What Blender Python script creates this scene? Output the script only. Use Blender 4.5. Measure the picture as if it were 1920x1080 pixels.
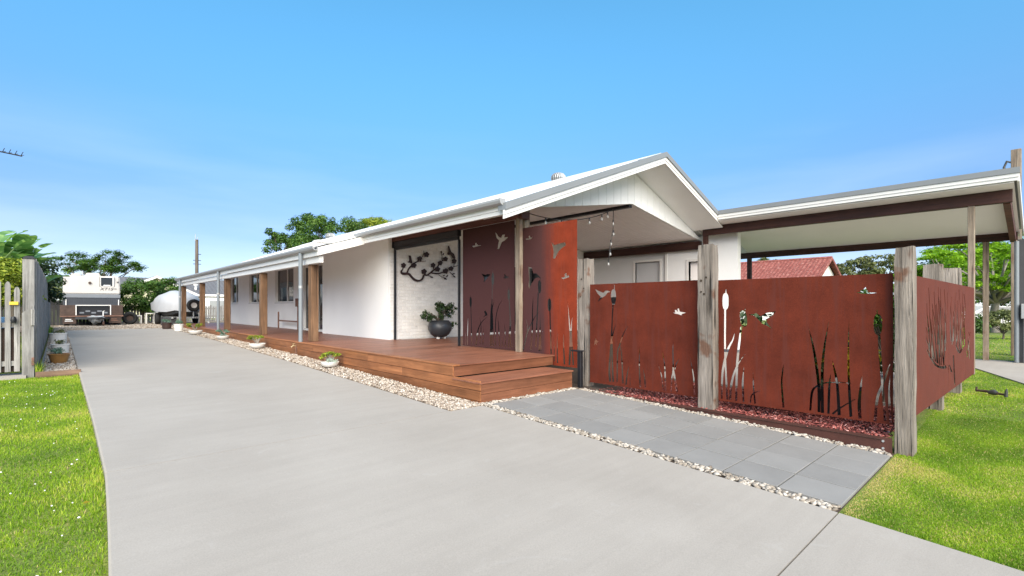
import bpy, bmesh, math, random
import numpy as np
from mathutils import Vector, Matrix
from mathutils.geometry import delaunay_2d_cdt

for o in list(bpy.data.objects):
    bpy.data.objects.remove(o, do_unlink=True)
scene = bpy.context.scene
COL = scene.collection
random.seed(7)
RNG = np.random.default_rng(11)
R = math.radians

# ------------------------------------------------------------------ camera, sky, sun, exposure
EYE = 1.55
cd = bpy.data.cameras.new('camera')
cam = bpy.data.objects.new('camera', cd)
COL.objects.link(cam)
cam.location = (0, 0, EYE)
cam.rotation_euler = (R(90), 0, R(-42.8885))
cd.sensor_width = 36.0
cd.lens = 914.0 / 1920.0 * 36.0
cd.shift_y = 35.0 / 1920.0
cd.clip_start = 0.05
cd.clip_end = 2000
scene.camera = cam

SUN_VEC = Vector((-0.40, -0.60, 0.60)).normalized()      # from the scene towards the sun
sun_el = math.asin(SUN_VEC.z)
sun_az = math.atan2(SUN_VEC.x, SUN_VEC.y)
world = bpy.data.worlds.new('World')
scene.world = world
world.use_nodes = True
wn, wl = world.node_tree.nodes, world.node_tree.links
wn.clear()
w_out = wn.new('ShaderNodeOutputWorld')
w_bg = wn.new('ShaderNodeBackground')
w_sky = wn.new('ShaderNodeTexSky')
w_sky.sky_type = 'NISHITA'
w_sky.sun_disc = False
w_sky.sun_elevation = sun_el
w_sky.sun_rotation = sun_az
w_sky.altitude = 10
w_sky.air_density = 0.85
w_sky.dust_density = 0.15
w_sky.ozone_density = 2.5
w_bg.inputs['Strength'].default_value = 0.076
# thin bands of cirrus low in the sky
w_tc = wn.new('ShaderNodeTexCoord')
w_map = wn.new('ShaderNodeMapping')
w_map.inputs['Scale'].default_value = (1.1, 1.1, 7.0)
w_noise = wn.new('ShaderNodeTexNoise')
w_noise.inputs['Scale'].default_value = 1.6
w_noise.inputs['Detail'].default_value = 7
w_noise.inputs['Roughness'].default_value = 0.5
w_ramp = wn.new('ShaderNodeValToRGB')
w_ramp.color_ramp.elements[0].position = 0.42
w_ramp.color_ramp.elements[1].position = 0.78
w_sep = wn.new('ShaderNodeSeparateXYZ')
w_low = wn.new('ShaderNodeMapRange')
w_low.inputs['From Min'].default_value = 0.02
w_low.inputs['From Max'].default_value = 0.34
w_low.inputs['To Min'].default_value = 0.36
w_low.inputs['To Max'].default_value = 0.0
w_mul = wn.new('ShaderNodeMath')
w_mul.operation = 'MULTIPLY'
w_mix = wn.new('ShaderNodeMixRGB')
w_mix.inputs['Color2'].default_value = (6.2, 6.6, 7.0, 1)
w_hs = wn.new('ShaderNodeMixRGB')
w_hs.blend_type = 'MULTIPLY'
w_hs.inputs['Fac'].default_value = 1.0
w_grad = wn.new('ShaderNodeMapRange')        # clear, deep blue overhead; less glare near the horizon
w_grad.interpolation_type = 'SMOOTHSTEP'
w_grad.inputs['From Min'].default_value = 0.08
w_grad.inputs['From Max'].default_value = 0.56
w_tint = wn.new('ShaderNodeMixRGB')
w_tint.inputs['Color1'].default_value = (0.55, 0.57, 0.70, 1)
w_tint.inputs['Color2'].default_value = (0.74, 1.44, 1.42, 1)
wl.new(w_tc.outputs['Generated'], w_map.inputs['Vector'])
wl.new(w_map.outputs['Vector'], w_noise.inputs['Vector'])
wl.new(w_noise.outputs['Fac'], w_ramp.inputs['Fac'])
wl.new(w_tc.outputs['Generated'], w_sep.inputs['Vector'])
wl.new(w_sep.outputs['Z'], w_low.inputs['Value'])
wl.new(w_sep.outputs['Z'], w_grad.inputs['Value'])
wl.new(w_grad.outputs['Result'], w_tint.inputs['Fac'])
wl.new(w_tint.outputs['Color'], w_hs.inputs['Color2'])
wl.new(w_ramp.outputs['Color'], w_mul.inputs[0])
wl.new(w_low.outputs['Result'], w_mul.inputs[1])
wl.new(w_mul.outputs['Value'], w_mix.inputs['Fac'])
wl.new(w_sky.outputs['Color'], w_hs.inputs['Color1'])
wl.new(w_hs.outputs['Color'], w_mix.inputs['Color1'])
wl.new(w_mix.outputs['Color'], w_bg.inputs['Color'])
wl.new(w_bg.outputs['Background'], w_out.inputs['Surface'])

sl = bpy.data.lights.new('sun', 'SUN')
sl.energy = 3.1
sl.angle = R(70)
sl.color = (1.0, 0.885, 0.735)
sun = bpy.data.objects.new('sun', sl)
COL.objects.link(sun)
sun.rotation_euler = SUN_VEC.to_track_quat('Z', 'Y').to_euler()

scene.view_settings.view_transform = 'Standard'
scene.view_settings.look = 'None'
scene.view_settings.gamma = 1.0
scene.view_settings.use_curve_mapping = False
scene.view_settings.exposure = 1.58
scene.render.engine = 'CYCLES'
scene.cycles.max_bounces = 8
scene.cycles.diffuse_bounces = 6
scene.cycles.transparent_max_bounces = 8

# ------------------------------------------------------------------ ground heights
GY = [-200, -40, 0, 1, 3, 5.1, 8, 11, 17, 25, 29, 60, 400]
GZ = [-1.2, -1.0, .0, .04, .127, .215, .29, .36, .46, .55, .58, .60, .60]
def sstep(a, b, x):
    t = np.clip((np.asarray(x, float) - a) / (b - a), 0, 1)
    return t * t * (3 - 2 * t)
def g(y):
    return np.interp(y, GY, GZ)
def terrain(x, y):
    s = sstep(6.4, 10.5, x) * (1 - sstep(8, 14, y))
    base = g(y) * (1 - s) + 0.13 * s
    off = -0.065 + 0.045 * sstep(0.6, 3.8, x)
    return base + off

# ------------------------------------------------------------------ mesh builder
class MB:
    def __init__(self):
        self.v, self.f = [], []
    def add(self, vs, fs):
        n = len(self.v)
        self.v += [tuple(p) for p in vs]
        self.f += [tuple(i + n for i in q) for q in fs]
        return self
    def box(self, x0, x1, y0, y1, z0, z1, c=0.0):
        if c <= 0:
            vs = [(x, y, z) for z in (z0, z1) for y in (y0, y1) for x in (x0, x1)]
            return self.add(vs, [(0, 2, 3, 1), (4, 5, 7, 6), (0, 1, 5, 4), (2, 6, 7, 3), (0, 4, 6, 2), (1, 3, 7, 5)])
        bm = bmesh.new()
        bmesh.ops.create_cube(bm, size=1)
        for w in bm.verts:
            w.co = Vector((x0 if w.co.x < 0 else x1, y0 if w.co.y < 0 else y1, z0 if w.co.z < 0 else z1))
        bmesh.ops.bevel(bm, geom=list(bm.edges), offset=c, segments=1, affect='EDGES')
        bm.verts.index_update()
        self.add([w.co[:] for w in bm.verts], [[w.index for w in q.verts] for q in bm.faces])
        bm.free()
        return self
    def hexa(self, p):            # 8 corners: bottom 4 (ccw), top 4 (ccw)
        return self.add(p, [(3, 2, 1, 0), (4, 5, 6, 7), (0, 1, 5, 4), (1, 2, 6, 5), (2, 3, 7, 6), (3, 0, 4, 7)])
    def prism(self, poly, fn, d0, d1):   # poly 2D ccw; fn(a,b,d) -> xyz
        n = len(poly)
        vs = [fn(a, b, d0) for a, b in poly] + [fn(a, b, d1) for a, b in poly]
        fs = [tuple(range(n))[::-1], tuple(range(n, 2 * n))]
        fs += [(i, (i + 1) % n, (i + 1) % n + n, i + n) for i in range(n)]
        return self.add(vs, fs)
    def tube(self, pts, rad, n=8, cap=True):
        pts = [Vector(p) for p in pts]
        if not hasattr(rad, '__len__'):
            rad = [rad] * len(pts)
        vs, fs = [], []
        up = None
        for i, p in enumerate(pts):
            d = (pts[min(i + 1, len(pts) - 1)] - pts[max(i - 1, 0)]).normalized()
            if up is None:
                up = Vector((0, 0, 1)) if abs(d.z) < 0.9 else Vector((1, 0, 0))
            a = d.cross(up)
            if a.length < 1e-4:
                a = d.cross(Vector((0.3, 1, 0.2)))
            a.normalize()
            b = d.cross(a).normalized()
            for k in range(n):
                t = 2 * math.pi * k / n
                vs.append(p + (a * math.cos(t) + b * math.sin(t)) * rad[i])
        for i in range(len(pts) - 1):
            for k in range(n):
                k2 = (k + 1) % n
                fs.append((i * n + k, i * n + k2, (i + 1) * n + k2, (i + 1) * n + k))
        if cap:
            fs.append(tuple(range(n))[::-1])
            fs.append(tuple(range((len(pts) - 1) * n, len(pts) * n)))
        return self.add(vs, fs)
    def lathe(self, prof, c, n=24):      # prof [(r,z)...] around a vertical axis at c
        vs, fs = [], []
        for r, z in prof:
            for k in range(n):
                t = 2 * math.pi * k / n
                vs.append((c[0] + r * math.cos(t), c[1] + r * math.sin(t), c[2] + z))
        for i in range(len(prof) - 1):
            for k in range(n):
                k2 = (k + 1) % n
                fs.append((i * n + k, i * n + k2, (i + 1) * n + k2, (i + 1) * n + k))
        fs.append(tuple(range(n))[::-1])
        fs.append(tuple(range((len(prof) - 1) * n, len(prof) * n)))
        return self.add(vs, fs)
    def build(self, name, mat, parent=None, smooth=False, origin=None):
        o = origin if origin is not None else (root_loc(parent) if parent else Vector((0, 0, 0)))
        me = bpy.data.meshes.new(name)
        me.from_pydata([(p[0] - o[0], p[1] - o[1], p[2] - o[2]) for p in self.v], [], self.f)
        me.update()
        bm = bmesh.new(); bm.from_mesh(me)
        bmesh.ops.recalc_face_normals(bm, faces=bm.faces)
        bm.to_mesh(me); bm.free()
        if smooth:
            me.shade_smooth()
            if smooth != 'full':
                try:
                    me.set_sharp_from_angle(angle=R(40))
                except Exception:
                    pass
        ob = bpy.data.objects.new(name, me)
        if mat:
            me.materials.append(MATS[mat])
        COL.objects.link(ob)
        if parent:
            ob.parent = parent
        else:
            ob.location = o
        return ob

def root_loc(p):
    while p.parent:
        p = p.parent
    return Vector(p.location)

def big_mesh(name, verts, faces_flat, nper, mat, parent=None, tint=None, smooth=False):
    """fast mesh from numpy: verts (N,3), faces (M,nper)"""
    me = bpy.data.meshes.new(name)
    o = root_loc(parent) if parent else Vector((0, 0, 0))
    v = np.asarray(verts, np.float32) - np.array(o[:], np.float32)
    f = np.asarray(faces_flat, np.int32)
    me.vertices.add(len(v)); me.vertices.foreach_set('co', v.ravel())
    me.loops.add(f.size); me.loops.foreach_set('vertex_index', f.ravel())
    me.polygons.add(len(f))
    me.polygons.foreach_set('loop_start', np.arange(0, f.size, nper, dtype=np.int32))
    me.update(calc_edges=True)
    if tint is not None:
        at = me.attributes.new('tint', 'FLOAT', 'FACE')
        at.data.foreach_set('value', np.asarray(tint, np.float32))
    me.validate()
    if smooth:
        me.shade_smooth()
    ob = bpy.data.objects.new(name, me)
    me.materials.append(MATS[mat])
    COL.objects.link(ob)
    if parent:
        ob.parent = parent
    return ob

def thing(name, label, cat, loc=(0, 0, 0), group=None):
    o = bpy.data.objects.new(name, None)
    o.empty_display_size = 0.2
    COL.objects.link(o)
    o.location = loc
    tag(o, label, cat, group)
    return o
def tag(o, label=None, cat=None, group=None, kind=None):
    if label: o['label'] = label
    if cat: o['category'] = cat
    if group: o['group'] = group
    if kind: o['kind'] = kind
    return o
def dup(ob, parent=None, loc=None):
    c = ob.copy()
    COL.objects.link(c)
    if parent is not None: c.parent = parent
    if loc is not None: c.location = loc
    return c
def dup_tree(root, loc, rotz=0.0, scale=1.0):
    r = dup(root, None, loc)
    r.rotation_euler = (0, 0, rotz)
    r.scale = (scale,) * 3
    for ch in list(root.children):
        c = dup(ch, r)
        for gch in list(ch.children):
            dup(gch, c)
    return r

# ------------------------------------------------------------------ materials
MATS = {}
def new_mat(name):
    m = bpy.data.materials.new(name)
    m.use_nodes = True
    nt = m.node_tree
    b = nt.nodes['Principled BSDF']
    MATS[name] = m
    return m, nt, b
def N(nt, t, **kw):
    n = nt.nodes.new(t)
    for k, v in kw.items():
        if k in n.inputs: n.inputs[k].default_value = v
        else: setattr(n, k, v)
    return n
def mixc(nt, fac, c1, c2, mode='MIX'):
    n = nt.nodes.new('ShaderNodeMixRGB'); n.blend_type = mode
    for sock, val in (('Fac', fac), ('Color1', c1), ('Color2', c2)):
        if hasattr(val, 'is_linked') or hasattr(val, 'links'):
            nt.links.new(val, n.inputs[sock])
        else:
            n.inputs[sock].default_value = val if sock == 'Fac' else (tuple(val) + (1,) if len(val) == 3 else val)
    return n.outputs['Color']
def coord(nt, scale=(1, 1, 1), rand=True, kind='Object'):
    tc = nt.nodes.new('ShaderNodeTexCoord')
    mp = nt.nodes.new('ShaderNodeMapping')
    mp.inputs['Scale'].default_value = scale
    nt.links.new(tc.outputs[kind], mp.inputs['Vector'])
    if rand:
        oi = nt.nodes.new('ShaderNodeObjectInfo')
        ml = N(nt, 'ShaderNodeMath', operation='MULTIPLY'); ml.inputs[1].default_value = 137.0
        nt.links.new(oi.outputs['Random'], ml.inputs[0])
        cb = nt.nodes.new('ShaderNodeCombineXYZ')
        for i in range(3): nt.links.new(ml.outputs[0], cb.inputs[i])
        nt.links.new(cb.outputs[0], mp.inputs['Location'])
    return mp.outputs['Vector']
def noise(nt, vec, scale, detail=4, rough=.55, dist=0.0):
    n = N(nt, 'ShaderNodeTexNoise', Scale=scale, Detail=detail, Roughness=rough, Distortion=dist)
    nt.links.new(vec, n.inputs['Vector'])
    return n.outputs['Fac']
def ramp(nt, fac, stops):
    n = nt.nodes.new('ShaderNodeValToRGB')
    e = n.color_ramp.elements
    while len(e) > 1: e.remove(e[-1])
    e[0].position = stops[0][0]
    e[0].color = tuple(stops[0][1]) + (1,) if hasattr(stops[0][1], '__len__') else (stops[0][1],) * 3 + (1,)
    for p, c in stops[1:]:
        k = e.new(p)
        k.color = tuple(c) + (1,) if hasattr(c, '__len__') else (c, c, c, 1)
    nt.links.new(fac, n.inputs['Fac'])
    return n.outputs['Color']
def bump(nt, b, height, strength=.3, dist=.01):
    n = N(nt, 'ShaderNodeBump', Strength=strength, Distance=dist)
    nt.links.new(height, n.inputs['Height'])
    nt.links.new(n.outputs['Normal'], b.inputs['Normal'])
def sc(c, k):
    return tuple(min(1, x * k) for x in c)

def plain(name, col, rough=.6, var=.12, scale=6, fine=60, fvar=.06, stretch=(1, 1, 1), bmp=.1, bscale=80, objvar=0.0, metal=0.0, spec=.4, dirt=None):
    m, nt, b = new_mat(name)
    v = coord(nt, stretch)
    n1 = noise(nt, v, scale, 5)
    n2 = noise(nt, v, fine, 3)
    c = ramp(nt, n1, [(.25, sc(col, 1 - var)), (.75, sc(col, 1 + var))])
    c = mixc(nt, 1.0, c, ramp(nt, n2, [(.3, 1 - fvar), (.7, 1.0)]), 'MULTIPLY')
    if dirt:
        n3 = noise(nt, v, dirt[1], 6, .65)
        c = mixc(nt, ramp(nt, n3, [(dirt[2], 0.0), (dirt[3], dirt[4])]), c, dirt[0])
    if objvar:
        oi = nt.nodes.new('ShaderNodeObjectInfo')
        c = mixc(nt, 1.0, c, ramp(nt, oi.outputs['Random'], [(0, 1 - objvar), (1, 1.0)]), 'MULTIPLY')
    nt.links.new(c, b.inputs['Base Color'])
    b.inputs['Roughness'].default_value = rough
    b.inputs['Metallic'].default_value = metal
    b.inputs['Specular IOR Level'].default_value = spec
    if bmp:
        bump(nt, b, noise(nt, v, bscale, 4), bmp, .01)
    return m

def leafmat(name, stops, trans=.3, rough=.5):
    m, nt, b = new_mat(name)
    at = N(nt, 'ShaderNodeAttribute', attribute_name='tint')
    c = ramp(nt, at.outputs['Fac'], stops)
    b.inputs['Roughness'].default_value = rough
    b.inputs['Specular IOR Level'].default_value = .3
    nt.links.new(c, b.inputs['Base Color'])
    tr = nt.nodes.new('ShaderNodeBsdfTranslucent')
    nt.links.new(mixc(nt, 1.0, c, (1.2, 1.3, .6), 'MULTIPLY'), tr.inputs['Color'])
    mx = N(nt, 'ShaderNodeMixShader', Fac=trans)
    nt.links.new(b.outputs[0], mx.inputs[1]); nt.links.new(tr.outputs[0], mx.inputs[2])
    nt.links.new(mx.outputs[0], nt.nodes['Material Output'].inputs['Surface'])
    return m
def tintmat(name, stops, rough=.8, bmp=.2, bscale=60):
    m, nt, b = new_mat(name)
    at = N(nt, 'ShaderNodeAttribute', attribute_name='tint')
    c = ramp(nt, at.outputs['Fac'], stops)
    v = coord(nt, rand=False)
    c = mixc(nt, 1.0, c, ramp(nt, noise(nt, v, bscale, 3), [(.3, .8), (.7, 1.05)]), 'MULTIPLY')
    nt.links.new(c, b.inputs['Base Color'])
    b.inputs['Roughness'].default_value = rough
    if bmp: bump(nt, b, noise(nt, v, bscale, 3), bmp, .004)
    return m
def wood(name, c1, c2, axis, rough=.6, objvar=.2, grain=14, crack=0.0, bmp=.25, patch=None):
    """grain stretched along axis 0/1/2"""
    m, nt, b = new_mat(name)
    st = [1, 1, 1]; st[axis] = .06
    v = coord(nt, tuple(st))
    n1 = noise(nt, v, grain, 6, .6, .6)
    c = ramp(nt, n1, [(.28, c1), (.72, c2)])
    n2 = noise(nt, v, grain * 6, 4, .6)
    c = mixc(nt, 1.0, c, ramp(nt, n2, [(.3, .78), (.65, 1.04)]), 'MULTIPLY')
    v2 = coord(nt, (1, 1, 1))
    c = mixc(nt, 1.0, c, ramp(nt, noise(nt, v2, 2.2, 4), [(.3, .78), (.7, 1.12)]), 'MULTIPLY')
    h = n2
    if patch:
        pf = ramp(nt, noise(nt, v2, patch[1], 3, .6), [(patch[2], 0.0), (patch[2] + .08, patch[3])])
        c = mixc(nt, pf, c, patch[0])
    if crack:
        st2 = [1, 1, 1]; st2[axis] = .025
        n3 = noise(nt, coord(nt, tuple(st2)), grain * 2.2, 3, .5, .3)
        cr = ramp(nt, n3, [(.33, 0.0), (.40, 1.0)])
        c = mixc(nt, 1.0, c, ramp(nt, n3, [(.33, 1 - crack), (.40, 1.0)]), 'MULTIPLY')
        h = mixc(nt, 1.0, n2, cr, 'MULTIPLY')
    oi = nt.nodes.new('ShaderNodeObjectInfo')
    c = mixc(nt, 1.0, c, ramp(nt, oi.outputs['Random'], [(0, 1 - objvar), (1, 1 + objvar * .4)]), 'MULTIPLY')
    nt.links.new(c, b.inputs['Base Color'])
    b.inputs['Roughness'].default_value = rough
    b.inputs['Specular IOR Level'].default_value = .35
    bump(nt, b, h, bmp, .012)
    return m

plain('wall_white', (.80, .80, .79), .55, .03, 1.5, 40, .03, bmp=.06, bscale=160)
plain('trim_white', (.70, .685, .655), .4, .03, 1.2, 30, .02, bmp=.02)
plain('soffit_white', (.88, .875, .86), .6, .03, 1.2, 30, .02, bmp=.03)
plain('lining_white', (.84, .825, .81), .6, .04, 3, 50, .04, bmp=.04)
plain('ceiling_cream', (.92, .865, .83), .6, .03, .8, 30, .03, bmp=.03)
plain('brick_white', (.80, .775, .74), .8, .1, 5, 70, .14, bmp=.5, bscale=60, objvar=.1, dirt=((.42, .36, .31), 9, .60, .74, .5))
plain('mortar_white', (.74, .705, .655), .9, .08, 6, 60, .1, bmp=.3)
plain('wall_grey', (.60, .60, .60), .6, .03, 2, 60, .03, bmp=.05)
plain('door_grey', (.50, .505, .515), .5, .03, 2, 60, .03, bmp=.03)
plain('roof_white', (.66, .665, .66), .35, .03, 1.5, 20, .02, bmp=.02, spec=.5)
plain('flashing_grey', (.20, .21, .215), .4, .05, 1.5, 20, .03, bmp=.02, spec=.5)
plain('gutter_white', (.31, .315, .32), .35, .05, 1.0, 20, .03, bmp=.02, spec=.5)
plain('pipe_grey', (.19, .215, .235), .4, .05, 1.0, 20, .03, bmp=.02)
plain('pipe_white', (.78, .78, .77), .35, .03, 1.0, 20, .02, bmp=.02)
plain('black_metal', (.012, .013, .016), .45, .1, 5, 60, .05, bmp=.05)
plain('dark_metal', (.05, .052, .055), .5, .15, 5, 60, .1, bmp=.1)
plain('galv', (.42, .43, .43), .45, .12, 8, 60, .06, metal=.4, bmp=.05)
plain('rubber', (.018, .018, .018), .85, .2, 10, 60, .1, bmp=.2)
plain('edging_steel', (.075, .026, .018), .75, .25, 5, 90, .2, bmp=.25, stretch=(1, 1, 1))
plain('paver_grey', (.248, .243, .234), .8, .08, 3, 220, .2, bmp=.25, bscale=260, objvar=.16)
plain('soil_dark', (.05, .035, .025), .95, .3, 10, 60, .2, bmp=.5)
plain('joint_dark', (.20, .195, .185), .95, .2, 10, 60, .2, bmp=.3)
plain('charcoal', (.055, .057, .062), .7, .12, 3, 40, .1, bmp=.2)
plain('pot_white', (.74, .72, .68), .45, .06, 6, 50, .05, bmp=.04)
plain('pot_grey', (.035, .037, .042), .38, .15, 6, 50, .1, bmp=.05)
plain('pot_gold', (.33, .17, .055), .35, .35, 5, 50, .1, bmp=.05)
plain('pot_brown', (.05, .03, .025), .5, .2, 5, 50, .1, bmp=.05)
plain('cover_silver', (.40, .405, .415), .5, .08, 2, 30, .05, bmp=.3, bscale=6)
plain('tarp_grey', (.36, .38, .39), .45, .3, 7, 40, .2, bmp=.6, bscale=14)
plain('van_white', (.43, .405, .375), .35, .04, 1.2, 20, .03, stretch=(2.5, 1, .35), bmp=.02, dirt=((.45, .38, .33), 2.2, .58, .8, .55))
plain('van_grey', (.17, .185, .205), .45, .08, 3, 30, .05, bmp=.03)
plain('van_dark', (.045, .05, .06), .45, .1, 3, 30, .05, bmp=.03)
plain('rust_dark', (.07, .045, .035), .8, .4, 4, 40, .2, bmp=.3)
plain('rust_brown', (.20, .11, .08), .85, .35, 5, 40, .2, bmp=.3)
plain('tile_grey', (.13, .135, .15), .8, .12, 3, 60, .12, bmp=.2, objvar=.1)
plain('tile_red', (.25, .075, .06), .8, .25, 2.5, 60, .15, bmp=.2, dirt=((.50, .30, .25), 5, .52, .7, .6))
plain('wall_cream', (.62, .58, .40), .8, .05, 3, 30, .04, bmp=.1)
plain('car_white', (.75, .75, .76), .25, .02, 1, 10, .02, bmp=0)
plain('bark', (.15, .12, .095), .9, .35, 4, 30, .3, stretch=(1, 1, .3), bmp=.6, bscale=25)
plain('bark_pale', (.27, .235, .20), .9, .3, 4, 30, .3, stretch=(1, 1, .3), bmp=.6, bscale=25)
plain('emblem_black', (.02, .02, .022), .5, .1, 5, 50, .05, bmp=0)
plain('decal_white', (.75, .75, .74), .5, .03, 5, 50, .03, bmp=0)
plain('yellow', (.72, .48, .05), .5, .08, 5, 50, .05, bmp=0)
plain('blue_plastic', (.07, .16, .30), .4, .1, 4, 30, .05, bmp=0)
plain('red_paint', (.55, .05, .03), .5, .1, 4, 30, .05, bmp=0)
plain('brass', (.45, .35, .20), .4, .15, 8, 50, .1, metal=.7, bmp=.05)
plain('art_steel', (.03, .012, .012), .55, .3, 6, 60, .15, bmp=.1)
wood('sleeper_grey', (.095, .077, .062), (.40, .345, .295), 2, .9, .18, 11, .9, 1.0, patch=((.13, .06, .034), 2.8, .57, .85))
wood('sleeper_brown', (.11, .058, .03), (.27, .155, .085), 2, .8, .14, 12, .6, .6)
wood('post_pale', (.14, .10, .07), (.38, .31, .235), 2, .85, .10, 10, .6, .6, patch=((.16, .085, .055), 2.0, .58, .6))
wood('beam_dark', (.032, .012, .009), (.085, .032, .023), 1, .6, .15, 10, .4, .3)
wood('beam_red', (.07, .024, .017), (.16, .058, .038), 1, .6, .15, 10, .4, .3)
wood('deck_x', (.155, .060, .035), (.31, .13, .078), 0, .42, .30, 9, 0, .15)
wood('deck_y', (.20, .072, .027), (.43, .175, .072), 1, .45, .32, 9, 0, .15)
wood('deck_front', (.150, .060, .032), (.29, .118, .062), 0, .45, .25, 9, 0, .15)
wood('fence_grey', (.16, .153, .145), (.43, .415, .395), 2, .9, .2, 14, .5, .5, patch=((.10, .095, .09), 1.6, .62, .6))
wood('fence_dark', (.012, .012, .013), (.04, .04, .042), 2, .8, .2, 12, .3, .3)
wood('edge_timber', (.13, .075, .05), (.30, .19, .13), 0, .85, .1, 12, .4, .4)
leafmat('grass_blade', [(0, (.085, .16, .018)), (.4, (.172, .30, .018)), (.7, (.30, .43, .025)), (.86, (.46, .50, .07)), (1, (.56, .45, .20))], .4)
leafmat('leaf_mid', [(0, (.018, .045, .010)), (.6, (.065, .14, .022)), (1, (.16, .26, .04))], .25)
leafmat('leaf_dark', [(0, (.012, .026, .011)), (.6, (.036, .070, .025)), (1, (.09, .14, .05))], .2)
leafmat('leaf_bright', [(0, (.06, .13, .012)), (.5, (.20, .38, .02)), (1, (.42, .62, .04))], .4)
leafmat('leaf_lime', [(0, (.07, .11, .012)), (.5, (.20, .27, .025)), (1, (.42, .44, .05))], .3)
leafmat('leaf_banana', [(0, (.05, .13, .04)), (.5, (.12, .25, .08)), (1, (.26, .40, .15))], .3, .4)
leafmat('leaf_olive', [(0, (.05, .06, .022)), (.5, (.13, .15, .05)), (1, (.24, .26, .10))], .25)
leafmat('leaf_yellow', [(0, (.14, .12, .01)), (.5, (.45, .33, .02)), (1, (.65, .50, .05))], .3)
leafmat('leaf_pale', [(0, (.20, .26, .22)), (1, (.46, .52, .44))], .1)
leafmat('leaf_teal', [(0, (.06, .13, .09)), (1, (.18, .30, .22))], .15)
tintmat('gravel_tan', [(0, (.12, .09, .07)), (.3, (.28, .22, .17)), (.7, (.42, .36, .29)), (1, (.56, .52, .47))], .8)
tintmat('gravel_white', [(0, (.17, .14, .11)), (.4, (.33, .29, .24)), (1, (.50, .46, .41))], .75)
tintmat('mulch_red', [(0, (.10, .016, .013)), (.5, (.27, .06, .048)), (.85, (.46, .15, .125)), (1, (.66, .36, .32))], .85)
tintmat('clover', [(0, (.70, .70, .66)), (1, (.85, .85, .82))], .8, 0)

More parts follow.
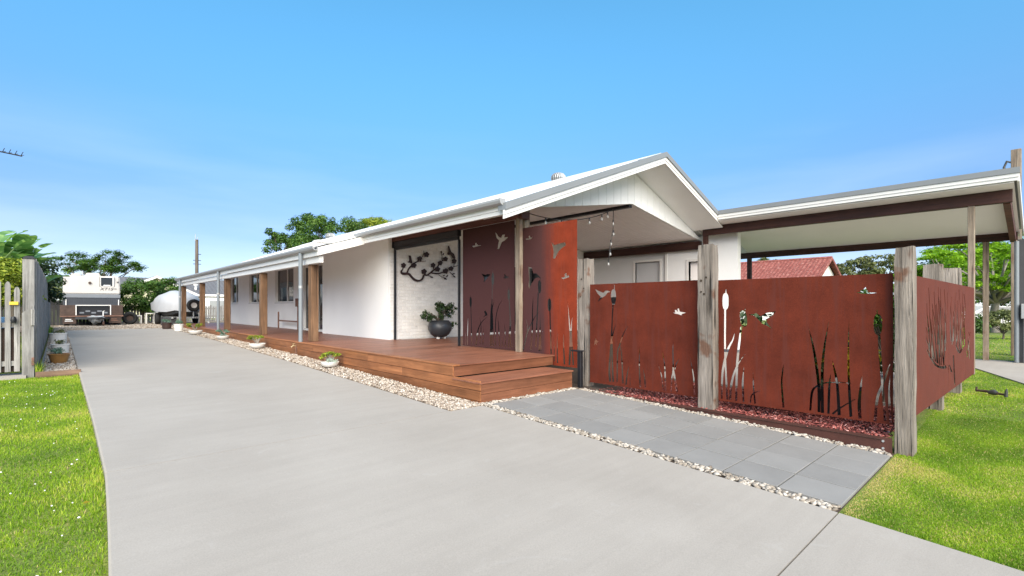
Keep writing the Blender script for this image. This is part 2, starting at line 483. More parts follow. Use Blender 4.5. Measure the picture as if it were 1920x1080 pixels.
def special_mats():
    # concrete driveway: broomed across, faint blotches
    m, nt, b = new_mat('concrete')
    v = coord(nt, (1, 1, 1), False)
    v2 = coord(nt, (.35, 5.0, 1), False)
    c = ramp(nt, noise(nt, v, .8, 6, .6), [(.22, (.275, .250, .220)), (.78, (.342, .315, .282))])
    c = mixc(nt, 1.0, c, ramp(nt, noise(nt, v2, 1.6, 6, .65), [(.3, .95), (.7, 1.03)]), 'MULTIPLY')
    c = mixc(nt, 1.0, c, ramp(nt, noise(nt, v, 120, 3), [(.3, .88), (.7, 1.04)]), 'MULTIPLY')
    c = mixc(nt, ramp(nt, noise(nt, v, 2.7, 3, .5, 1.5), [(.66, 0.0), (.72, .22)]), c, (.345, .328, .305))
    vor = N(nt, 'ShaderNodeTexVoronoi', Scale=1.3); nt.links.new(v, vor.inputs['Vector'])
    c = mixc(nt, ramp(nt, vor.outputs['Distance'], [(.012, .8), (.02, 0.0)]), c, (.10, .085, .07))
    nt.links.new(c, b.inputs['Base Color']); b.inputs['Roughness'].default_value = .85
    bump(nt, b, mixc(nt, .5, noise(nt, v, 160, 3), noise(nt, coord(nt, (3, 60, 1), False), 4, 3)), .18, .006)
    # weathered steel, orange where rain reaches it
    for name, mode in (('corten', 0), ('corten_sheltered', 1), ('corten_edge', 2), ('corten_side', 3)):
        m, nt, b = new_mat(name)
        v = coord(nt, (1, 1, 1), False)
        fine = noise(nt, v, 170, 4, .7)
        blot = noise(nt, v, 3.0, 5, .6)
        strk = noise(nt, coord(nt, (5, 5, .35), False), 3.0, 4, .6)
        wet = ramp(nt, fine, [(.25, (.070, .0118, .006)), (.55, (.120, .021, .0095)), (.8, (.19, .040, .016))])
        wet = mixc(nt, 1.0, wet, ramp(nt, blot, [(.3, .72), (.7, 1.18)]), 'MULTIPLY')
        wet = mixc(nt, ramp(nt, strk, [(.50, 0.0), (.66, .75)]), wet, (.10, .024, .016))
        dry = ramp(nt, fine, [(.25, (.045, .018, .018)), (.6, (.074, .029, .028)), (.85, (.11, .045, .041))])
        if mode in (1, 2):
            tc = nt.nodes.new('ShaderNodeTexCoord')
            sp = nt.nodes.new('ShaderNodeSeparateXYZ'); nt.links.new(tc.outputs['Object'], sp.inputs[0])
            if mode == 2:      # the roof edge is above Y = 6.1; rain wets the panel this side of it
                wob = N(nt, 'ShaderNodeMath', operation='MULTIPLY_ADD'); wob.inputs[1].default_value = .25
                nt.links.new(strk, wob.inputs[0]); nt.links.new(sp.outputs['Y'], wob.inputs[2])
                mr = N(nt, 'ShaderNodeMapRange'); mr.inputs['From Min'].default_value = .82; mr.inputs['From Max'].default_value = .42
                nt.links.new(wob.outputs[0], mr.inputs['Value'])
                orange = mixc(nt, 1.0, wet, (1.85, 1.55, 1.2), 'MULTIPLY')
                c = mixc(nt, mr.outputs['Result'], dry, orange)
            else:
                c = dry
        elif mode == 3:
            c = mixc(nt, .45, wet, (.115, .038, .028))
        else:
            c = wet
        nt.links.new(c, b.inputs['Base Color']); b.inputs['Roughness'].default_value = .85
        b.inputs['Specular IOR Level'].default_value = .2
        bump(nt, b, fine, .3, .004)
    # lawn soil under the blades
    m, nt, b = new_mat('lawn')
    v = coord(nt, (1, 1, 1), False)
    c = ramp(nt, noise(nt, v, 1.1, 6, .6), [(.3, (.10, .15, .02)), (.55, (.17, .22, .03)), (.75, (.27, .24, .08))])
    c = mixc(nt, 1.0, c, ramp(nt, noise(nt, v, 45, 4, .7), [(.3, .45), (.7, 1.2)]), 'MULTIPLY')
    nt.links.new(c, b.inputs['Base Color']); b.inputs['Roughness'].default_value = .95
    bump(nt, b, noise(nt, v, 60, 4), .6, .03)
    # tan gravel bed
    m, nt, b = new_mat('gravel_bed')
    v = coord(nt, (1, 1, 1), False)
    vo = N(nt, 'ShaderNodeTexVoronoi', Scale=34.0); nt.links.new(v, vo.inputs['Vector'])
    c = mixc(nt, 1.0, ramp(nt, vo.outputs['Color'], [(0, (.20, .15, .105)), (.6, (.34, .27, .205)), (1, (.46, .40, .33))]),
             ramp(nt, vo.outputs['Distance'], [(.0, 1.0), (.75, .55)]), 'MULTIPLY')
    nt.links.new(c, b.inputs['Base Color']); b.inputs['Roughness'].default_value = .9
    bump(nt, b, vo.outputs['Distance'], .8, -.02)
    # dark window glass
    m, nt, b = new_mat('glass_dark')
    b.inputs['Base Color'].default_value = (.010, .012, .015, 1)
    b.inputs['Roughness'].default_value = .04
    b.inputs['Specular IOR Level'].default_value = .7
    m, nt, b = new_mat('bulb_glass')
    b.inputs['Base Color'].default_value = (.75, .75, .73, 1); b.inputs['Roughness'].default_value = .1
    b.inputs['Transmission Weight'].default_value = .5
special_mats()

# cut-out outlines in metres on each sheet (along, up)
CUT = {
 'T1': [
  [[1.084,2.369],[1.187,2.263],[1.26,2.229],[1.3,2.291],[1.38,2.283],[1.356,2.232],[1.474,2.225],[1.368,2.164],[1.288,2.146],[1.207,2.019],[1.146,2.011],[1.175,2.13],[1.199,2.181],[1.125,2.243]],
  [[.319,2.154],[.434,2.158],[.42,2.202],[.47,2.211],[.479,2.168],[.538,2.182],[.502,2.151],[.644,2.138],[.502,2.129],[.374,2.12]],
  [[.627,1.551],[.767,1.511],[.831,1.527],[.895,1.516],[.938,1.522],[.904,1.488],[.81,1.431],[.767,1.391],[.688,1.352],[.732,1.412],[.714,1.463]],
  [[1.32,1.431],[1.368,1.447],[1.348,1.483],[1.388,1.5],[1.407,1.459],[1.486,1.442],[1.497,1.428],[1.407,1.406]],
  [[1.051,1.417],[1.048,1.355],[1.041,1.32],[1.028,1.299],[1.005,1.292],[.983,1.3],[.97,1.322],[.962,1.359],[.959,1.421],[.962,1.483],[.97,1.518],[.983,1.539],[1.005,1.546],[1.028,1.537],[1.041,1.515],[1.048,1.479]],
  [[1.02,1.542],[1.014,1.619],[1.005,1.619],[.999,1.543]],
  [[.974,1.299],[.973,1.22],[.973,1.142],[.971,1.064],[.967,.987],[.959,.919],[.947,.858],[.935,.786],[.925,.686],[.919,.549],[.915,.385],[.912,.21],[.908,.04],[.967,.043],[.977,.212],[.987,.386],[.996,.549],[1.001,.686],[1.001,.784],[.998,.856],[.994,.918],[.993,.986],[.994,1.063],[.997,1.141],[1.0,1.219],[1.003,1.297]],
  [[1.528,1.086],[1.526,1.035],[1.52,1.005],[1.508,.987],[1.49,.982],[1.471,.988],[1.459,1.006],[1.453,1.036],[1.451,1.087],[1.453,1.139],[1.459,1.169],[1.471,1.186],[1.49,1.192],[1.508,1.185],[1.52,1.167],[1.526,1.137]],
  [[1.499,1.187],[1.49,1.245],[1.482,1.245],[1.48,1.187]],
  [[1.488,.986],[1.495,.874],[1.504,.762],[1.511,.65],[1.511,.535],[1.503,.416],[1.489,.294],[1.472,.17],[1.456,.047],[1.491,.047],[1.507,.17],[1.524,.293],[1.538,.416],[1.546,.535],[1.544,.651],[1.536,.764],[1.525,.875],[1.515,.987]],
  [[.315,.946],[.312,.892],[.305,.861],[.293,.842],[.273,.836],[.253,.842],[.241,.861],[.233,.893],[.231,.947],[.233,1.001],[.241,1.032],[.253,1.051],[.273,1.057],[.293,1.05],[.305,1.031],[.312,1.0]],
  [[.282,1.052],[.268,1.098],[.259,1.097],[.264,1.051]],
  [[.268,.841],[.291,.032],[.328,.034],[.296,.842]],
  [[.723,.747],[.767,.772],[.818,.726],[.844,.671],[.788,.662],[.679,.621],[.767,.678]],
  [[.483,.026],[.498,.109],[.512,.193],[.528,.272],[.546,.339],[.566,.392],[.588,.435],[.614,.473],[.646,.509],[.687,.545],[.735,.577],[.785,.609],[.834,.641],[.828,.645],[.776,.615],[.723,.585],[.671,.554],[.625,.518],[.587,.481],[.555,.443],[.527,.399],[.502,.344],[.48,.274],[.463,.194],[.446,.11],[.429,.027]],
  [[1.036,.034],[1.032,.177],[1.027,.326],[1.022,.464],[1.018,.578],[1.013,.656],[1.007,.708],[1.004,.75],[1.005,.794],[1.013,.846],[1.027,.897],[1.043,.948],[1.058,.999],[1.053,1.0],[1.031,.95],[1.007,.9],[.986,.849],[.972,.796],[.968,.749],[.972,.707],[.979,.654],[.984,.576],[.986,.463],[.988,.324],[.989,.175],[.99,.03]],
  [[1.109,.065],[1.108,.199],[1.105,.337],[1.105,.467],[1.111,.579],[1.126,.666],[1.147,.736],[1.171,.795],[1.196,.848],[1.223,.893],[1.251,.929],[1.281,.962],[1.31,.996],[1.306,.998],[1.274,.965],[1.24,.933],[1.207,.898],[1.177,.852],[1.149,.799],[1.122,.74],[1.099,.668],[1.082,.579],[1.074,.467],[1.073,.336],[1.075,.198],[1.076,.063]],
  [[.175,.025],[.177,.118],[.18,.213],[.183,.305],[.184,.387],[.184,.457],[.184,.517],[.183,.574],[.182,.633],[.177,.633],[.172,.574],[.166,.517],[.161,.456],[.156,.386],[.151,.304],[.146,.212],[.142,.117],[.137,.023]],
  [[.096,.021],[.087,.355],[.082,.355],[.073,.019]],
  [[.607,.063],[.617,.158],[.63,.256],[.639,.349],[.64,.43],[.63,.494],[.612,.545],[.591,.591],[.571,.639],[.566,.638],[.58,.589],[.595,.542],[.608,.491],[.613,.429],[.61,.349],[.6,.256],[.587,.158],[.576,.063]],
  [[.706,.055],[.717,.432],[.712,.432],[.671,.054]],
  [[1.225,.045],[1.22,.15],[1.215,.257],[1.209,.359],[1.201,.447],[1.19,.517],[1.176,.572],[1.162,.622],[1.148,.675],[1.144,.674],[1.151,.621],[1.159,.57],[1.166,.514],[1.173,.445],[1.178,.357],[1.182,.255],[1.185,.147],[1.189,.042]],
  [[1.312,.05],[1.29,.369],[1.286,.369],[1.28,.048]],
  [[1.403,.056],[1.401,.131],[1.399,.208],[1.397,.281],[1.391,.347],[1.383,.401],[1.373,.446],[1.361,.488],[1.35,.531],[1.346,.531],[1.352,.487],[1.358,.444],[1.364,.399],[1.368,.345],[1.37,.28],[1.371,.206],[1.371,.129],[1.372,.053]],
  [[1.569,.053],[1.563,.135],[1.555,.217],[1.55,.299],[1.55,.378],[1.557,.455],[1.569,.53],[1.583,.605],[1.596,.68],[1.592,.681],[1.573,.606],[1.552,.532],[1.534,.456],[1.523,.378],[1.52,.297],[1.523,.215],[1.529,.132],[1.534,.05]],
  [[1.609,.055],[1.596,.38],[1.592,.38],[1.594,.054]],
 ],
 'T2': [
  [[.149,2.341],[.249,2.342],[.229,2.38],[.269,2.39],[.288,2.346],[.339,2.36],[.32,2.329],[.249,2.314],[.169,2.322]],
  [[.809,2.22],[.888,2.152],[1.063,2.175],[1.139,2.18],[1.166,2.126],[1.063,2.083],[.976,2.02],[.906,1.911],[.852,1.921],[.87,2.02],[.852,2.115]],
  [[1.046,1.561],[1.132,1.57],[1.132,1.627],[1.173,1.641],[1.18,1.581],[1.217,1.605],[1.241,1.565],[1.166,1.548],[1.098,1.532]],
  [[.217,1.813],[.328,1.773],[.359,1.674],[.444,1.669],[.52,1.611],[.55,1.569],[.482,1.593],[.405,1.575],[.328,1.495],[.249,1.386],[.225,1.442],[.249,1.553]],
  [[.565,1.415],[.563,1.357],[.555,1.323],[.542,1.303],[.52,1.296],[.498,1.304],[.485,1.325],[.477,1.359],[.474,1.418],[.477,1.477],[.485,1.511],[.498,1.531],[.52,1.537],[.542,1.529],[.555,1.508],[.563,1.474]],
  [[.548,1.53],[.554,1.595],[.547,1.596],[.53,1.532]],
  [[.469,1.309],[.405,.291],[.444,.292],[.503,1.307]],
  [[.816,1.081],[.813,1.024],[.805,.991],[.792,.971],[.769,.964],[.746,.971],[.732,.991],[.724,1.024],[.721,1.081],[.724,1.138],[.732,1.171],[.746,1.191],[.769,1.197],[.792,1.19],[.805,1.17],[.813,1.137]],
  [[.771,1.19],[.762,1.23],[.754,1.23],[.753,1.189]],
  [[.763,.969],[.789,.193],[.829,.197],[.796,.97]],
  [[.304,.228],[.315,.313],[.327,.397],[.337,.483],[.345,.578],[.35,.687],[.351,.808],[.352,.924],[.353,1.022],[.355,1.093],[.357,1.147],[.359,1.194],[.361,1.244],[.357,1.244],[.349,1.194],[.34,1.148],[.332,1.094],[.326,1.022],[.321,.925],[.318,.808],[.315,.687],[.31,.577],[.302,.484],[.293,.397],[.283,.313],[.273,.228]],
  [[.104,.227],[.134,.316],[.163,.406],[.192,.492],[.224,.57],[.26,.639],[.299,.703],[.339,.76],[.377,.81],[.412,.853],[.446,.888],[.48,.92],[.514,.953],[.511,.955],[.473,.924],[.435,.894],[.396,.86],[.357,.819],[.316,.768],[.274,.711],[.232,.647],[.194,.576],[.161,.497],[.131,.41],[.102,.319],[.073,.23]],
  [[.203,.595],[.207,.616],[.211,.636],[.213,.658],[.211,.686],[.203,.72],[.191,.759],[.177,.799],[.164,.839],[.159,.838],[.168,.798],[.178,.757],[.186,.718],[.191,.684],[.192,.658],[.19,.637],[.186,.617],[.183,.595]],
  [[.535,.23],[.539,.32],[.543,.41],[.547,.5],[.548,.586],[.548,.667],[.546,.745],[.543,.822],[.541,.9],[.537,.9],[.532,.822],[.526,.745],[.52,.667],[.514,.585],[.508,.499],[.502,.409],[.496,.318],[.49,.228]],
  [[.569,.233],[.566,.304],[.562,.379],[.559,.448],[.56,.504],[.566,.542],[.575,.568],[.587,.59],[.598,.614],[.593,.615],[.579,.592],[.564,.571],[.55,.544],[.541,.504],[.538,.447],[.54,.377],[.544,.303],[.547,.231]],
  [[.9,.069],[.9,.138],[.9,.21],[.899,.277],[.897,.334],[.893,.376],[.887,.408],[.881,.436],[.876,.466],[.871,.465],[.874,.435],[.876,.407],[.878,.375],[.879,.333],[.879,.276],[.878,.208],[.876,.137],[.875,.067]],
  [[.982,.05],[.978,.13],[.975,.212],[.972,.291],[.971,.365],[.971,.429],[.973,.488],[.976,.544],[.978,.602],[.974,.602],[.967,.545],[.958,.488],[.951,.429],[.946,.363],[.945,.289],[.946,.21],[.948,.127],[.95,.046]],
  [[1.146,.038],[1.14,.117],[1.135,.197],[1.129,.275],[1.124,.348],[1.119,.414],[1.115,.475],[1.111,.534],[1.107,.594],[1.103,.594],[1.1,.533],[1.097,.474],[1.094,.412],[1.093,.345],[1.094,.272],[1.097,.193],[1.101,.112],[1.105,.033]],
  [[1.264,.034],[1.271,.15],[1.278,.267],[1.283,.381],[1.284,.486],[1.279,.578],[1.269,.661],[1.257,.739],[1.246,.819],[1.235,.9],[1.224,.98],[1.213,1.06],[1.202,1.141],[1.198,1.14],[1.205,1.06],[1.211,.979],[1.217,.899],[1.222,.817],[1.228,.737],[1.233,.658],[1.236,.575],[1.237,.483],[1.235,.379],[1.23,.265],[1.223,.147],[1.217,.031]],
  [[1.347,.043],[1.336,.159],[1.324,.278],[1.313,.391],[1.304,.487],[1.299,.561],[1.297,.619],[1.296,.669],[1.296,.716],[1.298,.762],[1.301,.804],[1.305,.843],[1.31,.883],[1.306,.884],[1.297,.844],[1.287,.805],[1.279,.763],[1.273,.717],[1.269,.668],[1.267,.618],[1.268,.559],[1.271,.484],[1.277,.387],[1.287,.274],[1.298,.154],[1.308,.037]],
 ],
 'A': [
  [[.104,1.548],[.204,1.509],[.266,1.487],[.308,1.518],[.352,1.521],[.412,1.5],[.352,1.485],[.315,1.442],[.254,1.407],[.149,1.327],[.192,1.394],[.217,1.424],[.154,1.475]],
  [[.519,1.414],[.516,1.354],[.507,1.319],[.493,1.298],[.469,1.291],[.445,1.299],[.431,1.32],[.422,1.355],[.419,1.416],[.422,1.476],[.431,1.511],[.445,1.532],[.469,1.538],[.493,1.531],[.507,1.509],[.516,1.474]],
  [[.495,1.533],[.493,1.611],[.483,1.611],[.476,1.534]],
  [[.445,1.298],[.442,1.231],[.439,1.164],[.435,1.096],[.431,1.024],[.427,.951],[.422,.876],[.417,.795],[.41,.707],[.4,.6],[.387,.48],[.376,.363],[.369,.266],[.368,.195],[.371,.142],[.377,.098],[.381,.05],[.424,.057],[.42,.105],[.415,.149],[.412,.2],[.412,.268],[.418,.365],[.429,.481],[.44,.6],[.448,.707],[.451,.796],[.452,.876],[.453,.951],[.455,1.024],[.459,1.095],[.464,1.163],[.469,1.23],[.474,1.297]],
  [[.424,.706],[.426,.592],[.427,.475],[.429,.364],[.431,.27],[.434,.2],[.438,.146],[.443,.099],[.447,.05],[.482,.055],[.479,.105],[.476,.152],[.473,.205],[.469,.275],[.465,.368],[.461,.478],[.457,.595],[.453,.708]],
  [[.513,.987],[.502,.964],[.492,.943],[.481,.919],[.47,.888],[.457,.849],[.444,.804],[.43,.755],[.417,.708],[.44,.705],[.453,.752],[.465,.8],[.477,.846],[.488,.885],[.496,.916],[.503,.94],[.509,.963],[.515,.986]],
  [[.752,.974],[.726,.941],[.7,.909],[.674,.875],[.651,.837],[.629,.795],[.609,.748],[.591,.702],[.576,.659],[.562,.63],[.55,.607],[.54,.574],[.533,.517],[.529,.424],[.527,.307],[.527,.181],[.526,.06],[.549,.062],[.551,.183],[.553,.31],[.556,.426],[.561,.517],[.569,.572],[.578,.601],[.589,.622],[.602,.653],[.616,.697],[.631,.743],[.647,.79],[.665,.832],[.685,.87],[.708,.905],[.731,.939],[.754,.973]],
  [[.58,.654],[.588,.617],[.597,.583],[.605,.543],[.612,.481],[.618,.392],[.623,.283],[.628,.165],[.633,.051],[.665,.056],[.657,.169],[.65,.286],[.643,.395],[.635,.485],[.626,.546],[.617,.588],[.607,.621],[.598,.658]],
  [[.717,.035],[.722,.077],[.727,.119],[.732,.161],[.737,.201],[.744,.241],[.751,.28],[.758,.32],[.766,.359],[.763,.359],[.751,.32],[.738,.282],[.725,.242],[.715,.202],[.707,.161],[.701,.119],[.696,.077],[.69,.035]],
  [[.788,.036],[.775,.226],[.772,.225],[.772,.033]],
  [[.972,.03],[.967,.118],[.962,.207],[.957,.294],[.953,.376],[.952,.451],[.951,.521],[.951,.589],[.95,.658],[.948,.658],[.943,.589],[.938,.52],[.934,.449],[.932,.374],[.933,.291],[.936,.203],[.94,.114],[.944,.025]],
  [[1.061,.031],[1.057,.073],[1.053,.115],[1.049,.157],[1.042,.197],[1.034,.237],[1.023,.276],[1.012,.314],[1.002,.352],[1.0,.351],[1.006,.312],[1.012,.273],[1.018,.233],[1.023,.193],[1.027,.153],[1.029,.111],[1.032,.069],[1.034,.026]],
  [[1.36,.032],[1.352,.087],[1.345,.143],[1.337,.197],[1.327,.246],[1.314,.288],[1.299,.325],[1.284,.359],[1.269,.394],[1.266,.393],[1.278,.357],[1.289,.321],[1.3,.283],[1.309,.241],[1.317,.192],[1.323,.138],[1.33,.082],[1.336,.027]],
  [[1.396,.027],[1.393,.112],[1.391,.198],[1.388,.282],[1.383,.359],[1.374,.428],[1.362,.489],[1.349,.548],[1.337,.609],[1.335,.608],[1.342,.547],[1.349,.487],[1.356,.424],[1.361,.356],[1.364,.279],[1.366,.195],[1.367,.108],[1.368,.023]],
  [[1.485,.028],[1.487,.08],[1.489,.133],[1.492,.183],[1.495,.225],[1.5,.254],[1.506,.273],[1.511,.296],[1.515,.335],[1.515,.397],[1.514,.476],[1.512,.555],[1.51,.62],[1.509,.666],[1.507,.7],[1.506,.73],[1.504,.762],[1.502,.762],[1.5,.73],[1.497,.7],[1.494,.665],[1.492,.619],[1.492,.553],[1.493,.474],[1.493,.395],[1.492,.334],[1.488,.297],[1.483,.276],[1.477,.256],[1.472,.225],[1.468,.181],[1.465,.131],[1.462,.078],[1.459,.026]],
  [[1.583,.033],[1.57,.1],[1.557,.17],[1.544,.235],[1.534,.286],[1.526,.319],[1.521,.339],[1.516,.354],[1.511,.372],[1.495,.368],[1.497,.35],[1.497,.334],[1.499,.313],[1.503,.278],[1.512,.226],[1.524,.161],[1.537,.091],[1.55,.024]],
  [[1.537,.353],[1.543,.376],[1.55,.4],[1.556,.422],[1.564,.444],[1.573,.463],[1.583,.482],[1.594,.501],[1.605,.52],[1.604,.521],[1.59,.504],[1.576,.486],[1.562,.468],[1.55,.448],[1.541,.426],[1.533,.403],[1.527,.379],[1.52,.356]],
  [[1.841,.032],[1.837,.093],[1.835,.153],[1.831,.215],[1.823,.28],[1.811,.349],[1.795,.421],[1.777,.494],[1.76,.567],[1.758,.567],[1.77,.493],[1.783,.418],[1.795,.345],[1.804,.276],[1.808,.211],[1.81,.149],[1.811,.088],[1.812,.027]],
  [[1.499,1.176],[1.538,1.173],[1.528,1.205],[1.547,1.217],[1.576,1.187],[1.57,1.23],[1.591,1.235],[1.61,1.188],[1.704,1.174],[1.642,1.156],[1.629,1.135],[1.586,1.152],[1.538,1.159]],
  [[.091,.689],[.117,.752],[.129,.712],[.174,.683],[.142,.661],[.142,.61],[.117,.65],[.084,.607]],
 ],
 'B': [
  [[.142,1.33],[.14,1.276],[.132,1.244],[.121,1.225],[.1,1.218],[.079,1.224],[.067,1.244],[.06,1.276],[.057,1.331],[.06,1.386],[.067,1.417],[.079,1.437],[.1,1.443],[.121,1.436],[.132,1.416],[.14,1.384]],
  [[.114,1.439],[.108,1.492],[.103,1.492],[.097,1.439]],
  [[.082,1.222],[.081,1.069],[.08,.916],[.08,.764],[.082,.612],[.086,.463],[.093,.315],[.1,.168],[.107,.021],[.137,.027],[.129,.173],[.12,.319],[.113,.466],[.107,.615],[.105,.765],[.105,.917],[.107,1.069],[.107,1.222]],
  [[.061,.028],[.064,.126],[.066,.225],[.07,.32],[.078,.407],[.091,.487],[.109,.562],[.128,.629],[.145,.686],[.161,.729],[.176,.762],[.191,.79],[.203,.818],[.21,.845],[.214,.869],[.217,.891],[.221,.913],[.219,.914],[.211,.892],[.205,.871],[.197,.849],[.186,.824],[.172,.799],[.155,.773],[.136,.739],[.117,.694],[.099,.636],[.079,.567],[.062,.491],[.048,.408],[.041,.319],[.038,.222],[.037,.123],[.035,.025]],
  [[.378,1.107],[.381,1.055],[.377,1.024],[.366,1.006],[.345,.999],[.323,1.004],[.307,1.022],[.296,1.053],[.287,1.105],[.284,1.158],[.288,1.189],[.299,1.207],[.32,1.214],[.343,1.208],[.358,1.189],[.369,1.159]],
  [[.357,1.207],[.36,1.246],[.357,1.246],[.343,1.21]],
  [[.293,1.004],[.277,.883],[.261,.761],[.247,.639],[.236,.516],[.23,.393],[.228,.27],[.227,.147],[.225,.024],[.254,.028],[.256,.15],[.258,.273],[.262,.395],[.268,.517],[.278,.638],[.29,.76],[.304,.881],[.317,1.002]],
  [[.402,1.161],[.456,1.165],[.487,1.179],[.544,1.141],[.606,1.18],[.722,1.204],[.687,1.155],[.623,1.106],[.614,1.068],[.679,.98],[.623,1.019],[.565,1.04],[.524,1.083],[.473,1.135],[.448,1.151],[.402,1.15]],
  [[.175,.027],[.178,.079],[.181,.131],[.185,.182],[.193,.235],[.203,.29],[.215,.347],[.231,.404],[.249,.457],[.272,.508],[.299,.557],[.327,.605],[.354,.653],[.353,.654],[.321,.609],[.289,.563],[.257,.515],[.23,.465],[.207,.41],[.188,.352],[.173,.294],[.161,.237],[.152,.182],[.148,.129],[.145,.077],[.142,.024]],
  [[.345,.024],[.342,.082],[.34,.14],[.338,.197],[.336,.255],[.336,.312],[.337,.369],[.338,.427],[.339,.484],[.337,.484],[.329,.427],[.32,.369],[.313,.31],[.308,.252],[.308,.193],[.312,.134],[.317,.077],[.321,.019]],
  [[.488,.027],[.482,.079],[.476,.132],[.47,.184],[.465,.235],[.461,.285],[.458,.334],[.455,.382],[.452,.431],[.45,.431],[.449,.381],[.448,.332],[.447,.283],[.448,.232],[.451,.18],[.455,.127],[.46,.074],[.465,.021]],
  [[.426,.025],[.429,.048],[.431,.072],[.434,.095],[.439,.113],[.446,.127],[.454,.138],[.464,.149],[.476,.159],[.491,.169],[.508,.177],[.526,.186],[.544,.194],[.543,.196],[.525,.19],[.506,.185],[.487,.179],[.47,.171],[.456,.161],[.443,.149],[.432,.135],[.423,.117],[.417,.096],[.414,.072],[.412,.048],[.409,.024]],
  [[.821,.025],[.815,.099],[.808,.175],[.802,.247],[.799,.309],[.798,.357],[.8,.396],[.803,.43],[.806,.461],[.808,.489],[.81,.513],[.812,.536],[.814,.559],[.813,.559],[.807,.536],[.801,.514],[.795,.49],[.79,.462],[.786,.43],[.782,.396],[.779,.356],[.778,.306],[.781,.243],[.785,.17],[.791,.093],[.796,.019]],
  [[1.556,1.418],[1.595,1.423],[1.588,1.44],[1.617,1.448],[1.638,1.477],[1.653,1.439],[1.667,1.416],[1.744,1.411],[1.674,1.4],[1.602,1.405]],
  [[1.787,1.068],[1.785,1.013],[1.778,.98],[1.767,.961],[1.749,.953],[1.73,.959],[1.718,.978],[1.712,1.01],[1.709,1.065],[1.712,1.121],[1.718,1.153],[1.73,1.173],[1.749,1.18],[1.767,1.173],[1.778,1.154],[1.785,1.122]],
  [[1.747,1.176],[1.744,1.227],[1.739,1.227],[1.736,1.176]],
  [[1.746,.956],[1.749,.88],[1.753,.803],[1.756,.73],[1.76,.666],[1.763,.622],[1.765,.592],[1.768,.556],[1.772,.496],[1.778,.4],[1.786,.281],[1.794,.154],[1.801,.031],[1.826,.038],[1.817,.16],[1.809,.287],[1.801,.405],[1.794,.5],[1.79,.561],[1.788,.596],[1.787,.626],[1.785,.67],[1.781,.733],[1.778,.807],[1.774,.883],[1.771,.959]],
  [[1.205,.031],[1.205,.108],[1.206,.183],[1.206,.262],[1.202,.346],[1.193,.439],[1.182,.54],[1.168,.64],[1.153,.73],[1.137,.808],[1.12,.878],[1.101,.945],[1.084,1.013],[1.082,1.013],[1.093,.942],[1.105,.874],[1.116,.802],[1.127,.723],[1.139,.632],[1.151,.532],[1.162,.432],[1.17,.339],[1.173,.256],[1.174,.179],[1.173,.103],[1.173,.026]],
  [[1.242,.028],[1.24,.134],[1.239,.242],[1.237,.345],[1.237,.44],[1.239,.52],[1.241,.59],[1.244,.658],[1.25,.733],[1.258,.818],[1.268,.908],[1.278,1.001],[1.289,1.092],[1.287,1.093],[1.271,1.002],[1.253,.911],[1.237,.82],[1.225,.734],[1.216,.658],[1.211,.589],[1.208,.518],[1.205,.437],[1.204,.341],[1.205,.237],[1.206,.128],[1.207,.022]],
  [[1.297,.027],[1.299,.109],[1.302,.193],[1.304,.272],[1.305,.337],[1.306,.385],[1.307,.42],[1.308,.451],[1.309,.484],[1.307,.484],[1.3,.451],[1.293,.421],[1.286,.385],[1.28,.336],[1.277,.269],[1.275,.19],[1.274,.106],[1.272,.024]],
  [[1.407,.029],[1.402,.122],[1.397,.218],[1.391,.309],[1.384,.385],[1.376,.445],[1.366,.491],[1.356,.529],[1.347,.562],[1.34,.591],[1.334,.613],[1.329,.632],[1.323,.653],[1.322,.652],[1.324,.63],[1.326,.61],[1.328,.587],[1.332,.557],[1.337,.522],[1.344,.483],[1.351,.437],[1.357,.379],[1.362,.302],[1.366,.211],[1.37,.115],[1.374,.021]],
  [[1.517,.029],[1.512,.122],[1.506,.216],[1.501,.309],[1.496,.397],[1.493,.479],[1.491,.555],[1.489,.632],[1.487,.715],[1.486,.808],[1.486,.906],[1.486,1.006],[1.485,1.106],[1.484,1.106],[1.48,1.006],[1.476,.906],[1.472,.807],[1.47,.714],[1.469,.63],[1.469,.552],[1.471,.475],[1.473,.393],[1.475,.304],[1.479,.21],[1.483,.116],[1.488,.022]],
  [[1.604,.026],[1.601,.069],[1.599,.113],[1.597,.155],[1.596,.198],[1.598,.242],[1.6,.288],[1.603,.332],[1.605,.373],[1.606,.408],[1.607,.438],[1.608,.467],[1.609,.497],[1.607,.497],[1.602,.467],[1.596,.439],[1.59,.408],[1.585,.373],[1.579,.333],[1.573,.288],[1.568,.241],[1.564,.194],[1.564,.149],[1.566,.105],[1.569,.061],[1.572,.018]],
  [[1.737,.011],[1.742,.079],[1.745,.148],[1.75,.213],[1.757,.27],[1.766,.316],[1.779,.355],[1.792,.391],[1.803,.427],[1.812,.461],[1.82,.491],[1.828,.521],[1.835,.551],[1.842,.582],[1.848,.613],[1.855,.644],[1.862,.675],[1.86,.675],[1.85,.646],[1.84,.616],[1.829,.586],[1.819,.556],[1.81,.527],[1.801,.498],[1.792,.468],[1.783,.435],[1.771,.401],[1.757,.364],[1.743,.322],[1.732,.273],[1.724,.213],[1.719,.146],[1.714,.077],[1.709,.009]],
  [[1.869,.028],[1.865,.108],[1.86,.19],[1.856,.268],[1.853,.337],[1.852,.392],[1.853,.437],[1.854,.479],[1.855,.522],[1.853,.522],[1.849,.479],[1.843,.437],[1.839,.391],[1.837,.334],[1.837,.265],[1.839,.186],[1.842,.103],[1.845,.022]],
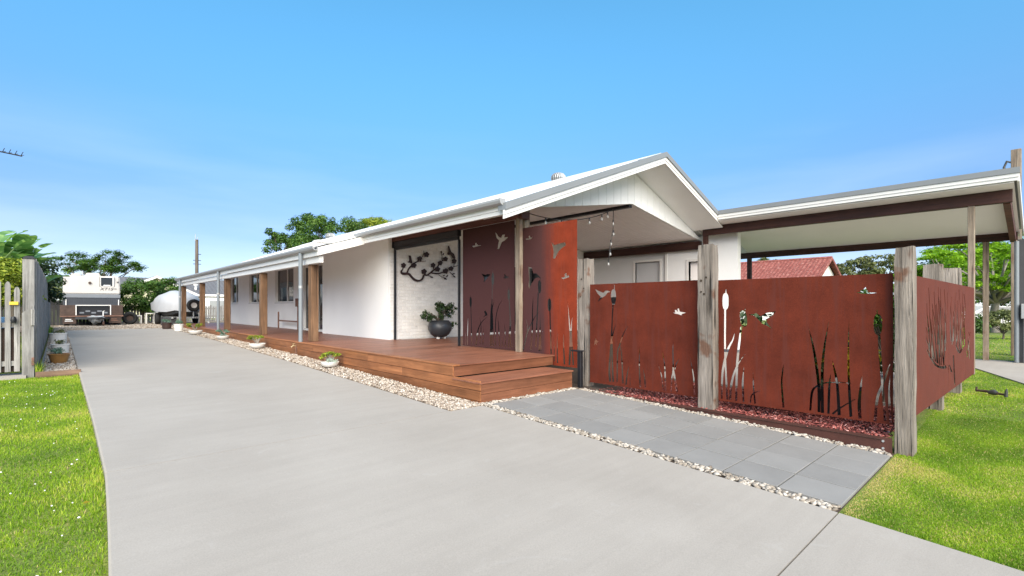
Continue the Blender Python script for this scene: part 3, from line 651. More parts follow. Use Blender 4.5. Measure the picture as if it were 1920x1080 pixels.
  [[1.111,.034],[1.115,.089],[1.118,.146],[1.123,.198],[1.128,.239],[1.135,.267],[1.142,.284],[1.15,.297],[1.163,.312],[1.178,.328],[1.196,.342],[1.216,.355],[1.239,.365],[1.262,.373],[1.288,.379],[1.316,.384],[1.347,.388],[1.384,.392],[1.424,.395],[1.466,.397],[1.507,.4],[1.507,.407],[1.467,.405],[1.425,.404],[1.384,.402],[1.347,.399],[1.315,.396],[1.287,.392],[1.261,.387],[1.236,.379],[1.212,.369],[1.189,.358],[1.169,.344],[1.151,.328],[1.135,.313],[1.122,.297],[1.111,.274],[1.103,.242],[1.097,.198],[1.093,.144],[1.091,.087],[1.088,.032]],
  [[1.33,.021],[1.35,.043],[1.369,.064],[1.389,.086],[1.413,.111],[1.443,.138],[1.476,.167],[1.511,.197],[1.545,.227],[1.542,.232],[1.507,.205],[1.471,.178],[1.436,.15],[1.405,.124],[1.379,.101],[1.358,.079],[1.339,.058],[1.318,.036]],
 ],
 'ART': [
  [[.126,.546],[.103,.524],[.078,.5],[.062,.469],[.066,.435],[.088,.405],[.131,.387],[.188,.388],[.248,.398],[.291,.398],[.316,.383],[.343,.356],[.374,.325],[.406,.297],[.439,.268],[.482,.245],[.534,.231],[.589,.224],[.642,.227],[.689,.24],[.73,.263],[.765,.295],[.786,.337],[.797,.378],[.807,.398],[.819,.398],[.857,.391],[.914,.401],[.979,.441],[1.048,.493],[1.107,.538],[1.146,.565],[1.178,.588],[1.214,.619],[1.257,.667],[1.301,.722],[1.342,.771],[1.377,.807],[1.411,.839],[1.445,.87],[1.427,.885],[1.389,.856],[1.352,.826],[1.312,.79],[1.268,.741],[1.223,.686],[1.182,.641],[1.15,.614],[1.12,.595],[1.078,.568],[1.017,.523],[.949,.473],[.894,.439],[.86,.435],[.824,.442],[.775,.433],[.745,.393],[.731,.351],[.715,.322],[.692,.303],[.665,.286],[.635,.278],[.597,.279],[.553,.288],[.515,.301],[.486,.318],[.457,.342],[.426,.368],[.397,.397],[.363,.431],[.313,.457],[.248,.462],[.185,.455],[.145,.454],[.133,.457],[.125,.462],[.119,.468],[.121,.481],[.135,.505],[.15,.531]],
  [[.287,.436],[.303,.477],[.318,.516],[.341,.554],[.379,.596],[.427,.64],[.473,.679],[.512,.707],[.549,.731],[.589,.757],[.63,.787],[.672,.82],[.71,.857],[.743,.901],[.77,.948],[.788,.99],[.794,1.024],[.79,1.053],[.787,1.08],[.774,1.078],[.777,1.051],[.779,1.024],[.773,.993],[.752,.954],[.722,.911],[.688,.871],[.651,.839],[.61,.809],[.568,.781],[.529,.758],[.489,.736],[.445,.707],[.396,.667],[.345,.622],[.302,.576],[.275,.532],[.257,.49],[.24,.449]],
  [[.984,.47],[1.063,.461],[1.144,.452],[1.22,.45],[1.288,.461],[1.348,.478],[1.401,.498],[1.441,.518],[1.473,.539],[1.51,.562],[1.559,.588],[1.615,.618],[1.683,.648],[1.768,.677],[1.866,.708],[1.965,.738],[1.959,.752],[1.86,.722],[1.762,.693],[1.675,.664],[1.604,.637],[1.544,.61],[1.492,.586],[1.452,.564],[1.42,.546],[1.383,.53],[1.334,.514],[1.279,.499],[1.219,.49],[1.149,.49],[1.07,.496],[.99,.502]],
  [[.559,.752],[.853,.791],[.852,.807],[.558,.767]],
  [[.901,.41],[1.077,.352],[1.086,.369],[.907,.423]],
  [[1.258,.44],[1.284,.425],[1.309,.409],[1.336,.394],[1.367,.381],[1.403,.371],[1.442,.364],[1.482,.358],[1.521,.351],[1.525,.363],[1.486,.37],[1.446,.376],[1.408,.384],[1.373,.393],[1.344,.405],[1.318,.42],[1.293,.435],[1.267,.45]],
  [[1.628,.538],[1.829,.391],[1.843,.403],[1.64,.55]],
  [[1.39,.857],[1.388,.893],[1.387,.93],[1.386,.967],[1.383,1.001],[1.379,1.032],[1.374,1.061],[1.369,1.089],[1.364,1.118],[1.342,1.113],[1.349,1.085],[1.355,1.057],[1.361,1.029],[1.366,.999],[1.369,.965],[1.37,.929],[1.371,.892],[1.372,.855]],
  [[.78,.966],[.873,.969],[.873,.986],[.781,.983]],
  [[1.13,.558],[1.096,.698],[1.067,.691],[1.097,.551]],
  [[.142,.642],[.123,.54],[.153,.537],[.172,.64]],
  [[1.802,.699],[1.814,.856],[1.791,.856],[1.78,.699]],
  [[.236,.646],[.227,.632],[.213,.622],[.211,.61],[.208,.594],[.197,.582],[.182,.576],[.165,.579],[.151,.587],[.137,.584],[.119,.581],[.104,.585],[.094,.597],[.092,.612],[.098,.627],[.091,.637],[.083,.651],[.084,.666],[.094,.678],[.11,.685],[.127,.686],[.137,.696],[.149,.707],[.166,.712],[.182,.709],[.193,.698],[.198,.683],[.211,.679],[.227,.673],[.236,.661]],
  [[.556,.664],[.547,.649],[.53,.639],[.529,.625],[.525,.608],[.513,.595],[.496,.589],[.477,.591],[.462,.601],[.446,.597],[.427,.594],[.41,.598],[.399,.611],[.397,.627],[.403,.643],[.395,.655],[.387,.67],[.388,.686],[.399,.699],[.416,.707],[.435,.708],[.446,.719],[.46,.731],[.478,.737],[.496,.733],[.508,.721],[.514,.705],[.529,.7],[.546,.693],[.556,.68]],
  [[.738,.853],[.729,.839],[.713,.829],[.712,.815],[.708,.799],[.697,.787],[.68,.781],[.663,.783],[.648,.792],[.633,.788],[.615,.785],[.598,.789],[.588,.801],[.586,.816],[.592,.832],[.585,.842],[.577,.856],[.578,.871],[.588,.884],[.604,.892],[.623,.893],[.633,.903],[.646,.915],[.664,.92],[.68,.917],[.692,.906],[.698,.891],[.712,.887],[.728,.88],[.738,.868]],
  [[.962,.984],[.952,.969],[.936,.958],[.934,.944],[.931,.928],[.918,.914],[.901,.908],[.881,.91],[.866,.919],[.85,.915],[.83,.912],[.813,.916],[.801,.928],[.8,.944],[.806,.961],[.798,.972],[.79,.987],[.791,1.003],[.801,1.017],[.819,1.025],[.839,1.026],[.85,1.037],[.864,1.05],[.882,1.055],[.901,1.052],[.913,1.04],[.919,1.024],[.934,1.02],[.952,1.013],[.962,1.0]],
  [[.883,.511],[.873,.495],[.856,.485],[.854,.47],[.85,.453],[.838,.439],[.819,.433],[.8,.436],[.783,.446],[.767,.442],[.747,.438],[.728,.444],[.717,.457],[.715,.474],[.722,.49],[.713,.502],[.704,.518],[.705,.535],[.717,.549],[.735,.557],[.755,.557],[.767,.568],[.782,.581],[.801,.587],[.819,.583],[.833,.57],[.838,.554],[.854,.549],[.872,.541],[.883,.528]],
  [[1.164,.703],[1.155,.689],[1.14,.68],[1.138,.667],[1.135,.651],[1.124,.639],[1.107,.633],[1.089,.636],[1.075,.644],[1.06,.641],[1.042,.638],[1.025,.642],[1.015,.654],[1.013,.669],[1.02,.683],[1.012,.694],[1.004,.707],[1.005,.722],[1.015,.735],[1.032,.742],[1.05,.743],[1.06,.753],[1.073,.764],[1.09,.769],[1.107,.766],[1.119,.755],[1.124,.74],[1.138,.736],[1.155,.73],[1.164,.718]],
  [[1.401,.776],[1.391,.762],[1.376,.752],[1.374,.739],[1.371,.724],[1.359,.711],[1.342,.706],[1.324,.708],[1.309,.717],[1.294,.713],[1.276,.71],[1.259,.714],[1.248,.726],[1.246,.741],[1.253,.756],[1.245,.767],[1.237,.78],[1.238,.795],[1.248,.808],[1.265,.815],[1.284,.816],[1.294,.826],[1.308,.838],[1.325,.843],[1.342,.84],[1.355,.829],[1.36,.814],[1.374,.81],[1.391,.803],[1.401,.791]],
  [[1.323,.601],[1.312,.585],[1.295,.575],[1.294,.561],[1.29,.544],[1.277,.53],[1.259,.524],[1.239,.527],[1.223,.536],[1.206,.533],[1.186,.529],[1.168,.534],[1.156,.547],[1.154,.563],[1.161,.58],[1.152,.592],[1.144,.607],[1.145,.623],[1.156,.637],[1.174,.645],[1.195,.645],[1.206,.657],[1.221,.669],[1.24,.674],[1.259,.671],[1.272,.659],[1.278,.643],[1.294,.638],[1.312,.63],[1.323,.617]],
  [[1.583,.902],[1.574,.888],[1.558,.878],[1.556,.865],[1.553,.849],[1.541,.836],[1.523,.83],[1.505,.833],[1.49,.841],[1.474,.838],[1.456,.834],[1.438,.839],[1.428,.85],[1.426,.865],[1.432,.881],[1.424,.891],[1.416,.905],[1.417,.92],[1.428,.933],[1.445,.941],[1.464,.941],[1.474,.952],[1.488,.964],[1.506,.969],[1.523,.966],[1.536,.955],[1.541,.94],[1.556,.936],[1.573,.929],[1.583,.917]],
  [[1.601,.561],[1.59,.544],[1.571,.533],[1.569,.518],[1.565,.5],[1.552,.486],[1.532,.479],[1.511,.482],[1.493,.493],[1.475,.489],[1.454,.485],[1.434,.491],[1.422,.504],[1.42,.521],[1.427,.539],[1.418,.551],[1.408,.567],[1.41,.585],[1.422,.599],[1.441,.608],[1.463,.608],[1.475,.62],[1.491,.633],[1.512,.639],[1.532,.635],[1.546,.622],[1.552,.605],[1.569,.6],[1.589,.592],[1.6,.578]],
  [[1.778,.639],[1.768,.625],[1.752,.615],[1.75,.602],[1.747,.586],[1.735,.573],[1.717,.568],[1.698,.57],[1.683,.579],[1.667,.576],[1.648,.573],[1.63,.577],[1.619,.589],[1.617,.604],[1.624,.62],[1.616,.631],[1.608,.644],[1.609,.66],[1.619,.673],[1.637,.68],[1.656,.68],[1.667,.691],[1.681,.703],[1.699,.708],[1.717,.704],[1.73,.693],[1.735,.678],[1.75,.673],[1.767,.667],[1.778,.654]],
  [[1.896,.862],[1.885,.847],[1.868,.836],[1.866,.822],[1.863,.805],[1.85,.792],[1.831,.786],[1.811,.788],[1.795,.797],[1.778,.793],[1.758,.79],[1.739,.795],[1.727,.807],[1.726,.823],[1.732,.839],[1.724,.851],[1.715,.865],[1.716,.882],[1.727,.895],[1.746,.903],[1.767,.904],[1.778,.915],[1.793,.928],[1.812,.933],[1.831,.93],[1.845,.918],[1.851,.902],[1.866,.898],[1.885,.891],[1.896,.878]],
  [[1.556,1.058],[1.601,1.116],[1.579,1.26],[1.623,1.288],[1.667,1.185],[1.701,1.115],[1.791,1.067],[1.848,.96],[1.814,.903],[1.735,.952],[1.679,1.031],[1.579,1.018]],
  [[.312,.915],[.38,.911],[.429,.726],[.4,.707],[.283,.725],[.331,.788]],
  [[1.365,1.041],[1.35,1.045],[1.337,1.063],[1.332,1.087],[1.337,1.108],[1.349,1.118],[1.365,1.114],[1.377,1.096],[1.382,1.073],[1.378,1.051]],
  [[1.447,1.064],[1.454,1.054],[1.451,1.035],[1.439,1.014],[1.422,.999],[1.407,.997],[1.399,1.007],[1.402,1.027],[1.414,1.047],[1.431,1.062]],
  [[1.829,.503],[1.822,.49],[1.799,.478],[1.769,.472],[1.743,.473],[1.731,.482],[1.738,.494],[1.761,.506],[1.791,.512],[1.817,.511]],
  [[1.846,.393],[1.83,.387],[1.804,.391],[1.779,.404],[1.763,.421],[1.764,.435],[1.78,.441],[1.805,.437],[1.831,.424],[1.846,.407]],
  [[1.589,.452],[1.594,.438],[1.585,.416],[1.564,.394],[1.541,.381],[1.523,.381],[1.519,.395],[1.528,.417],[1.548,.439],[1.572,.452]],
  [[1.494,.311],[1.48,.311],[1.462,.322],[1.447,.341],[1.442,.359],[1.447,.37],[1.461,.37],[1.479,.359],[1.494,.34],[1.5,.322]],
  [[1.549,.316],[1.535,.311],[1.513,.316],[1.49,.327],[1.476,.342],[1.476,.354],[1.489,.358],[1.512,.354],[1.534,.342],[1.548,.327]],
  [[1.479,.45],[1.479,.439],[1.466,.425],[1.446,.413],[1.426,.407],[1.414,.41],[1.414,.421],[1.427,.435],[1.447,.447],[1.467,.453]],
  [[1.09,.362],[1.079,.351],[1.053,.345],[1.022,.346],[.998,.355],[.99,.366],[1.0,.377],[1.026,.383],[1.057,.382],[1.082,.374]],
 ],
 'S': [
  [[1.335,.922],[1.311,.968],[1.287,1.014],[1.267,1.059],[1.255,1.104],[1.248,1.148],[1.235,1.193],[1.212,1.238],[1.185,1.283],[1.159,1.327],[1.136,1.371],[1.114,1.415],[1.097,1.459],[1.085,1.502],[1.077,1.545],[1.069,1.589],[1.045,1.588],[1.049,1.545],[1.053,1.502],[1.061,1.459],[1.075,1.415],[1.092,1.372],[1.111,1.328],[1.133,1.283],[1.156,1.239],[1.175,1.195],[1.183,1.151],[1.187,1.107],[1.195,1.062],[1.21,1.017],[1.23,.972],[1.25,.927]],
  [[1.482,.892],[1.462,.953],[1.441,1.014],[1.422,1.075],[1.405,1.135],[1.389,1.195],[1.369,1.255],[1.337,1.315],[1.301,1.375],[1.273,1.434],[1.263,1.492],[1.26,1.551],[1.252,1.609],[1.232,1.667],[1.207,1.725],[1.182,1.783],[1.157,1.782],[1.178,1.724],[1.199,1.666],[1.215,1.609],[1.219,1.55],[1.218,1.492],[1.225,1.434],[1.248,1.375],[1.28,1.316],[1.307,1.256],[1.323,1.197],[1.335,1.138],[1.347,1.078],[1.362,1.018],[1.378,.958],[1.394,.897]],
  [[1.55,.867],[1.536,.912],[1.523,.957],[1.511,1.002],[1.5,1.047],[1.491,1.091],[1.487,1.135],[1.496,1.178],[1.511,1.222],[1.518,1.266],[1.509,1.31],[1.492,1.355],[1.476,1.399],[1.464,1.443],[1.453,1.487],[1.442,1.531],[1.415,1.531],[1.422,1.487],[1.43,1.443],[1.437,1.399],[1.449,1.355],[1.462,1.311],[1.466,1.267],[1.456,1.224],[1.437,1.181],[1.424,1.138],[1.423,1.094],[1.428,1.05],[1.435,1.006],[1.442,.962],[1.451,.917],[1.461,.873]],
  [[1.698,.841],[1.652,.881],[1.606,.92],[1.568,.958],[1.541,.995],[1.522,1.032],[1.505,1.069],[1.489,1.105],[1.476,1.142],[1.46,1.178],[1.44,1.214],[1.419,1.25],[1.397,1.286],[1.377,1.322],[1.357,1.358],[1.337,1.393],[1.311,1.393],[1.327,1.358],[1.343,1.323],[1.359,1.287],[1.376,1.251],[1.394,1.215],[1.409,1.179],[1.421,1.143],[1.43,1.107],[1.441,1.071],[1.454,1.035],[1.469,.998],[1.491,.961],[1.525,.923],[1.566,.884],[1.608,.845]],
  [[1.824,.817],[1.78,.882],[1.737,.946],[1.707,1.009],[1.702,1.07],[1.711,1.131],[1.714,1.192],[1.707,1.254],[1.694,1.316],[1.679,1.377],[1.662,1.439],[1.643,1.5],[1.623,1.561],[1.6,1.621],[1.576,1.682],[1.553,1.742],[1.526,1.741],[1.545,1.681],[1.565,1.621],[1.583,1.56],[1.599,1.5],[1.614,1.439],[1.626,1.378],[1.636,1.317],[1.644,1.256],[1.648,1.195],[1.64,1.134],[1.627,1.074],[1.628,1.013],[1.653,.95],[1.691,.886],[1.73,.822]],
  [[1.881,.802],[1.852,.855],[1.823,.908],[1.807,.96],[1.815,1.01],[1.837,1.059],[1.85,1.11],[1.842,1.162],[1.825,1.214],[1.805,1.266],[1.784,1.317],[1.761,1.368],[1.738,1.419],[1.717,1.47],[1.698,1.521],[1.678,1.571],[1.65,1.571],[1.666,1.52],[1.681,1.47],[1.697,1.42],[1.715,1.369],[1.734,1.318],[1.75,1.267],[1.766,1.216],[1.778,1.164],[1.781,1.114],[1.765,1.064],[1.739,1.015],[1.725,.964],[1.737,.913],[1.761,.86],[1.786,.807]],
  [[2.01,.77],[1.99,.841],[1.97,.912],[1.957,.982],[1.957,1.051],[1.965,1.12],[1.968,1.189],[1.965,1.259],[1.957,1.328],[1.946,1.398],[1.93,1.467],[1.91,1.536],[1.894,1.605],[1.883,1.673],[1.874,1.742],[1.866,1.81],[1.837,1.81],[1.841,1.741],[1.845,1.673],[1.851,1.604],[1.863,1.536],[1.878,1.467],[1.889,1.398],[1.896,1.329],[1.899,1.26],[1.898,1.192],[1.89,1.123],[1.878,1.055],[1.873,.987],[1.881,.917],[1.896,.847],[1.911,.777]],
  [[2.066,.872],[2.052,.926],[2.039,.981],[2.025,1.035],[2.007,1.09],[1.988,1.144],[1.974,1.198],[1.966,1.251],[1.963,1.304],[1.964,1.357],[1.974,1.41],[1.989,1.463],[1.99,1.517],[1.966,1.57],[1.928,1.623],[1.89,1.676],[1.862,1.675],[1.894,1.622],[1.927,1.57],[1.946,1.517],[1.941,1.464],[1.922,1.411],[1.907,1.359],[1.902,1.306],[1.9,1.253],[1.903,1.2],[1.913,1.146],[1.927,1.093],[1.94,1.039],[1.95,.985],[1.958,.932],[1.967,.878]],
  [[2.136,.759],[2.151,.827],[2.166,.896],[2.171,.965],[2.155,1.036],[2.129,1.106],[2.11,1.175],[2.107,1.244],[2.111,1.313],[2.111,1.382],[2.104,1.451],[2.092,1.52],[2.08,1.589],[2.068,1.657],[2.055,1.726],[2.043,1.794],[2.013,1.793],[2.021,1.725],[2.029,1.657],[2.036,1.589],[2.043,1.52],[2.05,1.452],[2.053,1.383],[2.048,1.315],[2.04,1.246],[2.038,1.178],[2.052,1.109],[2.073,1.039],[2.083,.97],[2.074,.902],[2.055,.835],[2.036,.768]],
  [[2.365,.743],[2.327,.798],[2.289,.853],[2.263,.906],[2.258,.958],[2.266,1.009],[2.268,1.061],[2.256,1.114],[2.238,1.166],[2.228,1.218],[2.236,1.27],[2.25,1.321],[2.255,1.373],[2.243,1.425],[2.222,1.477],[2.201,1.529],[2.17,1.529],[2.186,1.477],[2.203,1.426],[2.21,1.374],[2.2,1.323],[2.181,1.272],[2.169,1.22],[2.174,1.168],[2.186,1.116],[2.193,1.065],[2.186,1.014],[2.174,.963],[2.174,.911],[2.195,.858],[2.228,.803],[2.26,.749]],
  [[2.377,.762],[2.393,.83],[2.41,.897],[2.417,.966],[2.405,1.036],[2.383,1.105],[2.369,1.174],[2.371,1.243],[2.381,1.311],[2.392,1.379],[2.408,1.448],[2.424,1.517],[2.427,1.586],[2.407,1.655],[2.373,1.723],[2.339,1.791],[2.308,1.789],[2.336,1.722],[2.365,1.654],[2.38,1.586],[2.372,1.517],[2.351,1.449],[2.331,1.381],[2.315,1.313],[2.3,1.245],[2.293,1.177],[2.302,1.109],[2.318,1.04],[2.325,.971],[2.314,.904],[2.293,.837],[2.271,.771]],
  [[2.412,.848],[2.417,.897],[2.422,.946],[2.431,.996],[2.45,1.044],[2.474,1.093],[2.49,1.143],[2.491,1.193],[2.484,1.244],[2.474,1.294],[2.46,1.345],[2.444,1.395],[2.434,1.445],[2.433,1.495],[2.439,1.545],[2.444,1.595],[2.412,1.595],[2.401,1.545],[2.391,1.495],[2.386,1.445],[2.392,1.395],[2.403,1.346],[2.411,1.296],[2.416,1.246],[2.418,1.196],[2.412,1.147],[2.392,1.098],[2.363,1.05],[2.339,1.001],[2.325,.953],[2.316,.904],[2.306,.855]],
  [[2.52,.929],[2.534,.983],[2.549,1.037],[2.554,1.092],[2.541,1.148],[2.52,1.203],[2.512,1.258],[2.53,1.312],[2.561,1.366],[2.587,1.421],[2.6,1.476],[2.607,1.531],[2.613,1.586],[2.617,1.642],[2.62,1.697],[2.623,1.752],[2.589,1.752],[2.582,1.696],[2.574,1.641],[2.564,1.586],[2.553,1.531],[2.541,1.477],[2.523,1.422],[2.493,1.368],[2.457,1.314],[2.434,1.26],[2.437,1.205],[2.453,1.15],[2.46,1.096],[2.45,1.042],[2.431,.989],[2.412,.936]],
  [[1.25,1.005],[1.245,1.025],[1.241,1.045],[1.224,1.067],[1.186,1.089],[1.138,1.11],[1.103,1.13],[1.089,1.149],[1.084,1.168],[1.084,1.187],[1.088,1.206],[1.096,1.225],[1.096,1.244],[1.082,1.264],[1.06,1.284],[1.039,1.304],[1.015,1.303],[1.033,1.284],[1.051,1.264],[1.061,1.245],[1.057,1.227],[1.045,1.208],[1.037,1.189],[1.034,1.17],[1.034,1.151],[1.046,1.13],[1.08,1.109],[1.123,1.087],[1.154,1.067],[1.165,1.048],[1.166,1.029],[1.166,1.01]],
  [[1.307,.962],[1.314,.993],[1.321,1.024],[1.319,1.056],[1.302,1.089],[1.278,1.122],[1.258,1.153],[1.252,1.184],[1.25,1.216],[1.241,1.247],[1.219,1.279],[1.189,1.311],[1.164,1.343],[1.148,1.374],[1.136,1.405],[1.124,1.435],[1.099,1.435],[1.107,1.405],[1.116,1.374],[1.128,1.343],[1.149,1.311],[1.175,1.28],[1.193,1.248],[1.197,1.217],[1.195,1.187],[1.198,1.155],[1.213,1.123],[1.234,1.091],[1.246,1.06],[1.244,1.029],[1.233,.999],[1.223,.969]],
  [[1.724,1.06],[1.694,1.097],[1.666,1.133],[1.643,1.169],[1.628,1.205],[1.619,1.24],[1.613,1.275],[1.615,1.31],[1.621,1.345],[1.614,1.381],[1.584,1.417],[1.543,1.452],[1.505,1.487],[1.477,1.522],[1.452,1.556],[1.426,1.59],[1.4,1.59],[1.421,1.555],[1.442,1.521],[1.467,1.486],[1.5,1.451],[1.537,1.416],[1.561,1.381],[1.564,1.346],[1.554,1.312],[1.548,1.277],[1.549,1.242],[1.554,1.207],[1.564,1.171],[1.583,1.135],[1.607,1.099],[1.632,1.062]],
  [[1.925,1.049],[1.914,1.086],[1.904,1.122],[1.898,1.158],[1.906,1.194],[1.918,1.23],[1.92,1.266],[1.899,1.304],[1.868,1.34],[1.841,1.377],[1.824,1.413],[1.811,1.449],[1.796,1.485],[1.778,1.521],[1.76,1.556],[1.741,1.592],[1.713,1.591],[1.727,1.556],[1.742,1.52],[1.755,1.484],[1.765,1.449],[1.773,1.413],[1.786,1.377],[1.808,1.34],[1.835,1.304],[1.85,1.268],[1.844,1.233],[1.827,1.197],[1.816,1.162],[1.816,1.126],[1.822,1.089],[1.828,1.053]],
  [[2.271,1.032],[2.239,1.074],[2.208,1.115],[2.18,1.156],[2.159,1.197],[2.142,1.237],[2.126,1.278],[2.109,1.318],[2.093,1.358],[2.078,1.398],[2.066,1.438],[2.055,1.477],[2.046,1.517],[2.038,1.556],[2.032,1.596],[2.025,1.635],[1.996,1.635],[1.997,1.595],[1.999,1.556],[2.002,1.517],[2.007,1.477],[2.013,1.438],[2.021,1.398],[2.03,1.359],[2.041,1.319],[2.053,1.279],[2.065,1.239],[2.077,1.199],[2.093,1.158],[2.116,1.117],[2.142,1.076],[2.168,1.035]],
  [[3.038,1.039],[3.01,1.083],[2.983,1.128],[2.961,1.172],[2.946,1.215],[2.936,1.258],[2.934,1.301],[2.945,1.344],[2.963,1.387],[2.973,1.43],[2.96,1.474],[2.938,1.517],[2.93,1.56],[2.946,1.603],[2.975,1.646],[3.005,1.69],[2.969,1.69],[2.934,1.646],[2.9,1.603],[2.878,1.56],[2.881,1.517],[2.897,1.474],[2.904,1.431],[2.889,1.388],[2.865,1.346],[2.849,1.303],[2.846,1.261],[2.85,1.217],[2.859,1.174],[2.876,1.131],[2.897,1.087],[2.919,1.043]],
  [[3.123,.986],[3.142,1.018],[3.161,1.05],[3.177,1.083],[3.193,1.115],[3.206,1.148],[3.212,1.181],[3.199,1.215],[3.178,1.249],[3.17,1.281],[3.191,1.314],[3.226,1.346],[3.246,1.379],[3.236,1.413],[3.211,1.447],[3.186,1.48],[3.149,1.48],[3.168,1.446],[3.187,1.413],[3.191,1.381],[3.166,1.348],[3.126,1.316],[3.099,1.284],[3.101,1.25],[3.116,1.217],[3.122,1.184],[3.112,1.152],[3.093,1.12],[3.072,1.088],[3.05,1.057],[3.026,1.025],[3.002,.994]],
  [[3.263,1.027],[3.28,1.075],[3.297,1.124],[3.307,1.173],[3.3,1.223],[3.286,1.273],[3.282,1.322],[3.302,1.37],[3.332,1.419],[3.354,1.469],[3.356,1.519],[3.35,1.568],[3.355,1.617],[3.382,1.667],[3.422,1.717],[3.461,1.768],[3.422,1.768],[3.377,1.718],[3.332,1.667],[3.299,1.618],[3.288,1.568],[3.288,1.519],[3.28,1.47],[3.253,1.421],[3.217,1.373],[3.192,1.324],[3.19,1.275],[3.198,1.226],[3.199,1.177],[3.183,1.129],[3.161,1.081],[3.138,1.034]],
  [[3.533,.966],[3.526,1.012],[3.52,1.057],[3.512,1.103],[3.498,1.149],[3.481,1.195],[3.475,1.24],[3.487,1.285],[3.509,1.33],[3.528,1.375],[3.537,1.42],[3.544,1.466],[3.55,1.511],[3.557,1.557],[3.563,1.603],[3.569,1.648],[3.529,1.648],[3.517,1.603],[3.505,1.557],[3.492,1.512],[3.48,1.467],[3.467,1.422],[3.452,1.377],[3.427,1.332],[3.399,1.288],[3.381,1.243],[3.382,1.198],[3.392,1.152],[3.4,1.107],[3.402,1.062],[3.402,1.017],[3.402,.972]],
  [[3.619,1.009],[3.66,1.062],[3.702,1.115],[3.723,1.169],[3.707,1.225],[3.669,1.28],[3.642,1.334],[3.633,1.388],[3.633,1.442],[3.647,1.496],[3.689,1.55],[3.746,1.605],[3.785,1.66],[3.787,1.715],[3.77,1.77],[3.753,1.824],[3.712,1.823],[3.722,1.768],[3.733,1.714],[3.725,1.66],[3.68,1.606],[3.618,1.551],[3.57,1.497],[3.549,1.443],[3.543,1.39],[3.546,1.336],[3.567,1.281],[3.597,1.227],[3.607,1.173],[3.58,1.121],[3.533,1.069],[3.487,1.018]],
  [[3.895,.847],[3.868,.899],[3.841,.95],[3.831,1.0],[3.853,1.049],[3.892,1.097],[3.919,1.147],[3.92,1.198],[3.908,1.249],[3.903,1.299],[3.912,1.349],[3.928,1.399],[3.941,1.449],[3.947,1.5],[3.95,1.551],[3.953,1.601],[3.91,1.601],[3.901,1.551],[3.891,1.5],[3.879,1.45],[3.86,1.4],[3.838,1.351],[3.822,1.301],[3.821,1.251],[3.825,1.201],[3.819,1.151],[3.785,1.103],[3.741,1.055],[3.713,1.006],[3.716,.956],[3.736,.905],[3.756,.854]],
  [[4.057,.939],[4.04,.996],[4.023,1.053],[4.014,1.109],[4.016,1.164],[4.027,1.22],[4.046,1.275],[4.08,1.33],[4.124,1.386],[4.158,1.442],[4.171,1.499],[4.174,1.556],[4.177,1.612],[4.184,1.669],[4.19,1.726],[4.197,1.783],[4.152,1.782],[4.139,1.725],[4.126,1.669],[4.113,1.612],[4.103,1.556],[4.093,1.5],[4.073,1.444],[4.034,1.388],[3.984,1.333],[3.943,1.279],[3.917,1.223],[3.9,1.168],[3.892,1.113],[3.894,1.058],[3.904,1.002],[3.914,.946]],
  [[4.161,.856],[4.182,.901],[4.203,.946],[4.221,.992],[4.235,1.038],[4.247,1.084],[4.254,1.131],[4.252,1.178],[4.244,1.224],[4.242,1.271],[4.254,1.317],[4.271,1.364],[4.28,1.41],[4.275,1.457],[4.262,1.504],[4.249,1.551],[4.205,1.551],[4.21,1.504],[4.216,1.458],[4.214,1.411],[4.198,1.365],[4.175,1.319],[4.156,1.273],[4.151,1.227],[4.152,1.181],[4.147,1.135],[4.134,1.089],[4.115,1.044],[4.094,.999],[4.07,.954],[4.043,.91],[4.016,.865]],
  [[4.455,.918],[4.457,.974],[4.458,1.031],[4.452,1.087],[4.428,1.145],[4.395,1.201],[4.381,1.257],[4.404,1.312],[4.445,1.368],[4.475,1.424],[4.487,1.48],[4.488,1.537],[4.473,1.593],[4.436,1.649],[4.383,1.705],[4.331,1.76],[4.286,1.758],[4.331,1.703],[4.376,1.648],[4.406,1.592],[4.413,1.537],[4.405,1.481],[4.386,1.425],[4.349,1.37],[4.302,1.315],[4.272,1.26],[4.279,1.204],[4.304,1.148],[4.321,1.092],[4.32,1.037],[4.311,.981],[4.302,.926]],
  [[4.906,.785],[4.917,.806],[4.928,.828],[4.934,.85],[4.934,.872],[4.928,.894],[4.915,.917],[4.885,.941],[4.85,.964],[4.842,.985],[4.888,1.003],[4.965,1.022],[5.014,1.043],[5.001,1.067],[4.958,1.091],[4.915,1.114],[4.866,1.114],[4.901,1.091],[4.936,1.068],[4.941,1.047],[4.889,1.029],[4.806,1.011],[4.748,.991],[4.748,.967],[4.776,.944],[4.797,.922],[4.801,.9],[4.799,.879],[4.793,.858],[4.779,.838],[4.761,.817],[4.742,.797]],
  [[5.117,.635],[5.112,.666],[5.107,.698],[5.096,.731],[5.071,.764],[5.04,.797],[5.023,.829],[5.028,.859],[5.046,.889],[5.072,.919],[5.107,.949],[5.15,.978],[5.183,1.009],[5.197,1.04],[5.2,1.072],[5.203,1.103],[5.151,1.105],[5.14,1.074],[5.129,1.043],[5.108,1.013],[5.068,.984],[5.018,.955],[4.974,.926],[4.941,.896],[4.915,.866],[4.903,.835],[4.912,.803],[4.934,.771],[4.951,.739],[4.953,.708],[4.95,.677],[4.947,.646]],
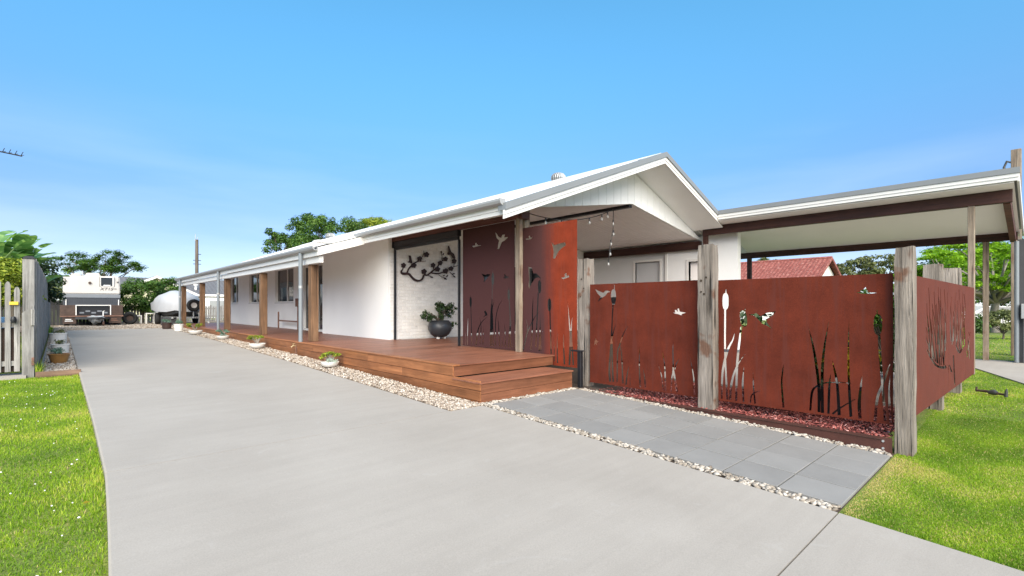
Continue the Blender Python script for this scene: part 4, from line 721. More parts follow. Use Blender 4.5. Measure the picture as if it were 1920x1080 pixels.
  [[4.764,.684],[4.789,.697],[4.815,.71],[4.825,.726],[4.803,.744],[4.765,.761],[4.738,.776],[4.724,.79],[4.719,.804],[4.731,.816],[4.783,.826],[4.863,.837],[4.913,.85],[4.895,.868],[4.842,.885],[4.792,.902],[4.747,.902],[4.79,.885],[4.832,.869],[4.841,.856],[4.794,.846],[4.711,.837],[4.643,.825],[4.619,.811],[4.617,.796],[4.624,.78],[4.646,.764],[4.674,.748],[4.686,.735],[4.671,.723],[4.64,.712],[4.609,.7]],
  [[1.042,1.035],[1.107,.999],[1.173,.962],[1.256,.923],[1.365,.879],[1.493,.833],[1.638,.79],[1.809,.756],[1.991,.729],[2.16,.709],[2.309,.695],[2.433,.689],[2.541,.684],[2.46,.733],[2.359,.735],[2.275,.735],[2.179,.741],[2.036,.756],[1.876,.776],[1.728,.801],[1.588,.838],[1.45,.883],[1.331,.926],[1.239,.963],[1.164,1.0],[1.089,1.036]],
  [[2.62,.715],[2.934,.588],[3.071,.585],[2.802,.714]],
  [[3.108,.828],[3.128,.755],[3.148,.681],[3.17,.607],[3.197,.53],[3.226,.452],[3.256,.373],[3.367,.363],[3.343,.441],[3.319,.52],[3.295,.597],[3.274,.672],[3.253,.746],[3.232,.82]],
  [[3.353,.973],[3.42,.934],[3.488,.894],[3.565,.861],[3.658,.835],[3.786,.813],[3.96,.809],[4.069,.829],[4.162,.86],[4.247,.884],[4.325,.895],[4.414,.903],[4.512,.911],[4.466,.922],[4.343,.92],[4.215,.917],[4.088,.905],[3.985,.879],[3.901,.849],[3.834,.834],[3.833,.835],[3.79,.844],[3.713,.863],[3.623,.894],[3.526,.934],[3.43,.973]],
 ],
}

PIECES = {}
def piece(name, dims, mat, parent, loc, c=.003):
    """a small chamfered block whose mesh is shared between alike pieces; loc = min corner in the world"""
    key = (name, mat, c) + tuple(round(d, 3) for d in dims)
    if key not in PIECES:
        mb = MB().box(0, dims[0], 0, dims[1], 0, dims[2], c)
        me = bpy.data.meshes.new(name)
        me.from_pydata(mb.v, [], mb.f); me.update()
        me.materials.append(MATS[mat])
        PIECES[key] = me
    ob = bpy.data.objects.new(name, PIECES[key])
    COL.objects.link(ob)
    ob.parent = parent
    ob.location = Vector(loc) - (root_loc(parent) if parent else Vector((0, 0, 0)))
    return ob

# ------------------------------------------------------------------ ground, driveway, beds
def make_ground():
    xs = np.unique(np.concatenate([np.linspace(-300, -12, 14), np.arange(-12, 26, .5), np.linspace(26, 400, 22)]))
    ys = np.unique(np.concatenate([np.linspace(-200, -10, 12), np.arange(-10, 40, .5), np.linspace(40, 420, 20)]))
    XX, YY = np.meshgrid(xs, ys)
    ZZ = terrain(XX, YY)
    v = np.stack([XX.ravel(), YY.ravel(), ZZ.ravel()], 1)
    nx, ny = len(xs), len(ys)
    i = (np.arange(ny - 1)[:, None] * nx + np.arange(nx - 1)[None, :]).ravel()
    f = np.stack([i, i + 1, i + 1 + nx, i + nx], 1)
    tag(big_mesh('ground', v, f, 4, 'lawn', smooth=True), kind='structure')
make_ground()

def slab(ya, yb, xl, xr, parent, mat='concrete', h=None, name='concrete_slab', zt=0.0, thick=.11):
    """slab following the fall of the drive; xl, xr are functions of y"""
    ys = sorted(set([ya, yb] + [y for y in GY if ya < y < yb] + list(np.arange(math.ceil(ya * 2) / 2, yb, .5))))
    ys = [y for k, y in enumerate(ys) if k == 0 or y - ys[k - 1] > 1e-4]
    mb = MB(); prof = []
    c = .012
    for k, y in enumerate(ys):
        a, b = xl(y), xr(y)
        z = float(g(y)) + zt if h is None else h
        prof.append([(a, y, z - thick), (a, y, z - c), (a + c, y, z), (a * .6 + b * .4, y, z), (b - c, y, z), (b, y, z - c), (b, y, z - thick)])
    m = 7
    mb.v = [p for row in prof for p in row]
    for k in range(len(ys) - 1):
        for j in range(m - 1):
            mb.f.append((k * m + j, k * m + j + 1, (k + 1) * m + j + 1, (k + 1) * m + j))
    mb.f.append(tuple(range(m)))
    mb.f.append(tuple(range((len(ys) - 1) * m, len(ys) * m)))
    return mb.build(name, mat, parent)
drive = tag(thing('driveway', None, None), kind='structure')
interp = lambda xs, ys: (lambda y: float(np.interp(y, xs, ys)))
slab(5.104, 27.3, interp([5.1, 7.3, 12, 27], [.27, .28, .26, .21]), lambda y: 3.67, drive)
slab(.996, 5.096, interp([-3, 1, 3.3, 4.1, 5.1], [-.25, .06, .19, .23, .27]), lambda y: 4.20, drive)
slab(-9, .984, interp([-9, 1], [-1.2, .06]), interp([-9, 0, 1], [4.0, 4.14, 4.20]), drive)
MB().box(.32, 3.6, 5.09, 5.11, float(g(5.1)) - .09, float(g(5.1)) - .018).build('joint_filler', 'joint_dark', drive)
MB().box(.12, 4.15, .98, 1.0, float(g(1)) - .09, float(g(1)) - .018).build('joint_filler', 'joint_dark', drive)

def sheet(name, x0, x1, y0, y1, zoff, mat, kind='structure', zfn=None):
    ys = list(np.arange(y0, y1, .5)) + [y1]
    mb = MB()
    for y in ys:
        z = float(g(y)) + zoff if zfn is None else zfn(y)
        mb.v += [(x0, y, z), (x1, y, z)]
    mb.f = [(2 * k, 2 * k + 1, 2 * k + 3, 2 * k + 2) for k in range(len(ys) - 1)]
    return tag(mb.build(name, mat), kind=kind)
sheet('gravel_bed', 3.64, 4.26, 5.08, 29.5, -.014, 'gravel_bed')
sheet('gravel_bed', -.27, .30, 11.75, 27.3, -.03, 'gravel_bed')
sheet('gravel_yard', -2.5, 14.0, 27.25, 41.0, -.012, 'gravel_bed')
sheet('gravel_bed', 4.18, 6.36, 1.0, 5.3, -.018, 'soil_dark')
sheet('garden_bed', 6.28, 9.5, 1.1, 6.9, 0, 'soil_dark', zfn=lambda y: max(.165, float(g(y)) - .006))

# pavers: 4 rows by 9, stack bond
paving = tag(thing('paving', None, None), kind='structure')
PW = .4535
for i in range(4):
    for j in range(9):
        x = 4.345 + i * PW; y = 1.01 + j * PW
        if y + PW > 5.20: continue
        ob = piece('paver', (PW - .014, PW - .010, .05), 'paver_grey', paving, (x, y, float(g(y + .22)) - .053 + random.uniform(-.0025, .0025)), .003)
        ob.rotation_euler = (math.atan2(float(g(y + .45)) - float(g(y)), .45), random.uniform(-.002, .002), 0)

# right-hand slab below the carport
cps = tag(thing('carport_slab', None, None), kind='structure')
patio = tag(MB().box(8.4, 15.5, 1.12, 6.74, .05, .212).build('patio', 'concrete'), kind='structure')
poly = [(9.0, -1.1), (8.0, -9), (18.2, -9), (18.2, 7.2), (15.55, 7.2), (15.55, .98), (13.06, .17)]
MB().prism(poly, lambda a, b, d: (a, b, d), .0, .135).build('concrete_slab', 'concrete', cps)

# ------------------------------------------------------------------ loose stones, chips, blades (stuff)
def rock_set(n=6):
    out = []
    for k in range(n):
        bm = bmesh.new()
        bmesh.ops.create_icosphere(bm, subdivisions=1, radius=.5)
        for w in bm.verts:
            w.co *= random.uniform(.75, 1.2)
        v = np.array([w.co[:] for w in bm.verts]); bm.verts.index_update()
        f = np.array([[w.index for w in q.verts] for q in bm.faces]); bm.free()
        out.append((v, f))
    return out
ROCKS = rock_set()
def scatter(name, pos, size, flat, mat, rng, rocks=None, parent=None):
    rocks = rocks or ROCKS
    V, F, T, base = [], [], [], 0
    n = len(pos)
    kind = rng.integers(0, len(rocks), n)
    for k, (rv, rf) in enumerate(rocks):
        idx = np.where(kind == k)[0]
        if not len(idx): continue
        m = len(idx)
        s = size[idx][:, None] * np.stack([rng.uniform(.8, 1.35, m), rng.uniform(.6, 1.0, m), rng.uniform(flat * .8, flat * 1.2, m)], 1)
        a = rng.uniform(0, 2 * np.pi, m); t1 = rng.normal(0, .3, m); t2 = rng.normal(0, .3, m)
        ca, sa, c1, s1, c2, s2 = np.cos(a), np.sin(a), np.cos(t1), np.sin(t1), np.cos(t2), np.sin(t2)
        p = rv[None] * s[:, None, :]
        x, y, z = p[..., 0], p[..., 1], p[..., 2]
        y, z = y * c1[:, None] - z * s1[:, None], y * s1[:, None] + z * c1[:, None]
        x, z = x * c2[:, None] + z * s2[:, None], -x * s2[:, None] + z * c2[:, None]
        x, y = x * ca[:, None] - y * sa[:, None], x * sa[:, None] + y * ca[:, None]
        p = np.stack([x, y, z], -1) + pos[idx][:, None, :]
        V.append(p.reshape(-1, 3))
        F.append((rf[None] + (np.arange(m) * len(rv))[:, None, None] + base).reshape(-1, 3))
        T.append(np.repeat(rng.uniform(0, 1, m), len(rf)))
        base += m * len(rv)
    return big_mesh(name, np.concatenate(V), np.concatenate(F), 3, mat, parent, np.concatenate(T))
def strip_pts(x0, x1, y0, y1, n, zoff, rng, zfn=g, dens=None):
    if dens is None:
        y = rng.uniform(y0, y1, n)
    else:   # denser towards y0
        y = y0 + (y1 - y0) * rng.uniform(0, 1, n) ** dens
    x = rng.uniform(x0, x1, n)
    return np.stack([x, y, zfn(y) + zoff + rng.uniform(-.006, .010, n)], 1)
p = strip_pts(3.69, 4.22, 5.12, 29.3, 13000, -.002, RNG, dens=1.7)
tag(scatter('gravel_strip', p, RNG.uniform(.018, .046, len(p)) * (1 + p[:, 1] * .012), .6, 'gravel_tan', RNG), 'tan and cream pebble strip between the driveway and the timber deck', 'gravel', kind='stuff')
p = strip_pts(-.25, .235, 11.9, 27.2, 7000, -.015, RNG, dens=1.3)
tag(scatter('gravel_strip', p, RNG.uniform(.025, .055, len(p)), .6, 'gravel_tan', RNG), 'pale pebble bed along the tall paling fence left of the driveway', 'gravel', kind='stuff')
p = strip_pts(0, 4.6, 27.35, 34, 5000, -.006, RNG)
tag(scatter('yard_gravel', p, RNG.uniform(.03, .06, len(p)), .5, 'gravel_tan', RNG), 'tan gravel parking yard at the end of the driveway', 'gravel', kind='stuff')
p = np.concatenate([strip_pts(4.215, 4.335, 1.02, 5.1, 760, -.008, RNG), strip_pts(6.165, 6.285, 1.02, 5.05, 900, -.004, RNG), strip_pts(4.25, 6.2, 5.10, 5.19, 420, -.004, RNG)])
tag(scatter('pebble_edging', p, RNG.uniform(.032, .066, len(p)), .45, 'gravel_white', RNG), 'white pebble border around the grey pavers', 'gravel', kind='stuff')

def chips(name, n, x0, x1, y0, y1, z, mat, rng):
    c = np.stack([rng.uniform(x0, x1, n), rng.uniform(y0, y1, n), z + rng.uniform(-.005, .022, n)], 1)
    L, W, H = rng.uniform(.02, .06, n), rng.uniform(.008, .02, n), rng.uniform(.003, .008, n)
    cube = np.array([(x, y, zz) for zz in (-.5, .5) for y in (-.5, .5) for x in (-.5, .5)])
    fc = np.array([(0, 2, 3, 1), (4, 5, 7, 6), (0, 1, 5, 4), (2, 6, 7, 3), (0, 4, 6, 2), (1, 3, 7, 5)])
    p = cube[None] * np.stack([L, W, H], 1)[:, None, :]
    a, t = rng.uniform(0, 2 * np.pi, n), rng.normal(0, .35, n)
    x, y, zz = p[..., 0], p[..., 1], p[..., 2]
    x, zz = x * np.cos(t)[:, None] + zz * np.sin(t)[:, None], -x * np.sin(t)[:, None] + zz * np.cos(t)[:, None]
    x, y = x * np.cos(a)[:, None] - y * np.sin(a)[:, None], x * np.sin(a)[:, None] + y * np.cos(a)[:, None]
    v = (np.stack([x, y, zz], -1) + c[:, None, :]).reshape(-1, 3)
    f = (fc[None] + (np.arange(n) * 8)[:, None, None]).reshape(-1, 4)
    return big_mesh(name, v, f, 4, mat, None, np.repeat(rng.uniform(0, 1, n) ** 1.3, 6))
tag(chips('red_mulch', 13000, 6.31, 8.3, 1.05, 5.2, .175, 'mulch_red', RNG), 'red dyed wood chip mulch beneath the low rusted screens', 'mulch', kind='stuff')

def blades(name, x, y, z, h, w, mat, rng, lean=.45, tint=None, label=None):
    n = len(x)
    a = rng.uniform(0, 2 * np.pi, n)
    d = np.stack([np.cos(a), np.sin(a)], 1)
    la = rng.uniform(0, 2 * np.pi, n); lm = h * np.abs(rng.normal(0, lean, n))
    b = np.stack([x, y, z], 1)
    s = np.concatenate([d * (w / 2)[:, None], np.zeros((n, 1))], 1)
    lx = np.stack([np.cos(la) * lm, np.sin(la) * lm], 1)
    mid = b + np.concatenate([lx * .35, (h * .55)[:, None]], 1)
    tip = b + np.concatenate([lx, (h * np.sqrt(np.clip(1 - (lm / h) ** 2 * .5, .2, 1)))[:, None]], 1)
    v = np.stack([b - s, b + s, mid + s * .7, mid - s * .7, tip], 1).reshape(-1, 3)
    i = np.arange(n) * 5
    f = np.concatenate([np.stack([i, i + 1, i + 2], 1), np.stack([i, i + 2, i + 3], 1), np.stack([i + 3, i + 2, i + 4], 1)])
    t = tint if tint is not None else rng.uniform(0, 1, n)
    return big_mesh(name, v, f, 3, mat, None, np.concatenate([t, t, t]))
def patch_noise(x, y, s):
    return (np.sin(x * 2.1 * s + 1.3 * np.sin(y * 1.7 * s)) + np.sin(y * 2.7 * s + 1.1 * np.sin(x * 2.3 * s + 2)) + np.sin((x + y) * 1.3 * s)) / 3
def lawn_pts(n, x0, x1, y0, y1, rng, keep):
    x, y = rng.uniform(x0, x1, n), rng.uniform(y0, y1, n)
    m = keep(x, y)
    return x[m], y[m]
lx = interp([-9, 1, 3.3, 4.1, 5.1, 7.3, 12], [-1.2, .06, .19, .23, .27, .28, .26])
drive_left = lambda y: np.interp(y, [-9, 1, 3.3, 4.1, 5.1, 7.3, 12], [-1.2, .06, .19, .23, .27, .28, .26])
def left_lawn():
    xa, ya = lawn_pts(95000, -1.3, .3, 2.6, 11.75, RNG, lambda x, y: x < drive_left(y) - .012)
    xb, yb = lawn_pts(80000, -6, -.9, -1, 11.4, RNG, lambda x, y: x < drive_left(y) - .02)
    x, y = np.concatenate([xa, xb]), np.concatenate([ya, yb])
    pn = patch_noise(x, y, 1.0)
    edge = np.clip(1 - (drive_left(y) - x) / .12, 0, 1)
    pn2 = patch_noise(x * 3.1 + 3, y * 3.3, 1.0); pn3 = patch_noise(x * .7 + 1, y * .8 + 4, 1.0)
    h = (.018 + .010 * (pn + 1)) * RNG.uniform(.6, 1.35, len(x)) * (1 + .9 * edge * RNG.uniform(0, 1, len(x)))
    t = np.clip(.50 + .16 * pn + .24 * pn2 + .24 * pn3 + RNG.normal(0, .15, len(x)), 0, .90)
    dry = RNG.uniform(0, 1, len(x)) < .02 + .35 * np.clip(pn2 * pn3 - .22, 0, 1)
    t[dry] = 1.0
    tag(blades('lawn_grass', x, y, terrain(x, y) - .003, h, RNG.uniform(.004, .0075, len(x)), 'grass_blade', RNG, .75, t), 'green lawn dotted with clover flowers left of the driveway', 'grass', kind='stuff')
    n = 110
    cx, cy = lawn_pts(n * 2, -1.2, .2, 2.9, 11.3, RNG, lambda x, y: (x < drive_left(y) - .1) & (patch_noise(x, y, 2.2) > -.25))
    p = np.stack([cx, cy, terrain(cx, cy) + RNG.uniform(.035, .055, len(cx))], 1)
    tag(scatter('clover_flowers', p, RNG.uniform(.011, .019, len(p)), .7, 'clover', RNG), 'small white clover flowers scattered through the left lawn', 'flowers', kind='stuff')
left_lawn()
def right_lawn():
    keep = lambda x, y: (y < .985 - .0 * x) & (x > np.interp(y, [-9, 0, 1], [4.0, 4.14, 4.20]) + .012) & ~((x > 13.0) & (y < .17 + (x - 13.06) * .32) ) & ~((y < -1.1 + (x - 9.0) * .312) & (x > 9)) & ~((x > 15.5) & (x < 18.25)) & ~((x > 8.0) & (y < -1.1))
    xa, ya = lawn_pts(120000, 4.1, 9.0, -.25, 1.0, RNG, keep)
    xb, yb = lawn_pts(45000, 9.0, 15.6, -.9, 1.0, RNG, keep)
    xc, yc = lawn_pts(45000, 4.0, 9.2, -4, -.25, RNG, keep)
    xd, yd = lawn_pts(26000, 18.3, 34, -3, 5, RNG, lambda x, y: x > 18.3)
    xe, ye = lawn_pts(20000, 6.7, 15.4, .95, 1.6, RNG, lambda x, y: (x > 9.6) | (y < 1.05))
    x, y = np.concatenate([xa, xb, xc, xd, xe]), np.concatenate([ya, yb, yc, yd, ye])
    pn = patch_noise(x + 5, y + 9, .8)
    edge = np.clip(1 - (x - 4.2) / .2, 0, 1) * (y < 1)
    pav = np.clip(1 - (.985 - y) / .18, 0, 1) * (x < 6.2)
    pn2 = patch_noise(x * 2.7 + 3, y * 3.1, 1.0); pn3 = patch_noise(x * .9 + 1, y * 1.3 + 4, 1.0)
    h = (.012 + .006 * (pn + 1)) * RNG.uniform(.6, 1.3, len(x)) * (1 + .3 * edge) * (1 - .35 * pav)
    h[x > 18] *= 2.0
    t = np.clip(.42 + .15 * pn + .26 * pn2 + .26 * pn3 + RNG.normal(0, .14, len(x)), 0, .90)
    dry = RNG.uniform(0, 1, len(x)) < (.05 + .5 * np.clip(pn2 * .7 + pn3 * .7 - .2, 0, 1) + .6 * pav)
    t[dry] = 1.0
    w = RNG.uniform(.004, .007, len(x)); w[x > 18] *= 3; w[(x > 9) & (x < 18)] *= 1.6
    tag(blades('lawn_grass', x, y, terrain(x, y) - .003, h, w, 'grass_blade', RNG, .85, t), 'mown lawn beside the pavers and below the corner screen', 'grass', kind='stuff')
right_lawn()

# ------------------------------------------------------------------ deck
DZ = .69
deck = thing('timber_deck', 'oiled red-brown timber deck with one wide step beside the driveway', 'deck', (4.24, 5.2, .2))
BW, GAP = .138, .007
def ysegs(y0, y1):
    out, y = [], y0
    while y < y1 - .01:
        L = min(random.choice([2.1, 2.7, 3.3, 3.9]), y1 - y)
        if y1 - y - L < .6: L = y1 - y
        out.append((y, y + L)); y += L
    return out
for (a, b) in ysegs(5.84, 29.5):           # picture-frame board along the outer edge
    piece('deck_board', (BW, b - a - .002, .022), 'deck_y', deck, (4.235, a, DZ - .022))
y = 5.835
while y < 29.4:
    x1 = 6.46 if y < 6.75 else (14.38 if y < 11.25 else 6.6)
    if y < 5.9:
        piece('deck_board', (x1 - 4.379, BW, .022), 'deck_x', deck, (4.379, y, DZ - .022))
    elif x1 > 8:
        cut = random.choice([6.2, 7.1, 8.0])
        piece('deck_board', (cut - 4.379 - .002, BW, .022), 'deck_x', deck, (4.379, y, DZ - .022))
        piece('deck_board', (x1 - cut, BW, .022), 'deck_x', deck, (cut, y, DZ - .022))
    else:
        piece('deck_board', (x1 - 4.379, BW, .022), 'deck_x', deck, (4.379, y, DZ - .022))
    y += BW + GAP
for k, (z0, z1) in enumerate([(.529, .665), (.385, .522), (.241, .378), (.097, .234)]):   # side skirting
    ystart = 5.85 if k == 0 else 5.215
    for (a, b) in ysegs(ystart, 29.5):
        if z1 < float(g(a)) - .05: continue
        piece('skirting_board', (.020, b - a - .003, z1 - z0), 'deck_y', deck, (4.245, a, z0))
piece('skirting_board', (2.16, .020, .150), 'deck_front', deck, (4.268, 5.852, .516))          # riser
for z0, z1 in [(.338, .476), (.195, .334)]:
    piece('skirting_board', (1.93, .020, z1 - z0), 'deck_front', deck, (4.268, 5.215, z0))
for k in range(5):                                                                      # tread of the step
    piece('tread_board', (1.98, .128, .022), 'deck_x', deck, (4.235, 5.200 + k * .131, .478))
MB().box(4.28, 6.44, 5.9, 11.3, .2, .660).box(6.45, 14.3, 6.8, 11.3, .25, .660).box(4.28, 6.5, 11.3, 29.45, .2, .660).box(4.28, 6.19, 5.25, 5.88, .1, .470).build('sub_frame', 'soil_dark', deck)

# ------------------------------------------------------------------ house
house = thing('house', 'white single storey house with long verandah and gabled porch', 'house', (10, 16, .5))
def wallX(x0, x1, y0, y1, z0, z1, holes, name='wall', mat='wall_white'):
    mb = MB()
    ys = sorted(set([y0, y1] + [h[0] for h in holes] + [h[1] for h in holes]))
    for a, b in zip(ys[:-1], ys[1:]):
        hs = [h for h in holes if h[0] <= a + 1e-6 and h[1] >= b - 1e-6]
        if hs:
            h = hs[0]
            if h[2] > z0 + .01: mb.box(x0, x1, a, b, z0, h[2])
            if h[3] < z1 - .01: mb.box(x0, x1, a, b, h[3], z1)
        else:
            mb.box(x0, x1, a, b, z0, z1)
    return mb.build(name, mat, house)
wins = [(19.45, 21.6, 1.72, 3.08), (23.75, 25.4, 1.72, 3.08), (27.35, 28.85, 1.72, 3.08)]
sd = (16.0, 18.4, .70, 3.04)
wallX(6.6, 6.85, 15.75, 29.39, .3, 3.6, wins + [sd])
MB().box(6.25, 6.55, 11.43, 15.75, .69, 3.42).build('wall', 'wall_white', house)
MB().prism([(6.6, .3), (15, .3), (15, 3.4), (10.7, 5.0), (6.6, 3.45)], lambda a, b, d: (a, d, b), 29.4, 29.6).box(14.9, 15.1, 11.5, 29.4, .3, 3.6).box(6.9, 7.05, 15.8, 29.3, .3, .6).build('wall', 'wall_white', house)
for (a, b, z0, z1) in wins:
    fr = MB()
    x0, x1 = 6.68, 6.73
    fr.box(x0, x1, a, a + .045, z0, z1).box(x0, x1, b - .045, b, z0, z1).box(x0, x1, a + .045, b - .045, z0, z0 + .05).box(x0, x1, a + .045, b - .045, z1 - .05, z1)
    m = a + (b - a) * .42
    fr.box(x0 - .012, x1, m - .03, m + .03, z0 + .05, z1 - .05)
    w = fr.build('window', 'trim_white', house)
    MB().box(6.70, 6.712, a + .045, m - .03, z0 + .05, z1 - .05).build('pane', 'glass_dark', w)
    MB().box(6.695, 6.707, m + .03, b - .045, z0 + .05, z1 - .05).build('pane', 'glass_dark', w)
    MB().box(6.575, 6.69, a - .03, b + .03, z0 - .04, z0 - .003).build('sill', 'wall_grey', w)
    MB().box(6.86, 6.88, m + .25, b - .2, z0 + .1, z1 - .2).build('curtain', 'trim_white', w)
a, b, z0, z1 = sd
fr = MB().box(6.66, 6.73, a, a + .05, z0, z1).box(6.66, 6.73, b - .05, b, z0, z1).box(6.66, 6.73, a + .05, b - .05, z1 - .06, z1).box(6.62, 6.74, a + .05, b - .05, z0, z0 + .06).box(6.65, 6.72, 17.15, 17.22, z0 + .06, z1 - .06)
d = fr.build('sliding_door', 'trim_white', house)
MB().box(6.69, 6.70, a + .05, 17.15, z0 + .06, z1 - .06).build('pane', 'glass_dark', d)
MB().box(6.675, 6.685, 17.22, b - .05, z0 + .06, z1 - .06).build('pane', 'glass_dark', d)
MB().box(6.655, 6.675, 17.16, 17.21, 1.6, 1.85).build('handle', 'black_metal', d)

# painted brick wall at the back of the porch
RX_ = 10.7
bw = MB().prism([(6.28, .3), (14.6, .3), (14.6, 3.5), (RX_, 4.4), (6.62, 3.42), (6.28, 3.30)], lambda a, b, d: (a, d, b), 11.435, 11.65).build('brick_wall', 'mortar_white', house)
BX, BH = .230, .076
rest = MB()
for r in range(33):
    z = .70 + r * (BH + .010)
    off = -.12 if r % 2 else 0.0
    x = 6.30 + off
    k = 0
    while x < 12.0:
        xa, xb = max(x, 6.285), min(x + BX, 12.0)
        if xb - xa > .03:
            yo = 11.424 + random.uniform(-.0015, .0015)
            if xa < 8.35:
                piece('brick', (round(xb - xa, 3), .03, BH), 'brick_white', bw, (xa, yo, z), .004)
            else:
                rest.box(xa, xb, yo, yo + .03, z, z + BH)
        x += BX + .010
sg = MB().box(8.75, 8.81, 11.37, 11.42, .70, 2.88).box(12.9, 12.96, 11.37, 11.42, .70, 2.88).box(8.81, 12.9, 11.37, 11.42, 2.82, 2.88).box(8.81, 12.9, 11.37, 11.42, .70, .76).box(10.80, 10.86, 11.37, 11.42, .76, 2.82).build('sliding_door', 'trim_white', house)
MB().box(8.81, 10.80, 11.39, 11.40, .76, 2.82).build('pane', 'glass_dark', sg)
MB().box(10.86, 12.9, 11.385, 11.395, .76, 2.82).build('pane', 'glass_dark', sg)
tag(rest.build('brickwork', 'brick_white', bw), kind='stuff')

# wall on the far side of the porch with two doors
g1 = wallX(14.46, 14.62, 8.2, 11.43, .3, 3.6, [(8.42, 9.36, .69, 3.05)], mat='wall_grey')
g2 = wallX(14.40, 14.62, 5.9, 8.2, .3, 3.7, [(6.55, 7.4, .69, 2.95)], mat='wall_white')
for (a, b, zt, mat_) in [(8.42, 9.36, 3.05, 'door_grey'), (6.55, 7.4, 2.95, 'ceiling_cream')]:
    dd = MB().box(14.53, 14.57, a, b, .70, zt).build('door', mat_, house)
    x0 = 14.43 if a > 8 else 14.37
    MB().box(x0, 14.53, a - .07, a, .70, zt + .07).box(x0, 14.53, b, b + .07, .70, zt + .07).box(x0, 14.53, a, b, zt, zt + .07).build('door_frame', 'trim_white', dd)
    MB().tube([(14.50, a + .08, 1.7), (14.47, a + .08, 1.7), (14.47, a + .18, 1.7)], .011, 6).build('handle', 'galv', dd)
MB().box(14.385, 14.40, 8.12, 8.2, .7, 3.5).build('corner_trim', 'trim_white', house)
sw = MB().box(14.445, 14.46, 10.35, 10.43, 1.98, 2.1).box(14.445, 14.46, 10.5, 10.62, 1.98, 2.1).build('switch_plate', 'trim_white', house)

# ---- roof
RX, RZ, SL = 10.7, 5.24, .378
zr = lambda x: RZ - SL * abs(x - RX)
def slope_box(x0, x1, y0, y1, h0, h1, zf=zr):
    return MB().hexa([(x0, y0, zf(x0) + h0), (x1, y0, zf(x1) + h0), (x1, y1, zf(x1) + h0), (x0, y1, zf(x0) + h0),
                      (x0, y0, zf(x0) + h1), (x1, y0, zf(x1) + h1), (x1, y1, zf(x1) + h1), (x0, y1, zf(x0) + h1)])
def ribbed_roof(x0, x1, y0, y1, zf, pitch=.19):
    mb = MB(); ys = []
    y = y0
    while y < y1 - .01:
        ys += [(y, 0), (y + pitch - .045, 0), (y + pitch - .034, .017), (y + pitch - .011, .017)]
        y += pitch
    ys.append((y1, 0))
    for yy, h in ys:
        for x in (x0, x1):
            mb.v += [(x, yy, zf(x) + h), (x, yy, zf(x) + h - .012)]
    for k in range(len(ys) - 1):
        i = k * 4
        mb.f += [(i, i + 2, i + 6, i + 4), (i + 1, i + 5, i + 7, i + 3), (i, i + 4, i + 5, i + 1), (i + 2, i + 3, i + 7, i + 6)]
    return mb
roofL = ribbed_roof(5.50, RX, 6.22, 30.0, zr).build('roof', 'roof_white', house)
roofR = ribbed_roof(RX, 15.9, 6.22, 30.0, zr).build('roof', 'roof_white', house)
MB().hexa([(RX - .16, 6.2, zr(RX - .16) + .02), (RX, 6.2, RZ + .02), (RX, 30, RZ + .02), (RX - .16, 30, zr(RX - .16) + .02),
           (RX - .16, 6.2, zr(RX - .16) + .035), (RX, 6.2, RZ + .045), (RX, 30, RZ + .045), (RX - .16, 30, zr(RX - .16) + .035)]).build('ridge_cap', 'roof_white', roofL)
def zv(x): return 2.955 + (x - 4.40) * .315
ribbed_roof(4.36, 5.62, 11.4, 29.7, zv).build('verandah_roof', 'roof_white', house)
# barge: grey cap, two-step white board
for x0, x1 in ((5.47, RX), (RX, 13.56)):
    slope_box(x0, x1, 6.045, 6.24, -.085, .035).build('barge_cap', 'flashing_grey', house)
    slope_box(x0, x1, 6.075, 6.115, -.165, -.087).build('barge_board', 'trim_white', house)
    slope_box(x0, x1, 6.090, 6.115, -.235, -.167).build('barge_board', 'trim_white', house)
slope_box(5.78, RX, 6.115, 7.0, -.215, -.185).build('soffit', 'soffit_white', house)
slope_box(RX, 13.9, 6.115, 7.0, -.215, -.185).build('soffit', 'soffit_white', house)
slope_box(5.56, RX, 7.0, 29.9, -.06, -.02).build('roof_lining', 'soffit_white', house)
slope_box(RX, 15.8, 7.0, 29.9, -.06, -.02).build('roof_lining', 'soffit_white', house)
# gable infill: upright boards between the roof and the flatter porch ceiling
CA, CS = 4.17, .163
zc = lambda x: CA - CS * abs(x - RX)
zt = lambda x: zr(x) - .2155
x = 6.90
gable = MB().prism([(6.9, zc(6.9) + .02), (RX, zc(RX) + .03), (14.45, zc(14.45) + .02), (14.4, zt(14.4) - .03), (RX, zt(RX) - .05), (7.0, zt(7.0) - .02)], lambda a, b, d: (a, d, b), 7.035, 7.06).build('gable', 'mortar_white', house)
while x < 14.45:
    xb = min(x + .30, 14.45)
    mid = [RX] if x < RX < xb else []
    top = [(q, zt(q)) for q in [x] + mid + [xb - .010]]
    bot = [(q, zc(q)) for q in [x] + mid + [xb - .010]]
    top = [(q, max(zz, zc(q) + .004)) for q, zz in top]
    MB().prism(bot + top[::-1], lambda a, b, d: (a, d, b), 7.010, 7.034).build('gable_board', 'soffit_white', gable)
    x = xb
